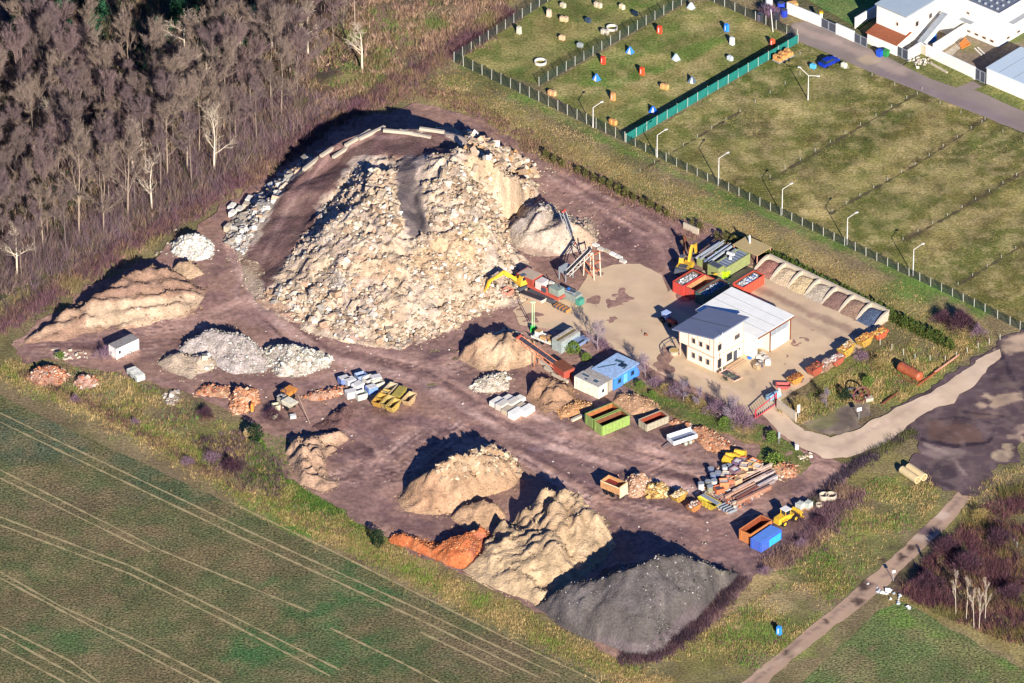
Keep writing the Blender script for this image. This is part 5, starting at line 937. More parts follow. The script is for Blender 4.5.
container(700, 293.2, 5.6, 2.4, 2.1, VC, '#c43a30', 'empty red skip between the heaped red skip and the dark green one', inside='#b98a5a')
container(712.3, 298.6, 6.6, 2.5, 2.3, VC, '#1f5a52', 'dark green skip filled with light scrap beside the warehouse roof', load=dict(c=['#cfd4d6', '#9aa4a8', '#70808a', '#5f7f8a'], label='light grey scrap filling the dark green skip'))
container(748.4, 289.5, 6.0, 2.4, 2.1, VC, '#e04a30', 'bright red skip standing alone behind the right end of the warehouse', load=dict(c=PALE+['#3f6fc0'], label='white scrap with blue bits in the lone bright red skip'))
G35 = yaw(26, -10.5)
container(611.8, 428.6, 6.2, 2.4, 2.1, G35, '#8aa850', 'front light green skip of the side by side pair', inside='#7a4a30')
container(602.8, 421.6, 6.2, 2.4, 2.1, G35, '#7f9a4e', 'rear light green skip of the pair, rusty inside', inside='#a8683a')
container(653.5, 425.5, 5., 2.3, 1.5, G35, '#a8a088', 'beige skip with a rusty red inside right of the green pair', inside='#8a3f28')
container(755.5, 536, 6., 2.5, 2.2, yaw(24, -15), '#c8783a', 'tall orange skip beside the blue covered one', inside='#8a4428')
t = container(766, 544.5, 5.6, 2.4, 2., yaw(24, -15), '#2a62c8', 'blue skip closed with a flat blue cover beside the tall orange one')
box_part('cover', pm('blue_cover', '#5b85cc'), t, ((0, 0, 2.22), (5.5, 2.3, .08))); box_part('side_panel', pm('cyan_panel', '#3ba8c8'), t, ((.9, -1.28, 1.1), (3.2, .05, 1.5)))
# small chain skips with sloping ends
def chain_skip(px, py, an, c, label, L=3.4, W=1.8, Hh=1.4, load=None, name='chain_skip', inside='#5a4636', z=.2, sc=1.):
    t = empty(name, at(px, py, z), an, label, 'skip'); m = paintm(c, vary=.35); t.scale = (sc, sc, sc)
    b = MB(); th = .07; l0 = L*.27; l1 = L/2; bo = [(-l0, -W/2+.15), (l0, -W/2+.15), (l0, W/2-.15), (-l0, W/2-.15)]; to = [(-l1, -W/2), (l1, -W/2), (l1, W/2), (-l1, W/2)]
    ti = [(-l1+.1, -W/2+.1), (l1-.1, -W/2+.1), (l1-.1, W/2-.1), (-l1+.1, W/2-.1)]; bi_ = [(x*.93, y*.9) for x, y in bo]
    v = [(x, y, .1) for x, y in bo]+[(x, y, Hh) for x, y in to]+[(x, y, Hh) for x, y in ti]+[(x, y, .2) for x, y in bi_]
    f = [(3, 2, 1, 0)]
    for i in range(4): j = (i+1) % 4; f += [(i, j, 4+j, 4+i), (4+i, 4+j, 8+j, 8+i), (8+i, 8+j, 12+j, 12+i)]
    b.add(v, f); b.build('body', m, t)
    b = MB(); b.add([(x*.99, y*.98, .23) for x, y in bi_], [(0, 1, 2, 3)]); b.build('floor_plate', pm('skipfloor_'+inside[1:], inside, rough=.9), t)
    b = MB()
    for s in (-1, 1):
        for k in (-.3, 0, .3): b.box((k*L*.6, s*(W/2-.02), Hh*.55), (.08, .12, Hh*.85))
    b.build('side_ribs', m, t)
    b = MB()
    for s in (-1, 1):
        for k in (-1, 1): b.tube((k*L*.3, s*(W/2+.02), Hh*.75), (k*L*.3, s*(W/2+.16), Hh*.75), .06, None, 6)
    b.build('lifting_lugs', DGREY, t)
    if load:
        rng = np.random.RandomState(int(px*3)); n = 110; x = rng.uniform(-L/2+.35, L/2-.35, n)*sc; y = rng.uniform(-W/2+.3, W/2-.3, n)*sc; s = rng.uniform(.2, .5, n); zz = (Hh-.15)*sc+.3*(1-(2*x/L/sc)**2)
        ca, sa = math.cos(an), math.sin(an); P = t.location
        l = chunks('scrap_load', P.x+ca*x-sa*y, P.y+sa*x+ca*y, P.z+zz, s, load[0], None, flat=.5, seed=int(px)+9); tagobj(l, load[1], 'load')
        bb = MB(); bb.box((0, 0, Hh*.5+.1), (L*.62, W-.45, Hh*.75)); bb.build('load_bed', pm('load_dirt', '#8c8478'), t)
    return t
YW = ['#c8a050', '#b87a3c', '#d8b878', '#a86a3a']
chain_skip(879, 338, VC-.1, '#c8552a', 'rusty orange chain skip at the top end of the row along the slope', load=(YW, 'orange scrap in the topmost skip of the slope row'))
chain_skip(864, 345, VC, '#c89a34', 'yellow chain skip second from the top of the slope row', load=(YW+['#b04a3a'], 'scrap and timber in the second skip of the slope row'), Hh=1.7)
chain_skip(846, 354.5, VC+.1, '#c8a238', 'large yellow chain skip in the middle of the slope row', load=(YW+['#d0c8b8'], 'timber filling the large yellow skip of the slope row'), L=3.8, Hh=1.8)
chain_skip(836, 364, VC, '#b8553a', 'dull red chain skip with white boards, just below the large yellow one', load=(['#d8d4cc', '#b8a898', '#a86050'], 'white boards in the dull red skip'))
chain_skip(825, 369.5, VC+.2, '#a88068', 'faded pinkish chain skip between two red ones', load=(['#c8b8a8', '#a88a78'], 'grey rubble in the faded skip'))
chain_skip(814.5, 374, VC, '#b04a30', 'rusty red chain skip with a dark load, fifth from the top', load=(['#8a4a3a', '#a86848', '#6a4038'], 'dark rusty scrap in the fifth skip of the row'), Hh=1.7)
chain_skip(795, 382.5, VC-.1, '#d09030', 'small amber chain skip near the lower end of the slope row', load=(['#a86a3a', '#7a4a30'], 'brown wood in the small amber skip'), sc=.9)
chain_skip(783, 388, VC-.9, '#b84a4a', 'small pinkish red skip in the shade near the blue grey tank', sc=.8, Hh=1.)
chain_skip(709.5, 506.5, yaw(21, 12), '#d8c030', 'bright yellow skip with a grey lid in front of the scrap heap', L=4.4, W=1.9, Hh=1.4); LID = bpy.data.objects['chain_skip.008']
box_part('lid', GREYM, LID, ((0, .2, 1.45), (4.2, .9, .08)))
chain_skip(693.8, 510, yaw(20, -11), '#c8803a', 'small orange skip with rubbish left of the bright yellow one', load=(['#d0c8b8', '#9a5a40', '#6a4a3a'], 'mixed rubbish in the small orange skip'), sc=.85)
chain_skip(678.5, 500, yaw(20, -12), '#c89a3a', 'ochre skip heaped with firewood right of the log pile', load=(['#c8a878', '#e0d0b0', '#a8885c'], 'firewood heaped in the ochre skip'), sc=.95)
for (px, py, an, c, lb) in [(379, 405, 1.15, '#c8983a', 'orange yellow chain skip at the front left of the stacked skips'), (383.5, 401, 1.15, '#d0a848', 'orange yellow chain skip nested behind the front left one'), (388, 407, 1.1, '#b8a058', 'narrow olive yellow chain skip in the front row'), (393, 410, 1.05, '#c8a850', 'front right yellow chain skip, standing a little forward'),
                            (390, 394, 1.1, '#b8a888', 'pale tan empty chain skip behind the yellow ones'), (399.5, 398, 1.15, '#a8983a', 'olive yellow chain skip with a closed lid, second from the right'), (409, 403.5, 1.1, '#c8a878', 'rightmost chain skip of the group, open and pale orange')]:
    s = chain_skip(px, py, an, c, lb, L=3.4, W=1.6, Hh=1.5)
    if 'closed lid' in lb: box_part('lid', paintm('#a8983a'), s, ((0, 0, 1.53), (3.3, 1.5, .05)))
# white and blue scrap tubs
def tub(px, py, an, c, label, d=(1.6, 1.3, 1.1), c2='#dad8d0', name='scrap_tub', z=.15, open_=True):
    t = empty(name, at(px, py, z), an, label, 'tub' if open_ else 'cube'); L, W, Hh = d; m = paintm(c)
    if open_:
        box_part('tub_wall', m, t, ((0, -W/2, Hh/2), (L, .08, Hh)), ((0, W/2, Hh/2), (L, .08, Hh)), ((-L/2, 0, Hh/2), (.08, W-.09, Hh)), ((L/2, 0, Hh/2), (.08, W-.09, Hh))); box_part('floor_plate', paintm(c2), t, ((0, 0, .3), (L-.1, W-.1, .1)))
    else: box_part('block', m, t, ((0, 0, Hh/2), (L, W, Hh-.02))); box_part('lid', paintm(c2), t, ((0, 0, Hh+.03), (L*.9, W*.9, .06)))
    return t
TB = [(344, 383, .5, '#5f7fc0', 'blue topped tub at the far left of the scrap group', 0), (350, 384.5, .6, '#c8ccd0', 'light grey tub right of the blue topped one', 0), (361, 379.5, .5, '#8aa0c0', 'pale blue tub at the back of the scrap group', 1), (369, 383, .7, '#d8d4c8', 'cream tub at the back right', 1),
      (358, 389, .8, '#e8e8e4', 'large white box in the middle of the scrap group', 0), (351, 396.5, .4, '#eceae4', 'white box at the front left of the scrap group', 0), (371.5, 392, .5, '#6a94d8', 'light blue box beside the yellow skips', 0), (378, 387, .6, '#cfcab4', 'cream tub behind the light blue box', 1), (361, 398, .5, '#c0c4b8', 'grey frame tub in front of the white boxes', 1), (376, 382, .3, '#dcd8cc', 'small white tub at the back of the group', 0)]
for px, py, an, c, lb, op in TB: tub(px, py, an, c, lb, (1.9, 1.5, 1.2), open_=bool(op))
# cabins
def cabin(px, py, L, W, Hh, an, c, roofc, label, wins=(), name='site_cabin', z=.15, wm=None):
    t = empty(name, at(px, py, z), an, label, 'cabin'); m = paintm(c, vary=.1)
    box_part('wall', m, t, ((0, 0, Hh/2), (L, W, Hh)))
    b = MB()
    for sx in (-1, 1):
        for sy in (-1, 1): b.box((sx*(L/2-.02), sy*(W/2-.02), Hh/2), (.16, .16, Hh+.03))
    b.build('corner_posts', m, t); r = box_part('roof', paintm(roofc), t, ((0, 0, Hh+.06), (L+.1, W+.1, .1)))
    for ax, x, z_, w_, h_ in wins:
        if ax == 'f': window(t, (x, -W/2-.03, z_), w_, h_, 'x', m)
        else: window(t, (L/2+.03, x, z_), w_, h_, 'y', m)
    return t, r
t, r = cabin(615.5, 377.8, 5.2, 6.9, 2.5, U, '#2f86dc', '#9cbcdc', 'bright blue double cabin with dark patches on its pale blue roof', [('f', -1.2, 1.4, .9, .9), ('e', -2, 1.4, 1., 1.), ('e', 1.6, 1.4, 1., 1.)])
TAR = pm('dark_tar', '#3d5560'); box_part('roof_patch', TAR, r, ((-.4, 1.6, 2.63), (1.8, .7, .02), .2), ((-1.1, -1.1, 2.631), (.3, 3.6, .02), -.5), ((1.6, .8, 2.632), (.3, 1.6, .02), .2)); box_part('skylight', GLASS, r, ((.6, .8, 2.7), (.4, 1.2, .12)), ((1.2, .9, 2.7), (.4, 1.2, .12)))
box_part('door', pm('cyan_door', '#6ab0e0'), t, ((2.63, -.3, 1.05), (.05, 1., 2.1)))
t, r = cabin(600.2, 384.8, 5.6, 1.9, 2.3, U, '#a8a08c', '#a09c94', 'grey roofed storage container between the blue and the cream cabin')
t, r = cabin(590.8, 391, 5.7, 2.3, 2.5, U, '#ece6cc', '#b0aaa0', 'cream container cabin with a stained grey roof', [('e', 0, 1.3, .8, .8)]); box_part('roof_patch', TAR, r, ((1.2, 0, 2.63), (1., .7, .02)), ((-1.5, .3, 2.63), (1.5, .5, .02)), ((-.6, -.6, 2.631), (.6, .4, .02)))
for k in range(4): box_part('panel_rib', paintm('#ece6cc'), t, ((-2.2+k*1.4, -1.18, 1.25), (.08, .05, 2.3)))
t, r = cabin(124, 352, 5.2, 2.1, 2.2, yaw(27, -13), '#eeeae4', '#8f8c86', 'white site caravan standing on the left side of the yard', [('f', -1.9, 1.3, .6, .8)]); b = MB(); b.wheel((-.4, -.95, .1), .4, .25); b.wheel((.6, -.95, .1), .4, .25); b.build('wheels', TYRE, t)
t = empty('covered_trailer', at(136, 378), yaw(20, 16), 'pale grey covered trailer below the white site caravan', 'trailer'); b = MB(); b.box((0, 0, .75), (3.6, 1.7, .9)); b.build('body', paintm('#c8ccc0'), t)
for k in range(4): box_part('cover_strip', paintm('#dcdccc'), t, ((-1.3+k*.87, 0, 1.3+.05*(k % 2)), (.75, 1.8, .14), 0, .08))
b = MB(); b.wheel((-.8, -.8, .35), .35, .25); b.wheel((.8, -.8, .35), .35, .25); b.build('wheels', TYRE, t)
t = empty('grey_container', at(566, 346), VC, 'grey green open topped container behind the red lattice conveyor', 'container'); m = paintm('#9aa8a4')
box_part('body', m, t, ((0, 0, 1.15), (5.2, 2.3, 2.3))); box_part('roof_panel', paintm('#b8b0a0'), t, ((0, .75, 2.36), (5.1, .7, .1)), ((0, -.75, 2.36), (5.1, .7, .1))); box_part('roof_gap', pm('ochre_gap', '#7a6a3a'), t, ((0, 0, 2.32), (5., .7, .06)))
for k in range(6): box_part('side_rib', m, t, ((-2.4+k*.95, -1.18, 1.15), (.08, .06, 2.2)))

# ------------------------------------------------------------------ gravel bays
dv = Vector(at(888, 320)); sv = Vector(at(768, 264)); ubay = (dv-sv).normalized(); nb = 7; Lb = (dv-sv).length/nb; an = math.atan2(ubay.y, ubay.x)
bw = empty('bay_back_wall', sv, an, 'long low concrete back wall of the gravel bays', 'wall')
for k in range(nb*3): box_part('wall_block', CONC, bw, ((Lb/3*(k+.5), .3, 1.), (Lb/3-.03, .5, 2.+random.uniform(-.04, .04))))
BC = [('#8f6458', 'reddish brown'), ('#b7a284', 'pale sand'), ('#b8a27c', 'yellow sand'), ('#a89a86', 'grey sand'), ('#7d6258', 'brown gravel'), ('#8a705e', 'dark tan gravel'), ('#4a5568', 'shade-darkened blue grey')]  # last heap: blue stuff, with the bay's shadow put into its dark colour
nth = ['first', 'second', 'third', 'fourth', 'fifth', 'sixth', 'seventh']
for k in range(nb+1):
    p = sv+ubay*Lb*k
    t = empty('bay_divider', p, an, 'curved concrete dividing wall, %s from the left of the gravel bays' % (nth+['eighth'])[k], 'wall', 'curved dividers of the gravel bays')
    b = MB(); pr = [(0, 2.), (.8, 1.95), (1.7, 1.75), (2.5, 1.4), (3.3, .9), (4.0, .35), (4.3, -.1), (0, -.1)]   # profile falling towards the front
    v = [(-.2, -y, z) for y, z in pr]+[(.2, -y, z) for y, z in pr]; n = len(pr)
    b.add(v, [tuple(range(n)), tuple(range(2*n-1, n-1, -1))]+[(i, i+n, (i+1) % n+n, (i+1) % n) for i in range(n)]); b.build('concrete_panel', CONC, t)
    if k == nb: break
    # heap inside the bay, its surface sloping out to the front
    c = p+ubay*Lb*.5; wv = Vector((-ubay.y, ubay.x))
    gx, gy = np.meshgrid(np.linspace(-Lb/2+.22, Lb/2-.22, 16), np.linspace(-4.8, 0, 24)); gx = gx.ravel(); gy = gy.ravel()
    zz = np.clip(1.75*(1-(gy/-4.6)**1.3), -.1, 2)*(1-.25*np.abs(gx/(Lb/2))**2)+.12*fbm(gx+k*9, gy, .8, 3, k); zz = np.where(gy > -.9, zz-(gy+.9)*.6, zz)
    i = np.arange(23)[:, None]*16+np.arange(15)[None]; F = np.stack([i, i+1, i+17, i+16], -1).reshape(-1)
    cl = np.array(lin(BC[k][0]))*(1+.2*fbm(gx+k*5, gy, .5, 3, 2))[:, None]
    me = np_mesh('bay_heap', np.stack([gx, gy, zz+.1], 1), F, np.full(345, 4), cl, True); ob = link('bay_heap', me, M_HEAP, None, c, an)
    tagobj(ob, 'small %s heap in the %s gravel bay from the left' % (BC[k][1], nth[k]), 'gravel heap')
# ------------------------------------------------------------------ fences
M_WIRE = mat('wire_mesh', '#25342f', '#34453e', size=1, rough=.7, alpha=.26); M_TEAL = mat('teal_screen', '#1f7468', '#17655c', size=1.5, rough=.7, vary=.1)
POSTM = pm('fence_post', '#b0aea0', rough=.7)
pmb = MB(); pmb.tube((0, 0, -.2), (0, 0, 2.2), .075, None, 6); pmesh = None
def fence(pts, sp, hgt, label, wire=True, name='wire_fence', postm=POSTM, pr=.07, panel=M_WIRE, prng=.06, cat='fence', th=.01):
    P = [Vector(p[:2]) for p in ats(pts)]; a0 = P[0]; t = empty(name, (a0.x, a0.y, 0), 0, label, cat)
    b = MB(); b.tube((0, 0, -.2), (0, 0, hgt+.1), pr, None, 5); p0 = b.build('post', postm, t); posts = 0; pan = None
    for a, c in zip(P[:-1], P[1:]):
        L = (c-a).length; n = max(1, round(L/sp)); st = L/n; an = math.atan2((c-a).y, (c-a).x)
        if wire:
            b = MB(); b.box((st/2, 0, hgt/2), (st-.02, th, hgt-.05)); pan = b.build('mesh_panel', panel, t); pan.hide_render = False; first = True
        for k in range(n+(1 if c is P[-1] else 0)):
            q = a.lerp(c, k/n)
            if posts == 0: pp = p0
            else: pp = p0.copy(); COL.objects.link(pp); pp.parent = t
            posts += 1; pp.location = (q.x-a0.x, q.y-a0.y, random.uniform(-prng, prng)); pp.rotation_euler = (random.uniform(-.03, .03), random.uniform(-.03, .03), 0)
            if wire and k < n:
                w_ = pan if first else pan.copy()
                if not first: COL.objects.link(w_); w_.parent = t
                first = False; w_.location = (q.x-a0.x, q.y-a0.y, 0); w_.rotation_euler = (0, 0, an)
    return t
fence([(625, 142), (985, 312), (1010, 325), (1060, 348)], 2.6, 1.7, 'long wire mesh fence with pale posts along the meadow plots')
fence([(454, 62), (625, 142)], 2.4, 2.2, 'wire mesh fence along the front of the two paintball pitches')
fence([(454, 62), (556, -4), (600, -32)], 2.6, 2.0, 'dark mesh fence on the far left side of the paintball pitches')
fence([(539, 86), (690, 0), (720, -18)], 2.6, 2., 'mesh fence dividing the two paintball pitches')
fence([(704, -2), (797, 38)], 2.6, 1.9, 'mesh fence at the back of the right paintball pitch')
fence([(626, 142.5), (798, 43)], 3.0, 1.9, 'opaque teal screen fence on the right side of the paintball pitch', panel=M_TEAL, name='screen_fence', th=.05)
fence([(1000, 340), (945, 362), (915, 360), (880, 345)], 2.4, 1.2, 'short row of pale posts above the rusty tank', wire=False, name='post_row')
for i, L_ in enumerate([[(770, 178), (845, 134), (922, 90)], [(832, 212), (915, 165), (985, 120)], [(903, 240), (962, 208), (1030, 168)], [(958, 285), (1030, 240)], [(640, 172), (740, 112), (800, 75)], [(800, 55), (872, 76), (940, 104), (1024, 142)]]):
    fence(L_, 4.2 if i < 5 else 5.5, .55, ['row of tiny marker posts along the %s plot boundary' % nth[i] if i < 5 else 'row of low kerb posts beside the lane'][0], wire=False, name='marker_posts', pr=.045, prng=.02)
fence([(1011, 540), (1017, 548)], 1.5, 1.2, 'three short pale posts in the upper part of the bramble thicket', wire=False, name='post_row')
# street lamps
lampm = paintm('#dcd8d0', vary=.05)
def lamp(px, py, hgt, arms, label):
    t = empty('street_lamp', at(px, py), 0, label, 'street lamp'); b = MB(); b.tube((0, 0, -.2), (0, 0, hgt), .12, .07, 7); b.build('pole', lampm, t)
    for dx, dy, dz in arms:
        b = MB(); b.tube((0, 0, hgt-.02), (dx, dy, hgt+dz), .06, .05, 6); b.build('arm', lampm, t)
        box_part('lamp_head', lampm, t, ((dx*1.1, dy*1.1, hgt+dz*1.08), (.6, .3, .16), math.atan2(dy, dx), -.2))
nn = ['nearest the pitches', 'second from the left', 'third from the left', 'in the middle of the meadow fence', 'fifth along the meadow fence', 'rightmost on the meadow fence']
for i, (px, py, hh) in enumerate([(593, 127.5, 4.4), (657, 157.5, 4.9), (718.5, 184, 5.6), (782, 215, 5.6), (847, 245, 5.8), (913, 275.5, 5.6)]): lamp(px, py, hh, [(1.5, .4, .9)], 'curved white street lamp '+nn[i])
lamp(808, 100, 5.4, [(-1.6, 0, 1.7), (1.7, 0, -.1)], 'white lamp mast with two arms beside the blue car')
# ------------------------------------------------------------------ machines
YEL = paintm('#e0b020', vary=.12); ORG = paintm('#cf6a34', vary=.3); REDM = paintm('#c04a38', vary=.3)
def tube_part(name, m, parent, *segs, n=6):
    b = MB()
    for s in segs: b.tube(s[0], s[1], s[2], s[3] if len(s) > 3 else None, n)
    return b.build(name, m, parent)
def excavator(px, py, body_an, track_an, label, z=.15, boom=((1.2, 0, 1.5), (3.6, 0, 4.0), (5.6, 0, 3.4), (6.8, 0, .6))):
    t = empty('excavator', at(px, py, z), body_an, label, 'excavator'); ta = track_an-body_an
    for s in (-1, 1):
        b = MB(); rot = Matrix.Rotation(ta, 3, 'Z')
        prof = [(-1.9, .25), (-1.6, 0), (1.6, 0), (1.9, .25), (1.9, .6), (1.6, .85), (-1.6, .85), (-1.9, .6)]
        v = [rot @ Vector((x, s*1.05-.28, zz)) for x, zz in prof]+[rot @ Vector((x, s*1.05+.28, zz)) for x, zz in prof]; n = 8
        b.add(v, [tuple(range(n)), tuple(range(2*n-1, n-1, -1))]+[(i, i+n, (i+1) % n+n, (i+1) % n) for i in range(n)]); b.build('track', DGREY, t)
    box_part('undercarriage', DGREY, t, ((0, 0, .75), (1.6, 1.5, .5)))
    b = MB(); b.hexa([(-2.3, -1.3, 1.05), (1.3, -1.3, 1.05), (1.3, 1.3, 1.05), (-2.3, 1.3, 1.05)], [(-2.1, -1.25, 2.0), (1.2, -1.25, 1.8), (1.2, 1.25, 1.8), (-2.1, 1.25, 2.0)]); b.build('upper_body', YEL, t)
    b = MB(); b.hexa([(-2.9, -1.25, 1.1), (-2.2, -1.3, 1.1), (-2.2, 1.3, 1.1), (-2.9, 1.25, 1.1)], [(-2.75, -1.1, 2.0), (-2.2, -1.2, 2.1), (-2.2, 1.2, 2.1), (-2.75, 1.1, 2.0)]); b.build('counterweight', DGREY, t)
    box_part('engine_grille', DGREY, t, ((-1.3, 0, 2.02), (1.2, 1.5, .08)))
    c = MB(); c.hexa([(-.3, .35, 1.8), (1.25, .35, 1.8), (1.25, 1.28, 1.8), (-.3, 1.28, 1.8)], [(-.2, .4, 2.95), (.85, .4, 2.95), (.85, 1.2, 2.95), (-.2, 1.2, 2.95)]); cab = c.build('cab', YEL, t)
    box_part('cab_window', GLASS, cab, ((.42, .33, 2.4), (.9, .05, .7)), ((.35, 1.27, 2.4), (.8, .05, .7)))
    box_part('cab_roof', pm('cab_roof_grey', '#5a5f68'), cab, ((.33, .8, 3.), (1.1, .9, .08)))
    A, B_, C_, D_ = [Vector(p)+Vector((0, -.25, 0)) for p in boom]
    b = MB()
    def arm(a, c, w0, w1):
        d = (c-a).normalized(); up = Vector((-d.z, 0, d.x)); y = Vector((0, .2, 0))
        b.hexa([a-up*w0-y, a-up*w0+y, a+up*w0+y, a+up*w0-y], [c-up*w1-y, c-up*w1+y, c+up*w1+y, c+up*w1-y])
    arm(A, B_, .32, .42); arm(B_, C_, .42, .22); bo = b.build('boom', YEL, t); b = MB(); arm(C_+Vector((0, 0, .1)), D_, .3, .18); b.build('stick', YEL, t)
    tube_part('hydraulic_ram', DGREY, bo, (A+Vector((.3, .25, -.2)), (A+B_)/2+Vector((.3, .25, -.1)), .07), (B_+Vector((0, 0, .5)), C_+Vector((.1, 0, .45)), .07))
    b = MB(); b.prism([(D_.x-.1, D_.z+.25), (D_.x+.35, D_.z+.1), (D_.x+.25, D_.z-.6), (D_.x-.4, D_.z-.85), (D_.x-.9, D_.z-.5), (D_.x-.5, D_.z-.15)], -.8, .3); b.build('bucket', DGREY, t)
    return t
excavator(522, 286.5, yaw(-32, 12), yaw(-20, 10), 'yellow excavator with its long boom stretched over the foot of the rubble mound', z=.5, boom=((1., 0, 1.6), (4., 0, 4.4), (7., 0, 3.6), (8.4, 0, 1.)))
excavator(685.5, 272, yaw(10, -14), yaw(12, 8), 'yellow excavator working beside the grey green sorting plant', boom=((1., 0, 1.5), (2.6, 0, 4.), (4.6, 0, 3.4), (5.0, 0, 1.2)))
def loader(px, py, an, label):
    t = empty('wheel_loader', at(px, py, .15), an, label, 'wheel loader')
    for x in (-1.3, 1.4):
        for y in (-1, 1): b = MB(); b.wheel((x, y*.95, .65), .65, .45, 14); wl = b.build('wheel', TYRE, t); b = MB(); b.tube((x, y*.8, .65), (x, y*1.12, .65), .36, None, 10); b.build('rim', YEL, wl)
    b = MB(); b.hexa([(-2.5, -.7, .7), (-.4, -.75, .7), (-.4, .75, .7), (-2.5, .7, .7)], [(-2.4, -.6, 1.75), (-.4, -.7, 1.9), (-.4, .7, 1.9), (-2.4, .6, 1.75)]); b.build('engine_hood', YEL, t)
    box_part('front_frame', YEL, t, ((.9, 0, .95), (1.8, .9, .6)))
    box_part('mudguard', YEL, t, ((-1.3, -.98, 1.38), (1.3, .42, .08)), ((-1.3, .98, 1.38), (1.3, .42, .08)))
    c = MB()
    for x in (-.75, .45):
        for y in (-.6, .6): c.box((x, y, 2.2), (.1, .1, 1.2))
    c.box((-.15, 0, 1.55), (1.3, 1.3, .5)); cab = c.build('cab', YEL, t); box_part('cab_roof', WHITE, cab, ((-.15, 0, 2.85), (1.45, 1.45, .14))); box_part('cab_window', GLASS, cab, ((-.15, 0, 2.25), (1.1, 1.12, .98)))
    for y in (-.42, .42): b = MB(); b.hexa([(.6, y-.08, 1.2), (.6, y+.08, 1.2), (.6, y+.08, 1.5), (.6, y-.08, 1.5)], [(2.6, y-.08, .5), (2.6, y+.08, .5), (2.6, y+.08, .8), (2.6, y-.08, .8)]); b.build('lift_arm', YEL, t)
    b = MB(); b.prism([(2.5, .2), (3.5, .1), (3.4, .25), (2.75, .35), (2.65, 1.05), (3.1, 1.3), (2.95, 1.4), (2.4, 1.1)], -1.2, 1.2); b.build('bucket', YEL, t)
    return t
loader(786, 522, yaw(24, -12), 'yellow wheel loader with a white cab roof parked beside the orange skip')
# conveyors
def conveyor(p0, p1, wdt, label, name='conveyor', legs=(), c=GREYM, headc=None, lattice=True):
    a = Vector(at(*p0)); q = Vector(at(*p1)); L0 = Vector((a.x, a.y, 0)); d = q-a; hz = Vector((d.x, d.y, 0)); an = math.atan2(d.y, d.x); t = empty(name, L0, an, label, 'conveyor'); l = hz.length
    A = Vector((0, 0, a.z)); B_ = Vector((l, 0, q.z)); dd = (B_-A).normalized(); up = Vector((-dd.z, 0, dd.x)); y = Vector((0, 1, 0))
    b = MB()
    for s in (-1, 1):
        b.tube(A+y*s*wdt/2, B_+y*s*wdt/2, .09, None, 4); b.tube(A+y*s*wdt/2-up*.7, B_+y*s*wdt/2-up*.7, .08, None, 4)
    b.build('truss_rail', c, t)
    if lattice:
        b = MB(); n = int((B_-A).length/.9)
        for k in range(n):
            u0 = A.lerp(B_, k/n); u1 = A.lerp(B_, (k+1)/n)
            for s in (-1, 1): b.tube(u0+y*s*wdt/2-(up*.7 if k % 2 else up*0), u1+y*s*wdt/2-(up*0 if k % 2 else up*.7), .05, None, 3)
            if k % 2: b.tube(u0+y*wdt/2, u0-y*wdt/2, .05, None, 3)
        b.build('lattice', c, t)['kind'] = 'stuff'
    b = MB(); b.hexa([A-y*wdt*.36-up*.12, A+y*wdt*.36-up*.12, A+y*wdt*.36+up*.02, A-y*wdt*.36+up*.02], [B_-y*wdt*.36-up*.12, B_+y*wdt*.36-up*.12, B_+y*wdt*.36+up*.02, B_-y*wdt*.36+up*.02]); b.build('belt', pm('belt_rubber', '#3a3942', rough=.8), t)
    for e in (A, B_): tube_part('end_drum', headc or DGREY, t, (e-y*wdt*.45, e+y*wdt*.45, .28), n=10)
    for f in legs:
        pnt = A.lerp(B_, f)
        for s in (-1, 1): tube_part('leg', c, t, ((pnt.x+.5, s*wdt*.6, -.1), (pnt.x, s*wdt/2, pnt.z-.6), .08))
    return t
conveyor((575, 243, 1.0), (564, 211, 7.4), 1.1, 'tall grey stacking conveyor rising over the pale sand heap', legs=(.35, .6), headc=REDM)
conveyor((566, 273, 2.4), (590, 249, 6.8), 1.2, 'pale conveyor climbing right from the red crusher to an orange braced frame', legs=(), c=pm('pale_truss', '#c0b8a8'))
t = empty('conveyor_support', at(592, 276, .1), U, 'orange and cream braced frame holding up the pale conveyor', 'frame')
for x in (-1.3, 1.3):
    for y in (-.9, .9): tube_part('leg', pm('cream_steel', '#d8c0a8'), t, ((x, y, 0), (x*.75, y, 5.6), .12))
for z in (1.6, 3.4, 5.4): tube_part('cross_brace', ORG, t, ((-1.25, -.9, z), (1.25, -.9, z-.9), .1), ((-1.25, .9, z-.9), (1.25, .9, z), .1), ((1.2, -.9, z), (1.2, .9, z), .1))
# red lattice conveyor
conveyor((567, 371, 1.4), (519, 337, 5.2), 1.3, 'rusty red lattice conveyor lying across the yard beside the sand heap', c=paintm('#c8744a', vary=.3), headc=REDM, name='lattice_conveyor', legs=(.6,))
t = empty('feed_hopper', at(563, 376, .1), yaw(20, 14), 'dark red feed hopper box at the lower end of the lattice conveyor', 'hopper')
b = MB(); b.hexa([(-1.4, -.9, .3), (1.4, -.9, .3), (1.4, .9, .3), (-1.4, .9, .3)], [(-1.9, -1.3, 2.2), (1.9, -1.3, 2.2), (1.9, 1.3, 2.2), (-1.9, 1.3, 2.2)]); b.build('hopper_body', REDM, t); box_part('screen_grid', RUST, t, ((0, 0, 2.25), (3.6, 2.4, .08))); box_part('skid_beam', REDM, t, ((0, -.8, .15), (4, .2, .3)), ((0, .8, .15), (4, .2, .3)))
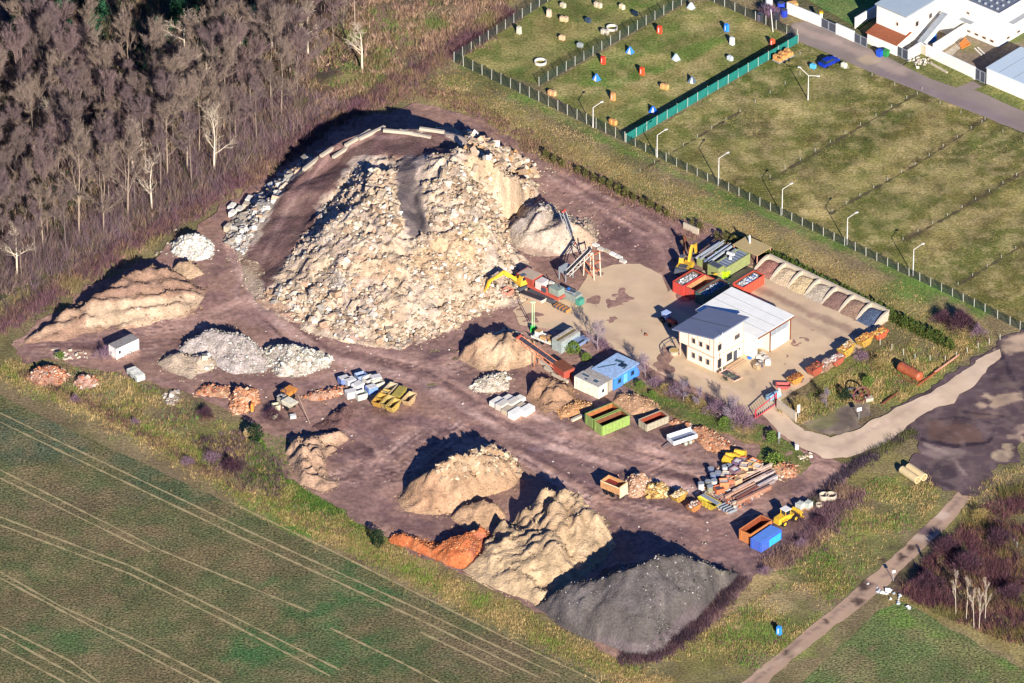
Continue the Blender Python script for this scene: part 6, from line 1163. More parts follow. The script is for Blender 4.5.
# crusher
c0 = at(546, 297); t = empty('crusher', (c0[0], c0[1], .1), U, 'red mobile stone crusher between the rubble mound and the conveyors', 'crusher')
for s in (-1.1, 1.1): b = MB(); b.prism([(-3.2, .3), (-2.9, 0), (2.9, 0), (3.2, .3), (3.2, .7), (2.9, 1.), (-2.9, 1.), (-3.2, .7)], s-.3, s+.3); b.build('track', DGREY, t)
box_part('chassis', REDM, t, ((0, 0, 1.3), (7.5, 2., .5)))
b = MB(); b.hexa([(-5, -.8, 1.6), (-2.6, -.8, 1.6), (-2.6, .8, 1.6), (-5, .8, 1.6)], [(-5.9, -1.6, 3.3), (-2., -1.5, 3.3), (-2., 1.5, 3.3), (-5.9, 1.6, 3.3)]); b.build('feed_hopper', REDM, t); box_part('hopper_load', pm('crushed_stone', '#b09c86', rough=.9), t, ((-3.9, 0, 3.32), (3.5, 2.7, .1)))
box_part('crusher_housing', pm('light_housing', '#d0c4b8'), t, ((-1., 0, 2.3), (1.6, 1.9, 1.6))); box_part('flywheel_guard', REDM, t, ((.6, -1.05, 2.2), (1.2, .3, 1.2))); tube_part('flywheel', DGREY, t, ((.6, -1.3, 2.2), (.6, -1.2, 2.2), .55), n=14)
box_part('engine_cover', paintm('#8a9a8c'), t, ((2.3, .3, 2.2), (2.4, 1.7, 1.3))); box_part('control_cabinet', paintm('#d8d0c0'), t, ((.6, .9, 2.3), (1., .5, 1.4))); tube_part('exhaust', DGREY, t, ((2.8, .5, 2.8), (2.8, .5, 3.9), .08))
t = empty('screening_box', at(566, 279, .1), V, 'pale grey screening box with slatted top above the crusher', 'screen'); box_part('box_frame', GREYM, t, ((0, 0, 2.2), (2.2, 1.8, .9))); 
for k in range(5): box_part('slat', STEEL, t, ((-.9+k*.45, 0, 2.7), (.15, 1.7, .08)))
for x in (-1, 1):
    for y in (-.8, .8): tube_part('leg', GREYM, t, ((x, y, 0), (x, y, 1.8), .1))
t = empty('engine_unit', at(572, 301, .1), U, 'grey green engine unit right of the red crusher', 'machine'); box_part('engine_housing', paintm('#8f9a90'), t, ((0, 0, 1.2), (3.4, 1.8, 1.5))); box_part('radiator', DGREY, t, ((-.4, 0, 2.), (1.8, 1.3, .1))); box_part('fuel_tank', pm('teal_tank', '#4a8f7a'), t, ((2.1, -.2, .9), (1, 1.4, 1.2))); tube_part('pipe', STEEL, t, ((-1.2, -.6, 2.1), (1.2, -.4, 2.2), .08)); box_part('blue_valve', pm('blue_plastic', '#2f6fc0'), t, ((-1., .2, 2.15), (.4, .4, .3)))
t = empty('orange_roller_track', at(562, 310, .1), U, 'orange and tan track carriage at the lower edge of the crusher', 'machine'); box_part('frame', pm('amber', '#c88a48'), t, ((0, 0, .5), (3.2, 1.2, .5)))
for k in range(4): tube_part('roller', DGREY, t, ((-1.2+k*.8, -.7, .5), (-1.2+k*.8, .7, .5), .3), n=10)
t = empty('waste_box', at(507, 297, .3), V, 'pinkish metal box at the foot of the rubble mound', 'box'); box_part('box_wall', pm('pink_metal', '#c8806a'), t, ((0, -.8, .8), (1.9, .1, 1.6)), ((0, .8, .8), (1.9, .1, 1.6)), ((-.95, 0, .8), (.1, 1.5, 1.6)), ((.95, 0, .8), (.1, 1.5, 1.6))); box_part('floor_plate', RUST, t, ((0, 0, .4), (1.8, 1.5, .1)))
t = empty('conveyor_trough', at(534, 302, .1), yaw(22, 12), 'cream trough of a side conveyor below the crusher', 'conveyor'); b = MB(); b.hexa([(-3, -.5, .3), (2.5, -.5, 1.), (2.5, .5, 1.), (-3, .5, .3)], [(-3, -.8, .8), (2.5, -.8, 1.6), (2.5, .8, 1.6), (-3, .8, .8)]); b.build('trough_body', pm('cream_steel', '#d8c0a8'), t); b = MB(); b.hexa([(-3, -.6, .82), (2.5, -.6, 1.62), (2.5, .6, 1.62), (-3, .6, .82)], [(-3, -.6, .9), (2.5, -.6, 1.7), (2.5, .6, 1.7), (-3, .6, .9)]); b.build('belt', pm('belt_rubber', '#3a3942'), t)
# green mast
t = empty('light_mast', at(533, 331, .1), 0, 'pale green tripod mast with a bright green base beside the white flatbed', 'mast'); box_part('base', pm('bright_green', '#38c048'), t, ((0, 0, .5), (.9, .9, 1.))); tube_part('pole', pm('pale_green', '#b8d0a0'), t, ((-.15, 0, 1), (-.15, 0, 6), .09), ((.2, 0, 1), (.2, 0, 6.2), .07)); box_part('lamp_head', pm('pale_green', '#b8d0a0'), t, ((0, 0, 6.2), (.9, .3, .25)))
# flatbed
t = empty('flatbed_trailer', at(544, 342, .15), yaw(20, 8), 'white flatbed trailer loaded with odds and ends near the green mast', 'trailer'); box_part('deck', paintm('#e0ddd4'), t, ((0, 0, .75), (4.4, 2., .15))); box_part('side_board', paintm('#e0ddd4'), t, ((0, -1., .95), (4.4, .06, .35)), ((0, 1., .95), (4.4, .06, .35))); b = MB()
for x in (-.9, .3):
    for s in (-1, 1): b.wheel((x, s*.85, .35), .35, .25, 12)
b.build('wheels', TYRE, t)['kind'] = 'stuff'; box_part('drawbar', DGREY, t, ((-2.9, 0, .55), (1.6, .12, .12)))
for k, (x, y, c, d) in enumerate([(-1.4, .3, '#e8e8e0', (1.1, 1., .9)), (0, -.3, '#c89a5a', (1., .7, .5)), (1.1, .3, '#8a5a44', (.9, .9, .6)), (1.7, -.5, '#b8b060', (.6, .6, .4))]):
    lx = Vector(t.location)+Matrix.Rotation(yaw(20, 8), 3, 'Z') @ Vector((x, y, 0)); e = empty('cargo_crate', (lx.x, lx.y, .98), yaw(20, 8)+k*.2, ['white', 'tan', 'brown', 'olive'][k]+' crate lying on the white flatbed trailer', 'crate'); box_part('crate_body', paintm(c), e, ((0, 0, d[2]/2), d)); box_part('crate_lid', WOOD, e, ((0, 0, d[2]+.03), (d[0]+.06, d[1]+.06, .05)))
def car(px, py, an, c, label, z=.05, s=1.):
    t = empty('parked_car', at(px, py, z), an, label, 'car'); t.scale = (s, s, s); m = pm('car_paint_'+c[1:], c, rough=.3, vary=.08, spec=.6)
    b = MB(); b.prism([(-2.1, .35), (2.1, .35), (2.15, .7), (1.9, .85), (.95, .95), (-1.95, 1.0), (-2.15, .8)], -.85, .85); b.build('body', m, t)
    b = MB(); b.hexa([(-1.7, -.78, .96), (1.0, -.78, .93), (1.0, .78, .93), (-1.7, .78, .96)], [(-1.3, -.62, 1.42), (.3, -.62, 1.42), (.3, .62, 1.42), (-1.3, .62, 1.42)]); g_ = b.build('windows', GLASS, t); box_part('roof', m, g_, ((-.5, 0, 1.45), (1.6, 1.26, .06)))
    for x in (-1.3, 1.3):
        for y in (-.8, .8): b = MB(); b.wheel((x, y, .33), .33, .2, 12); b.build('wheel', TYRE, t)
    for y in (-.6, .6): box_part('headlight', WHITE, t, ((2.13, y, .68), (.06, .3, .14)))
car(829, 64.5, yaw(20, -10), '#16309a', 'dark blue car parked on the grass beside the lane')
car(579, 345, yaw(14, -9), '#7a8aa8', 'blue grey car half hidden right of the grey green container', z=.15)
# trailer with crates by the teal fence
t = empty('hay_trailer', at(783, 60.5, .05), yaw(22, -12), 'small trailer loaded with orange timber beside the teal screen fence', 'trailer'); box_part('deck', GREYM, t, ((0, 0, .6), (4.2, 2, .15))); b = MB()
for x in (-.6, .6):
    for s in (-1, 1): b.wheel((x, s*.95, .35), .35, .2, 12)
b.build('wheels', TYRE, t)['kind'] = 'stuff'
for i in range(5):
    for j in range(2): box_part('timber_stack', pm('orange_timber', '#d09858', vary=.3), t, ((-1.6+i*.8, -.45+j*.9, 1.05+.15*((i+j) % 2)), (.74, .84, .75+.3*((i+j) % 2))))
# sorting plant
t = empty('sorting_plant', at(729, 272, .15), V, 'grey green sorting plant with a dark slatted deck among the skips', 'sorting plant'); OLV = paintm('#8f9a5c', vary=.25)
b = MB(); b.box((1.2, -1.1, 1.3), (6.8, .2, 2.2)); b.box((1.2, 1.5, 1.3), (6.8, .2, 2.2)); b.box((-2.15, .2, 1.3), (.2, 2.4, 2.2)); b.box((4.5, .2, 1.3), (.2, 2.4, 2.2)); b.build('body', OLV, t); box_part('deck', pm('slate_deck', '#5f6a80'), t, ((1.2, .2, 2.2), (6.5, 2.4, .1)))
for k in range(8): box_part('deck_slat', GREYM, t, ((-1.7+k*.82, .2, 2.28), (.3, 2.3, .08)))
box_part('white_motor', WHITE, t, ((1., 0.5, 2.7), (1.6, .5, .4), .6), ((1.5, .9, 2.9), (.5, 1.5, .35), .2))
b = MB()
for s in (-1.0, .4, 1.4):
    for x in (-1.2, 4): b.box((x, s, .15), (.3, .2, .3))
b.build('feet', DGREY, t)['kind'] = 'stuff'
box_part('hopper', OLV, t, ((-3.1, .6, 1.5), (1.6, 2.6, 2.4))); box_part('hopper_mouth', DGREY, t, ((-3.1, .6, 2.72), (1.3, 2.2, .06)))
t = empty('sorting_conveyor_stack', at(715, 263, .15), V, 'bundle of grey conveyor frames stacked behind the sorting plant', 'frames')
for k in range(5): box_part('steel_frame', [GREYM, STEEL, pm('bluish_steel', '#7a8aa6')][k % 3], t, ((0, -2.2+k*1.0, 2.1+.25*(k % 2)), (6.6, .34, .3), 0, -.08)); 
for s in (-2.6, 2.6): box_part('trestle', OLV, t, ((s, -.2, .95), (.3, 4.6, 1.9)))
for s in (-.9, .7): tube_part('rail', STEEL, t, ((-3.2, s, 2.8), (3.4, s, 3.1), .07))
t = empty('shelter_roof', at(752, 258, .1), U, 'flat tan shelter roof on thin posts behind the sorting plant', 'shelter'); box_part('roof_panel', pm('tan_felt', '#b09a68', vary=.12), t, ((0, 0, 2.6), (6., 4.2, .12)))
for x in (-2.8, 2.8):
    for y in (-1.9, 1.9): tube_part('post', pm('pink_post', '#c8907a'), t, ((x, y, 0), (x, y, 2.54), .1))
tube_part('flue_pipe', WHITE, t, ((-1, .5, 2.6), (-1.1, .5, 4.2), .18), n=8)
t = empty('lime_machine', at(724.5, 277.5, .15), V, 'small lime green machine in front of the sorting plant', 'machine'); b = MB(); b.hexa([(-.8, -.7, .3), (.8, -.7, .3), (.8, .7, .3), (-.8, .7, .3)], [(-.6, -.6, 1.6), (.9, -.6, 1.3), (.9, .6, 1.3), (-.6, .6, 1.6)]); b.build('housing', pm('lime', '#a8d820'), t); b = MB()
for x in (-.5, .6):
    for y in (-.7, .7): b.wheel((x, y, .35), .35, .2, 10)
b.build('wheels', TYRE, t)['kind'] = 'stuff'; tube_part('lift_arm', YEL, t, ((-.6, 0, 1.2), (-2.8, .2, 1.9), .16))
t = empty('rusty_grab_arm', at(684, 252, .15), yaw(8, 12), 'rusty brown grab arm leaning at the corner of the yard', 'arm'); tube_part('arm_post', RUST, t, ((0, 0, 0), (0, 0, 3.6), .2, .12)); tube_part('arm_beam', RUST, t, ((0, 0, 3.4), (3.6, 0, .9), .26, .2), n=4)
t = empty('tan_wall_piece', at(691, 232), U, 'short tan wall panel at the corner behind the excavator', 'wall'); box_part('wall_panel', CONC, t, ((0, 0, .7), (3.6, .3, 1.4)))
t = empty('small_tractor', at(668, 323, .22), yaw(14, 8), 'small red tractor with a blue grey cab in the shade left of the office', 'tractor')
box_part('hood', REDM, t, ((1.0, 0, .95), (1.5, .8, .6))); cb = box_part('cab', pm('blue_cab', '#8aa0c8'), t, ((-.5, 0, 1.5), (1.2, 1.2, 1.1))); box_part('cab_roof', pm('pale_blue_cab', '#a8b8d8'), cb, ((-.5, 0, 2.1), (1.3, 1.3, .1)))
for x, r_ in ((-.7, .65), (1.2, .4)):
    for y in (-.75, .75): b = MB(); b.wheel((x, y, r_), r_, .3, 12); b.build('wheel', TYRE, t)
# rusty tipper body
t = empty('tipper_truck', at(614, 494, .15), yaw(22, 9), 'rusty orange tipper truck body standing on one axle beside the pink wood heap', 'truck'); m = paintm('#c8925c', vary=.45)
b = MB(); b.box((0, -1.15, 1.9), (4.2, .1, 1.5)); b.box((0, 1.15, 1.9), (4.2, .1, 1.5)); b.box((-2.05, 0, 1.9), (.1, 2.2, 1.5)); b.box((2.05, 0, 1.75), (.12, 2.2, 2.2)); b.build('tipper_body', m, t); box_part('bed_floor', pm('dark_red_bed', '#7a2f2a'), t, ((0, 0, 1.9), (4., 2.2, .1))); box_part('cream_panel', pm('cream_panel', '#d8c8a0'), t, ((2.14, 0, 1.6), (.06, 2.2, 2.3)), ((0, -1.22, 2.62), (4.2, .06, .2)))
for x in (-.9, .4):
    for s in (-1, 1): b = MB(); b.wheel((x, s*.95, .45), .45, .3, 12); b.build('wheel', TYRE, t)
box_part('chassis', DGREY, t, ((0, 0, .85), (4., .9, .25)))
# white tipping trailer
t = empty('tipping_trailer', at(682, 443.5, .15), yaw(25, -8), 'white tipping trailer on twin wheels with a grey load bed', 'trailer'); m = paintm('#dfe3e2', vary=.08)
b = MB(); b.box((0, -1.1, 1.4), (5., .1, .8)); b.box((0, 1.1, 1.55), (5., .1, 1.1)); b.box((-2.45, 0, 1.4), (.1, 2.1, .8)); b.box((2.45, 0, 1.4), (.1, 2.1, .8)); b.build('sides', m, t); box_part('bed_floor', pm('bed_grey', '#6a7286'), t, ((0, 0, 1.2), (4.8, 2.1, .1)))
for k in range(5): box_part('side_stake', m, t, ((-2.3+k*1.15, -1.18, 1.4), (.1, .06, .8)))
for x in (.2, 1.2):
    for s in (-1, 1): b = MB(); b.wheel((x, s*.95, .45), .45, .3, 14); wl = b.build('wheel', pm('dusty_tyre', '#8f8c78'), t); b = MB(); b.tube((x, s*.85, .45), (x, s*1.12, .45), .2, None, 8); b.build('rim', WHITE, wl)
box_part('chassis', DGREY, t, ((0, 0, .9), (4.6, .8, .25))); tube_part('drawbar', DGREY, t, ((-2.4, 0, .85), (-4, 0, .5), .08))
# grey tank in the shade and small things at the gate
t = empty('pickup_tank', at(773.5, 400, .2), yaw(14, -6), 'pale blue water tank trailer in the shade by the lower skips', 'tank'); tube_part('tank_shell', pm('pale_blue_tank', '#8ab0c0'), t, ((-1.3, 0, .9), (1.3, 0, .9), .7), n=14); b = MB(); b.wheel((0, -.7, .3), .3, .2, 10); b.wheel((0, .7, .3), .3, .2, 10); b.build('wheels', TYRE, t)['kind'] = 'stuff'; box_part('ladder', WHITE, t, ((.9, -.5, 1.7), (.1, .5, 1.4)))
t = empty('swing_gate', at(755.5, 419.5, .15), 0, 'red framed barred gate across the yard entrance', 'gate'); a = Vector(at(755.5, 419.5)); e = Vector(at(776, 405)); d = e-a; d.z = 0; L_ = d.length; t.rotation_euler = (0, 0, math.atan2(d.y, d.x))
RED2 = pm('gate_red', '#d02f3a'); tube_part('gate_frame', RED2, t, ((0, 0, .3), (L_, 0, .3), .09), ((0, 0, 1.9), (L_, 0, 2.3), .09), ((0, 0, .2), (0, 0, 2.), .12), ((L_, 0, .1), (L_, 0, 2.6), .14))
for k in range(9): tube_part('bar', pm('gate_bar', '#a89a94'), t, ((.6+k*L_/10, 0, .35), (.6+k*L_/10, 0, 1.95), .035))
wallseg((777, 409), (796, 422), 2.0, 'pale concrete wall beside the red barred gate', m=CONC, cap=False)
for (px, py, z0, lb, cc, d) in [(798.5, 418, 2.6, 'white upright sign board beside the concrete gate wall', WHITE, (.5, .1, 1.6)), (859, 419, 2.2, 'white notice board on a post in the bend of the access road', WHITE, (.9, .1, .7)), (893.5, 581, 2.0, 'small white signpost beside the dirt track', WHITE, (.6, .1, .5)), (779, 444, 2.4, 'grey sign post below the lower road kerb', GREYM, (.4, .1, 1.4)), (796.5, 450, .9, 'white boundary box on the road kerb', WHITE, (.6, .6, .9))]:
    t = empty('sign_post', at(px, py, .1), .3, lb, 'sign'); tube_part('post', GREYM, t, ((0, .08, 0), (0, .08, z0), .06)); box_part('sign_board', cc, t, ((0, 0, z0-d[2]/2+.2), d))
t = empty('flag_pole', at(722, 375), 0, 'tall thin white flag pole in front of the office corner', 'pole'); tube_part('pole', WHITE, t, ((0, 0, 0), (0, 0, 9), .09, .05)); box_part('pole_foot', CONC, t, ((0, 0, .1), (.6, .6, .3)))
t = empty('plant_trailer', at(730.5, 378, .22), yaw(18, 10), 'low trailer frame loaded with dark cuttings in front of the office', 'trailer'); box_part('trailer_frame', paintm('#d8a890'), t, ((0, -1, .6), (4, .1, .3)), ((0, 1, .6), (4, .1, .3)), ((-2, 0, .6), (.1, 1.9, .3)), ((2, 0, .6), (.1, 1.9, .3))); box_part('deck', DGREY, t, ((0, 0, .45), (3.9, 1.9, .1))); b = MB(); b.wheel((0, -1.15, .35), .35, .2, 10); b.wheel((0, 1.15, .35), .35, .2, 10); b.build('wheels', TYRE, t)['kind'] = 'stuff'
cm2 = shrub_mesh(222, 3.4, .9, 260, ['#5a5f50', '#7a7a68', '#3f4a3a'], .5, .03); o = link('cut_branches', cm2, None, None, at(730.5, 378, .7), 0); tagobj(o, 'heap of dark cut branches lying on the low trailer by the office', 'branches', None, 'stuff')
t = empty('planter', at(674, 354, .2), 0, 'round concrete planter left of the office', 'planter'); tube_part('pot', CONC, t, ((0, 0, 0), (0, 0, .8), .7, .95), n=14); tube_part('soil', pm('planter_soil', '#c0a060'), t, ((0, 0, .75), (0, 0, .83), .8), n=14)
t = empty('hoop_fence', at(664, 352, .2), 0, 'thin dark curved railing left of the office', 'railing')
pr = [at(663, 357), (at(662, 352)), at(665, 348), at(672, 344), at(679, 341)]; o0 = Vector(t.location); b = MB()
for a, c in zip(pr[:-1], pr[1:]): b.tube((a[0]-o0.x, a[1]-o0.y, .8), (c[0]-o0.x, c[1]-o0.y, .8), .07, None, 5)
b.build('rail', DGREY, t)
for a in pr: tube_part('post', DGREY, t, ((a[0]-o0.x, a[1]-o0.y, 0), (a[0]-o0.x, a[1]-o0.y, .8), .06))
# junk against the warehouse
JC = ['#d8d0c0', '#b0a898', '#c8c0b8', '#3f3f48', '#a8906c', '#e0dcd0']
for k, (px, py) in enumerate([(759, 360), (762, 357), (765, 361), (760, 366), (757, 369), (768, 364)]):
    t = empty('storage_sack', at(px, py, .22), k*.6, ['white', 'grey', 'pale', 'dark', 'tan', 'cream'][k]+' sack in the jumble before the warehouse porch', 'sack'); b = MB(); b.hexa([(-.5, -.5, 0), (.5, -.5, 0), (.5, .5, 0), (-.5, .5, 0)], [(-.55, -.4, .95), (.4, -.5, 1.1), (.5, .5, .9), (-.4, .45, 1.05)]); b.build('sack_body', paintm(JC[k]), t); box_part('sack_top', paintm('#c8c0b8'), t, ((0, 0, 1.05), (.5, .5, .2), .3))
t = empty('timber_bench', at(735, 366, .22), V, 'pile of tan planks along the office side wall', 'planks')
for k in range(4): box_part('plank', pm('tan_plank', '#c0a080'), t, ((0, -.6+k*.4, .15+.1*(k % 2)), (5, .32, .12)))

# ------------------------------------------------------------------ scrap heap and beams
rs = np.random.RandomState(77)
for k, (px, py, ln, dx, c) in enumerate([(752, 478, 9, 0, '#c8a898'), (755, 482, 8.6, 0, '#b89888'), (749, 486, 8, 0, '#d0b4a0'), (752, 490, 9.5, 0, '#b08c7a'), (750, 494, 7, 0, '#8a4f3c'), (754, 497, 8, 0, '#a87860'), (745, 499, 6, 0, '#d0b8a4'), (762, 480, 6, 0, '#c8b8b0'), (768, 484, 5, 0, '#c0b4b0'), (764, 488, 5.4, 0, '#a89890'), (740, 492, 7, 0, '#b89078'), (758, 474, 7, 0, '#d8bca8'), (744, 482, 8, 0, '#a88474')]):
    t = empty('steel_beam', at(px, py, .2), V+.02*(k % 5-2)-.1, 'long pinkish %s beam, number %s from the back of the beam stack' % (['wooden', 'rusty'][k % 2], (nth+['eighth', 'ninth', 'tenth', 'eleventh', 'twelfth', 'thirteenth'])[k]), 'beam', 'beams of the scrap stack'); m = paintm(c, vary=.3)
    box_part('flange', m, t, ((0, 0, .08), (ln, .5, .1)), ((0, 0, .5+.15*(k % 3)), (ln, .5, .1))); box_part('web', m, t, ((0, 0, .28), (ln-.02, .12, .34+.28*(k % 3))))
for k, (px, py, c, nm) in enumerate([(753, 465, '#d87a44', 'orange'), (749, 469, '#c89a58', 'ochre'), (744, 472, '#d8b088', 'tan'), (749, 474, '#e0bc94', 'pale'), (741, 478, '#c8906a', 'brown orange'), (735, 476, '#7a5a68', 'purple grey'), (757, 470, '#e0b894', 'sand coloured'), (730, 484, '#c86a4a', 'red orange'), (724, 488, '#d8804c', 'bright orange'), (719, 492, '#d86a3c', 'vivid orange'), (736, 484, '#d0a880', 'light tan'), (738, 468, '#6a5070', 'dark purple'), (726, 478, '#c8b8a0', 'grey white'), (743, 465, '#a84a3a', 'dark red')]):
    t = empty('pallet_crate', at(px, py, .2), V+k*.3, nm+' crate in the scrap group behind the steel beams', 'crate'); h_ = 1.+.3*(k % 3); m = paintm(c, vary=.3)
    box_part('crate_wall', m, t, ((0, -.75, h_/2), (1.6, .08, h_)), ((0, .75, h_/2), (1.6, .08, h_)), ((-.78, 0, h_/2), (.08, 1.42, h_)), ((.78, 0, h_/2), (.08, 1.42, h_))); box_part('content', paintm(JC[k % 6]), t, ((0, 0, h_*.45), (1.4, 1.36, h_*.8)))
for k, (px, py, c, nm) in enumerate([(701, 489, '#d8d4cc', 'white'), (713, 480, '#4a6a9a', 'blue'), (711, 474, '#2f4a7a', 'dark blue'), (718, 478, '#3f5a80', 'steel blue'), (725, 472, '#d0d4d0', 'pale grey'), (729, 471, '#b0b4b0', 'grey'), (708, 487, '#5f6258', 'dark olive'), (714, 486, '#c8ccc0', 'off white'), (710, 492, '#8a8c70', 'khaki')]):
    t = empty('metal_drum', at(px, py, .2), k, nm+' metal drum in the scrap group left of the crates', 'drum'); m = paintm(c); tube_part('drum_shell', m, t, ((0, 0, 0), (0, 0, 1.25), .55), n=12); tube_part('drum_rim', GREYM, t, ((0, 0, 1.25), (0, 0, 1.3), .58), n=12)
for k, (px, py) in enumerate([(729, 464), (735, 461), (740, 457), (731, 460)]):
    t = empty('digger_bucket', at(px, py, .2), V+k*.2, 'yellow digger bucket %s in the row behind the crates' % ['at the front', 'in the middle', 'at the far end', 'leaning at the back'][k], 'bucket'); b = MB(); b.prism([(-.8, 0), (.6, .05), (.9, .9), (.3, 1.4), (-.2, 1.5), (-.9, .9)], -1, 1); b.build('bucket_shell', YEL, t); box_part('bucket_teeth', DGREY, t, *[((.85, -.8+j*.4, .1), (.3, .15, .1)) for j in range(5)])
t = empty('grey_hopper', at(727, 512, .2), yaw(20, 14), 'grey scrap frame beside the bright yellow skip', 'frame')
for k in range(5): box_part('frame_bar', GREYM, t, ((-1.6+k*.8, 0, .6+.1*k), (.16, 1.8, .5)))
box_part('frame_plate', pm('bluish_steel', '#7a8aa6'), t, ((-.8, 0, .5), (2., 1.7, .1)))
x = rs.normal(0, 1, 1); P0 = at(732, 492)
X_, Y_ = scatter([(700, 492), (712, 472), (735, 455), (760, 462), (785, 478), (770, 490), (745, 506), (725, 516), (708, 505)], 420, rs)
l = chunks('scrap_bits', X_, Y_, np.full(len(X_), .25), rs.uniform(.25, .8, len(X_)), ['#b89078', '#c8ccc8', '#8a5a48', '#5a5f6a', '#d8b898', '#a8a098', '#c8704a'], None, flat=.4, seed=5); tagobj(l, 'loose small scrap strewn between the crates, drums and beams', 'scrap')
# pale tanks and pipe rings at right
for k, (px, py, nm) in enumerate([(800, 506, 'left'), (808, 505, 'right')]):
    t = empty('liquid_tank', at(px, py+3, .2), V, nm+' one of two caged pale liquid tanks right of the wheel loader', 'tank'); box_part('tank_body', paintm('#c4c8b8'), t, ((0, 0, .75), (1.2, 1.1, 1.1)))
    b = MB()
    for s in (-.62, .62):
        for y in (-.56, 0, .56): b.box((s, y, .75), (.06, .06, 1.3))
    b.build('cage', STEEL, t)['kind'] = 'stuff'; box_part('pallet', WOOD, t, ((0, 0, .08), (1.3, 1.2, .16)))
def ring(px, py, r, hgt, label, c=CONC, name='concrete_ring', wall=.15, n=20, z=.1, cat='pipe ring'):
    t = empty(name, at(px, py, z), 0, label, cat); b = MB(); v = []
    for i in range(n):
        a = 6.2832*i/n; ca, sa = math.cos(a), math.sin(a)
        v += [(ca*r, sa*r, 0), (ca*r, sa*r, hgt), (ca*(r-wall), sa*(r-wall), hgt), (ca*(r-wall), sa*(r-wall), 0)]
    b.add(v, [(i*4+j, ((i+1) % n)*4+j, ((i+1) % n)*4+(j+1) % 4, i*4+(j+1) % 4) for i in range(n) for j in range(4)]); b.build('ring_wall', c, t); return t
ring(824, 499, .9, 1., 'left pale concrete ring on the right rim of the yard'); ring(831, 499, 1., 1., 'right pale concrete ring on the right rim of the yard')
ring(819, 506, .6, .5, 'small dark rimmed ring left of the two concrete rings')
# concrete pipes
t = empty('concrete_pipes', at(913, 477, .1), yaw(13, 9), 'pair of cream concrete pipes lying in the weeds below the road', 'pipes')
for s in (-.75, .75):
    b = MB(); n = 16; v = []
    for i in range(n):
        a = 6.2832*i/n
        for xx, r in ((-2.2, .72), (2.2, .72), (2.2, .52), (-2.2, .52)): v.append((xx, s+math.cos(a)*r, .75+math.sin(a)*r))
    b.add(v, [(i*4+j, ((i+1) % n)*4+j, ((i+1) % n)*4+(j+1) % 4, i*4+(j+1) % 4) for i in range(n) for j in range(4)]); b.build('pipe', pm('cream_concrete', '#d0b888', rough=.8), t)
# rusty tank and wheel in the bend
t = empty('rusty_tank', at(910, 376, .1), yaw(20, 11), 'rusty brown cylindrical tank lying above the access road', 'tank'); RB = pm('orange_rust', '#a85a3a', vary=.4, size=.5); tube_part('tank_shell', RB, t, ((-2.4, 0, .95), (2.4, 0, .95), .95), n=18); tube_part('tank_end', RB, t, ((2.4, 0, .95), (2.75, 0, .95), .95, .55), n=18); tube_part('tank_end', RB, t, ((-2.4, 0, .95), (-2.75, 0, .95), .95, .55), n=18); box_part('saddle', RUST, t, ((-1.3, 0, .15), (.4, 1.6, .3)), ((1.3, 0, .15), (.4, 1.6, .3))); tube_part('inlet_pipe', RUST, t, ((.4, 0, 1.7), (.7, .3, 2.6), .12)); tube_part('lying_pipe', RUST, t, ((-3, -1.6, .2), (2.6, -1.6, .2), .15))
t = empty('pipe_run', at(922, 383, .1), yaw(30, -20), 'rusty kerb rail between the rusty tank and the road', 'rail'); box_part('rail_bar', RB, t, ((2, 0, .2), (7, .25, .25)))
t = empty('long_pipe', at(938, 371, .1), yaw(28, -19), 'pale rusty pipe lying along the upper kerb of the road', 'pipe'); tube_part('pipe_body', pm('pinkish_pipe', '#c08a70'), t, ((-1, 0, .25), (6.5, 0, .25), .2), n=8)
t = empty('kerb_rail', at(890, 399, .1), yaw(26, -18), 'brown rail lying on the upper kerb where the road bends', 'rail'); box_part('rail_bar', RUST, t, ((0, 0, .2), (5, .3, .25)))
t = empty('rusty_flywheel', at(861, 402, .1), .3, 'rusty spoked wheel standing in the weeds of the road bend', 'wheel')
n = 18; b = MB()
for i in range(n):
    a, a2 = 6.2832*i/n, 6.2832*(i+1)/n; b.tube((math.cos(a)*1.5, 0, 1.6+math.sin(a)*1.5), (math.cos(a2)*1.5, 0, 1.6+math.sin(a2)*1.5), .16, None, 5, False)
b.build('wheel_rim', pm('dark_rust', '#6a3a38'), t)
for i in range(6): a = 6.2832*i/6; tube_part('spoke', pm('dark_rust', '#6a3a38'), t, ((0, 0, 1.6), (math.cos(a)*1.45, 0, 1.6+math.sin(a)*1.45), .07))
tube_part('hub', RUST, t, ((0, -.3, 1.6), (0, .3, 1.6), .3), n=10); box_part('stone_base', CONC, t, ((1.5, 0, .35), (1.4, 1, .7)))
ring(852, 393, 1.3, .35, 'dark tyre like hoop leaning left of the rusty spoked wheel', DGREY, 'steel_hoop', z=.2)
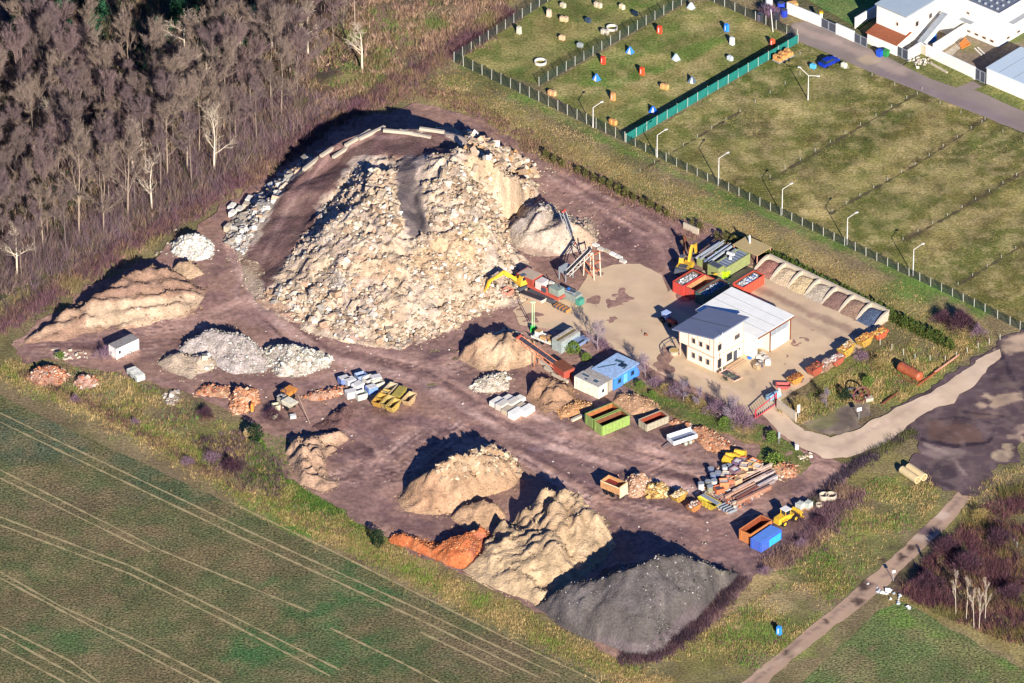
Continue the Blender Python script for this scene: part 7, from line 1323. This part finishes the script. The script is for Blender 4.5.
# small dumpers left
for k, (px, py, an, c, c2, lb, nm) in enumerate([(286, 399, yaw(14, -9), '#d88a34', '#c8c4b8', 'small orange dumper in front of the brick row', 'dumper'), (286.5, 407, yaw(16, 8), '#e4dcc0', '#a8a490', 'small cream dumper just below the orange one', 'dumper')]):
    t = empty(nm, at(px, py, .15), an, lb, 'dumper'); b = MB(); b.hexa([(-.2, -.8, .8), (1.6, -.8, .8), (1.6, .8, .8), (-.2, .8, .8)], [(-.4, -1., 1.7), (2.2, -1., 1.5), (2.2, 1., 1.5), (-.4, 1., 1.7)]); b.build('skip_bucket', paintm(c, vary=.2), t); box_part('bed_cover', paintm(c, vary=.2), t, ((.9, 0, 1.68), (2.3, 1.7, .08)))
    box_part('engine_hood', paintm(c2), t, ((-1.2, 0, 1.), (1.4, 1., .8))); box_part('seat', DGREY, t, ((-.7, 0, 1.5), (.4, .5, .2)))
    for x in (-1.3, 1.):
        for y in (-.85, .85): b = MB(); b.wheel((x, y, .45), .45, .3, 12); b.build('wheel', TYRE, t)
    tube_part('roll_bar', DGREY, t, ((-.5, -.5, 1.2), (-.5, -.5, 2.3), .05), ((-.5, .5, 1.2), (-.5, .5, 2.3), .05), ((-.5, -.5, 2.3), (-.5, .5, 2.3), .05))
tub(276, 409, .3, '#c8c0a0', 'cream drum shaped tub left of the cream dumper', (1.3, 1.1, 1.))
tub(274, 417, .7, '#b8b09a', 'rusty cream tub below the cream dumper', (1.1, 1., .7)); tub(293, 418, .2, '#c8ccc0', 'small pale box at the top of the green bank', (1.1, .8, .6), open_=False)
t = empty('leaning_pole', at(310, 424, .1), 0, 'long thin pole leaning above the pale soil heaps', 'pole'); tube_part('pole', pm('pole_tan', '#a89078'), t, ((0, 0, 0), (-2.2, 5, 3), .07))
chain_skip(250, 436, 1.2, '#a8905c', 'weathered tan skip full of gravel among the bushes left of the green bank', load=(['#b8a070', '#8a7a58', '#c8b488'], 'gravel filling the weathered tan skip'), L=2.6, W=1.7, z=.1)
t = empty('orange_barrier', at(252.5, 412, .15), 1.4, 'upright orange barrier at the right end of the orange brick heap', 'barrier'); box_part('barrier_body', pm('barrier_orange', '#e08a40'), t, ((0, 0, .9), (.6, .5, 1.8))); box_part('barrier_foot', DGREY, t, ((0, 0, .08), (1., .8, .16)))
# stacked slabs at the forest edge and in the yard
def slab(px, py, an, d, c, label, z=.15, group='concrete slabs stacked at the forest edge'):
    t = empty('concrete_slab', at(px, py, z), an, label, 'slab', group); b = MB(); L_, W_, H_ = d
    b.hexa([(-L_/2, -W_/2, 0), (L_/2, -W_/2*.95, 0), (L_/2*.97, W_/2, 0), (-L_/2, W_/2, 0)], [(-L_/2*.96, -W_/2*.93, H_), (L_/2*.95, -W_/2*.9, H_*.96), (L_/2*.94, W_/2*.92, H_), (-L_/2*.97, W_/2*.94, H_*1.03)]); b.build('slab_body', mat('slab_'+c[1:], c, rough=.9, vary=.18, size=.7, bump=.05, bsize=.2), t)
SLB = ['#ddd6c6', '#c8c0b0', '#b8a890', '#e4dfd2', '#a8a298']
for k, (px, py) in enumerate([(233, 216), (240, 212), (247, 208), (252, 213), (242, 222), (249, 202), (256, 205), (234, 243), (241, 242), (249, 241), (232, 208), (259, 198), (228, 230), (244, 234), (254, 224)]):
    slab(px, py, V+random.uniform(-.5, .5), (random.uniform(1.3, 2.1), random.uniform(.9, 1.4), random.uniform(.6, 1.3)), SLB[k % 5], '%s concrete block, %s in the loose cluster left of the ramp foot' % (['white', 'grey', 'tan', 'cream', 'dull grey'][k % 5], (nth+['eighth', 'ninth', 'tenth', 'eleventh', 'twelfth', 'thirteenth', 'fourteenth', 'fifteenth'])[k]))
for k, (px, py, ln) in enumerate([(497, 404, 2.6), (503, 408, 2.6), (509, 412, 2.6), (516, 416, 2.8), (507, 402, 2.6), (513, 406, 2.6), (520, 410, 2.8), (527, 413, 2.8), (519, 402, 2.2)]):
    slab(px, py, V, (ln, 1.5, .9+.3*(k % 2)), SLB[k % 4], 'pale concrete slab, %s in the double row beside the pale concrete heap' % (nth+['eighth', 'ninth'])[k], group='slabs in the double row below the crushed concrete')
for k, (px, py, dx, dy) in enumerate([(552, 373, 20, 12), (545, 366, 18, 11), (560, 379, 16, 9), (556, 400, 16, -8), (580, 418, 20, -9), (592, 413, 20, -8), (512, 333, 10, 3), (500, 334, 12, -5), (486, 338, 12, -7)]):
    t = empty('concrete_beam', at(px, py, .15 if k < 6 else zat(*at(px, py)[:2])), yaw(dx, dy), 'pale concrete beam %s' % ['lying along the lattice conveyor', 'above the one by the conveyor', 'nearest the red hopper', 'on the brown soil heap', 'before the cream cabin, left one', 'before the cream cabin, right one', 'at the top of the tracked sand heap', 'on the crest of the tracked sand heap', 'on the left shoulder of the tracked sand heap'][k], 'beam'); box_part('beam_body', CONC, t, ((0, 0, .3), (4., .5, .5)))
for k, (px, py, z, dx, dy, ln) in enumerate([(345, 146, 8.8, 20, -14, 9), (358, 138, 9.4, 22, -14, 9), (372, 131, 10.2, 24, -12, 8), (398, 131, 10.6, 20, 2, 7), (415, 134, 10.4, 26, 6, 8), (432, 130, 10.8, 20, 3, 6), (330, 152, 7.6, 20, -14, 7), (312, 166, 6.4, 18, -15, 7)]):
    p = at(px, py, z); t = empty('concrete_beam', (p[0], p[1], zat(p[0], p[1])-.1), yaw(dx, dy), 'long pale concrete beam %s on the outer rim of the mound ramp' % (nth+['eighth'])[k], 'beam', 'long beams edging the ramp rim'); box_part('beam_body', CONC, t, ((0, 0, .4), (ln*.8, .55, .55)))
# kerb of pale slabs at the right of the sand heap
for k, (px, py) in enumerate([(596, 246), (601, 250), (607, 252), (613, 255), (619, 258), (623, 262)]):
    slab(px, py, yaw(6, 3), (1.3, .8, .4), SLB[k % 4], 'flat pale kerb stone, %s in the arc right of the conveyor frame' % nth[k], group='kerb stones in the arc right of the conveyor')
t = empty('dark_lump', at(646, 335, .22), 0, 'small dark lump lying alone on the pale gravel', 'lump'); b = MB(); b.hexa([(-.4, -.3, 0), (.4, -.2, 0), (.3, .3, 0), (-.3, .3, 0)], [(-.2, -.1, .3), (.2, -.1, .4), (.2, .1, .3), (-.1, .2, .3)]); b.build('lump_body', RUST, t)
# ------------------------------------------------------------------ paintball bunkers
def bunker(px, py, kind, c, label):
    t = empty('bunker', at(px, py, .05), U+random.uniform(-.2, .2), label, 'bunker'); t.scale = (.85, .85, .85); m = pm('bunker_'+c[1:], c, rough=.45, vary=.2)
    if kind == 'tall': b = MB(); b.hexa([(-.5, -.4, 0), (.5, -.4, 0), (.5, .4, 0), (-.5, .4, 0)], [(-.42, -.34, 1.8), (.42, -.34, 1.8), (.42, .34, 1.8), (-.42, .34, 1.8)]); b.build('cushion', m, t); box_part('stripe', WHITE, t, ((0, -.42, .9), (.2, .03, 1.2)))
    elif kind == 'tent': b = MB(); b.hexa([(-.8, -.7, 0), (.8, -.7, 0), (.8, .7, 0), (-.8, .7, 0)], [(-.15, -.1, 1.5), (.15, -.1, 1.5), (.15, .1, 1.5), (-.15, .1, 1.5)]); b.build('cushion', m, t); b = MB(); b.add([(-.1, -.76, .05), (.78, -.72, .05), (.1, -.18, 1.4)], [(0, 1, 2)]); b.build('white_panel', WHITE, t)
    elif kind == 'low': box_part('cushion', m, t, ((0, 0, .45), (1.3, .8, .9))); box_part('top_cushion', m, t, ((0, 0, .98), (1., .6, .16)))
    else:
        for s in (-.45, .45): box_part('crate_half', m, t, ((s, s*.3, .55), (.8, .8, 1.1)))
for a in [(659.5, 33, 'tall', '#e04a30', 'red upright bunker at the top left of the paintball pitch'), (603, 63.5, 'tall', '#e0402c', 'red and white bunker left of the middle of the pitch'), (642, 74.5, 'tall', '#e4502c', 'tall red bunker in the centre of the pitch'), (630, 52.5, 'tent', '#3a80d8', 'blue and white pyramid bunker above the centre of the pitch'), (596.5, 79.5, 'tent', '#3078d8', 'blue pyramid bunker at the left of the pitch'), (653, 112, 'tent', '#2468d8', 'blue bunker beside the lower end of the teal fence'), (726.5, 31, 'tall', '#3088e8', 'tall light blue bunker in the far right of the pitch'), (732, 44.5, 'tall', '#e4e6e8', 'white bunker right below the light blue one'), (730, 60, 'low', '#c4cccc', 'pale grey bunker near the teal fence'), (676, 59.5, 'tent', '#a8c0c8', 'small pale bunker in the middle right of the pitch'), (692, 82, 'tent', '#5a6a78', 'dark grey bunker in the shade of the teal fence'), (691, 8, 'tent', '#b0bcc0', 'pale grey bunker at the far corner of the pitch'),
          (664.5, 88.5, 'crate', '#d8a468', 'pair of tan crates below the tall red bunker'), (613, 100, 'tall', '#d8945c', 'orange tan upright crate left of the lamp arm'), (613, 124, 'crate', '#d89a5c', 'two tan crates beside the lamp nearest the pitches'), (552, 95, 'crate', '#d8a878', 'two tan crates at the left corner of the pitch'), (564, 21, 'crate', '#d8b48c', 'two tan crates in the upper practice pitch'), (562, 39.5, 'low', '#e0b48c', 'tan block in the middle of the practice pitch'), (549, 16.5, 'tall', '#d0b89c', 'small beige block left in the practice pitch'), (563, 7, 'low', '#cabfa0', 'beige block at the top of the practice pitch'), (598, 7, 'crate', '#d8c0a0', 'two pale blocks at the top centre of the practice pitch'), (622, 8.5, 'low', '#e4d4ac', 'yellowish block at the top right of the practice pitch'), (519, 33.5, 'tall', '#c8c0a8', 'pale block in the left corner of the practice pitch'), (588, 22, 'low', '#3a4a5c', 'dark slate block in the practice pitch'), (635, 15, 'low', '#23303f', 'nearly black block by the dividing fence'), (605, 34, 'crate', '#c8bca8', 'two pale blocks beside the white tyre ring'), (580, 47, 'low', '#9aa09c', 'grey block next to the dividing fence'),
          (772.5, 46, 'tall', '#e8603c', 'orange red crate inside the upper end of the teal fence'), (813, 68, 'low', '#5ab0d0', 'light blue box left of the blue car'), (844, 67, 'low', '#e0dcc8', 'white bag right of the blue car'), (779, 634, 'tall', '#3a90e8', 'small bright blue box alone in the meadow left of the dirt track')]: bunker(*a)
ring(612, 29, 1.1, .5, 'white tyre ring beside the dividing fence', pm('white_tyre', '#d8d0c0'), 'tyre_ring'); ring(540.5, 63, 1.2, .5, 'beige ring in the lower practice pitch', pm('white_tyre', '#d8d0c0'), 'tyre_ring')
# blue and black junk at the back of the pitch
for k, (px, py, c, nm) in enumerate([(771, 14, '#2a4ad0', 'blue'), (781, 9, '#3050d8', 'bright blue'), (764, 12, '#23232c', 'black'), (776, 20, '#2c2c34', 'charcoal'), (784, 16, '#2438a0', 'deep blue'), (760, 20, '#5a5460', 'grey'), (769, 5, '#d8d8dc', 'white')]):
    t = empty('junk_barrel', at(px, py, .05), k, nm+' barrel in the junk behind the paintball pitch', 'barrel'); tube_part('barrel_shell', pm('barrel_'+c[1:], c), t, ((0, 0, 0), (0, 0, 1.4), .7), n=10); tube_part('barrel_lid', DGREY, t, ((0, 0, 1.4), (0, 0, 1.46), .6), n=10)
slab(790, 5, .3, (3, 1.4, .5), '#d8a060', 'ochre sand slab behind the compound wall', group=None)
t = empty('hoist_frame', at(773, 32), 0, 'tall pale pole leaning over the junk behind the pitch', 'pole'); tube_part('pole', WHITE, t, ((0, 0, 0), (-.5, 0, 5), .08))
# stones dotted about
for (poly, n, a, b_, cols, lb, sd_) in [([(860, 580), (890, 600), (915, 612), (905, 598), (890, 590)], 30, .3, .9, ['#e4e0d8', '#c8ccd0'], 'white stones at the left tip of the bramble thicket', 1), ([(800, 500), (850, 470), (900, 440), (905, 436), (880, 452), (840, 480)], 60, .2, .7, ['#b8b4b8', '#8a8890', '#d0ccc8'], 'pale stones along the lower kerb of the access road', 2), ([(160, 395), (180, 390), (178, 405), (168, 405)], 40, .3, .9, ['#d0c4b8', '#a89888'], 'pale broken stones beside the weedy bank', 3), ([(50, 350), (85, 352), (88, 360), (55, 360)], 50, .2, .7, ['#d8c8b0', '#b8a890'], 'pale rubble strip above the pink brick heap', 4), ([(145, 262), (165, 245), (170, 235), (180, 225), (150, 262), (120, 280)], 90, .2, .8, ['#c8b89c', '#a89a84', '#8a7a68'], 'rubble strip along the purple bramble hedge', 6), ([(100, 318), (480, 318), (560, 420), (780, 520), (700, 560), (320, 480), (240, 400)], 260, .12, .4, ['#c8b8b0', '#a89890', '#8f7f7a', '#e0d8cc'], 'loose stones lying about the dirt yard', 7), ([(545, 170), (660, 215), (690, 240), (600, 260)], 90, .15, .5, ['#a88a80', '#c8b4a0', '#8a6a60'], 'loose stones on the dark dirt behind the sand heap', 8), ([(795, 455), (810, 452), (812, 462), (800, 462)], 16, .3, .8, ['#e0d0b8', '#c8b090'], 'pale boulders at the road kerb by the boundary box', 9)]:
    r_ = np.random.RandomState(sd_); X_, Y_ = scatter(poly, n, r_); Z_ = np.array([zat(a1, b1) for a1, b1 in zip(X_, Y_)]); l = chunks('loose_stones', X_, Y_, Z_+.02, r_.uniform(a, b_, len(X_)), cols, None, seed=sd_); tagobj(l, lb, 'stones')
for o in bpy.data.objects:
    if o.type == 'MESH' and o.parent and o.name.split('.')[0] in ('side_ribs', 'corner_posts', 'skids', 'lifting_lugs', 'bucket_teeth', 'wheels'): o['kind'] = 'stuff'
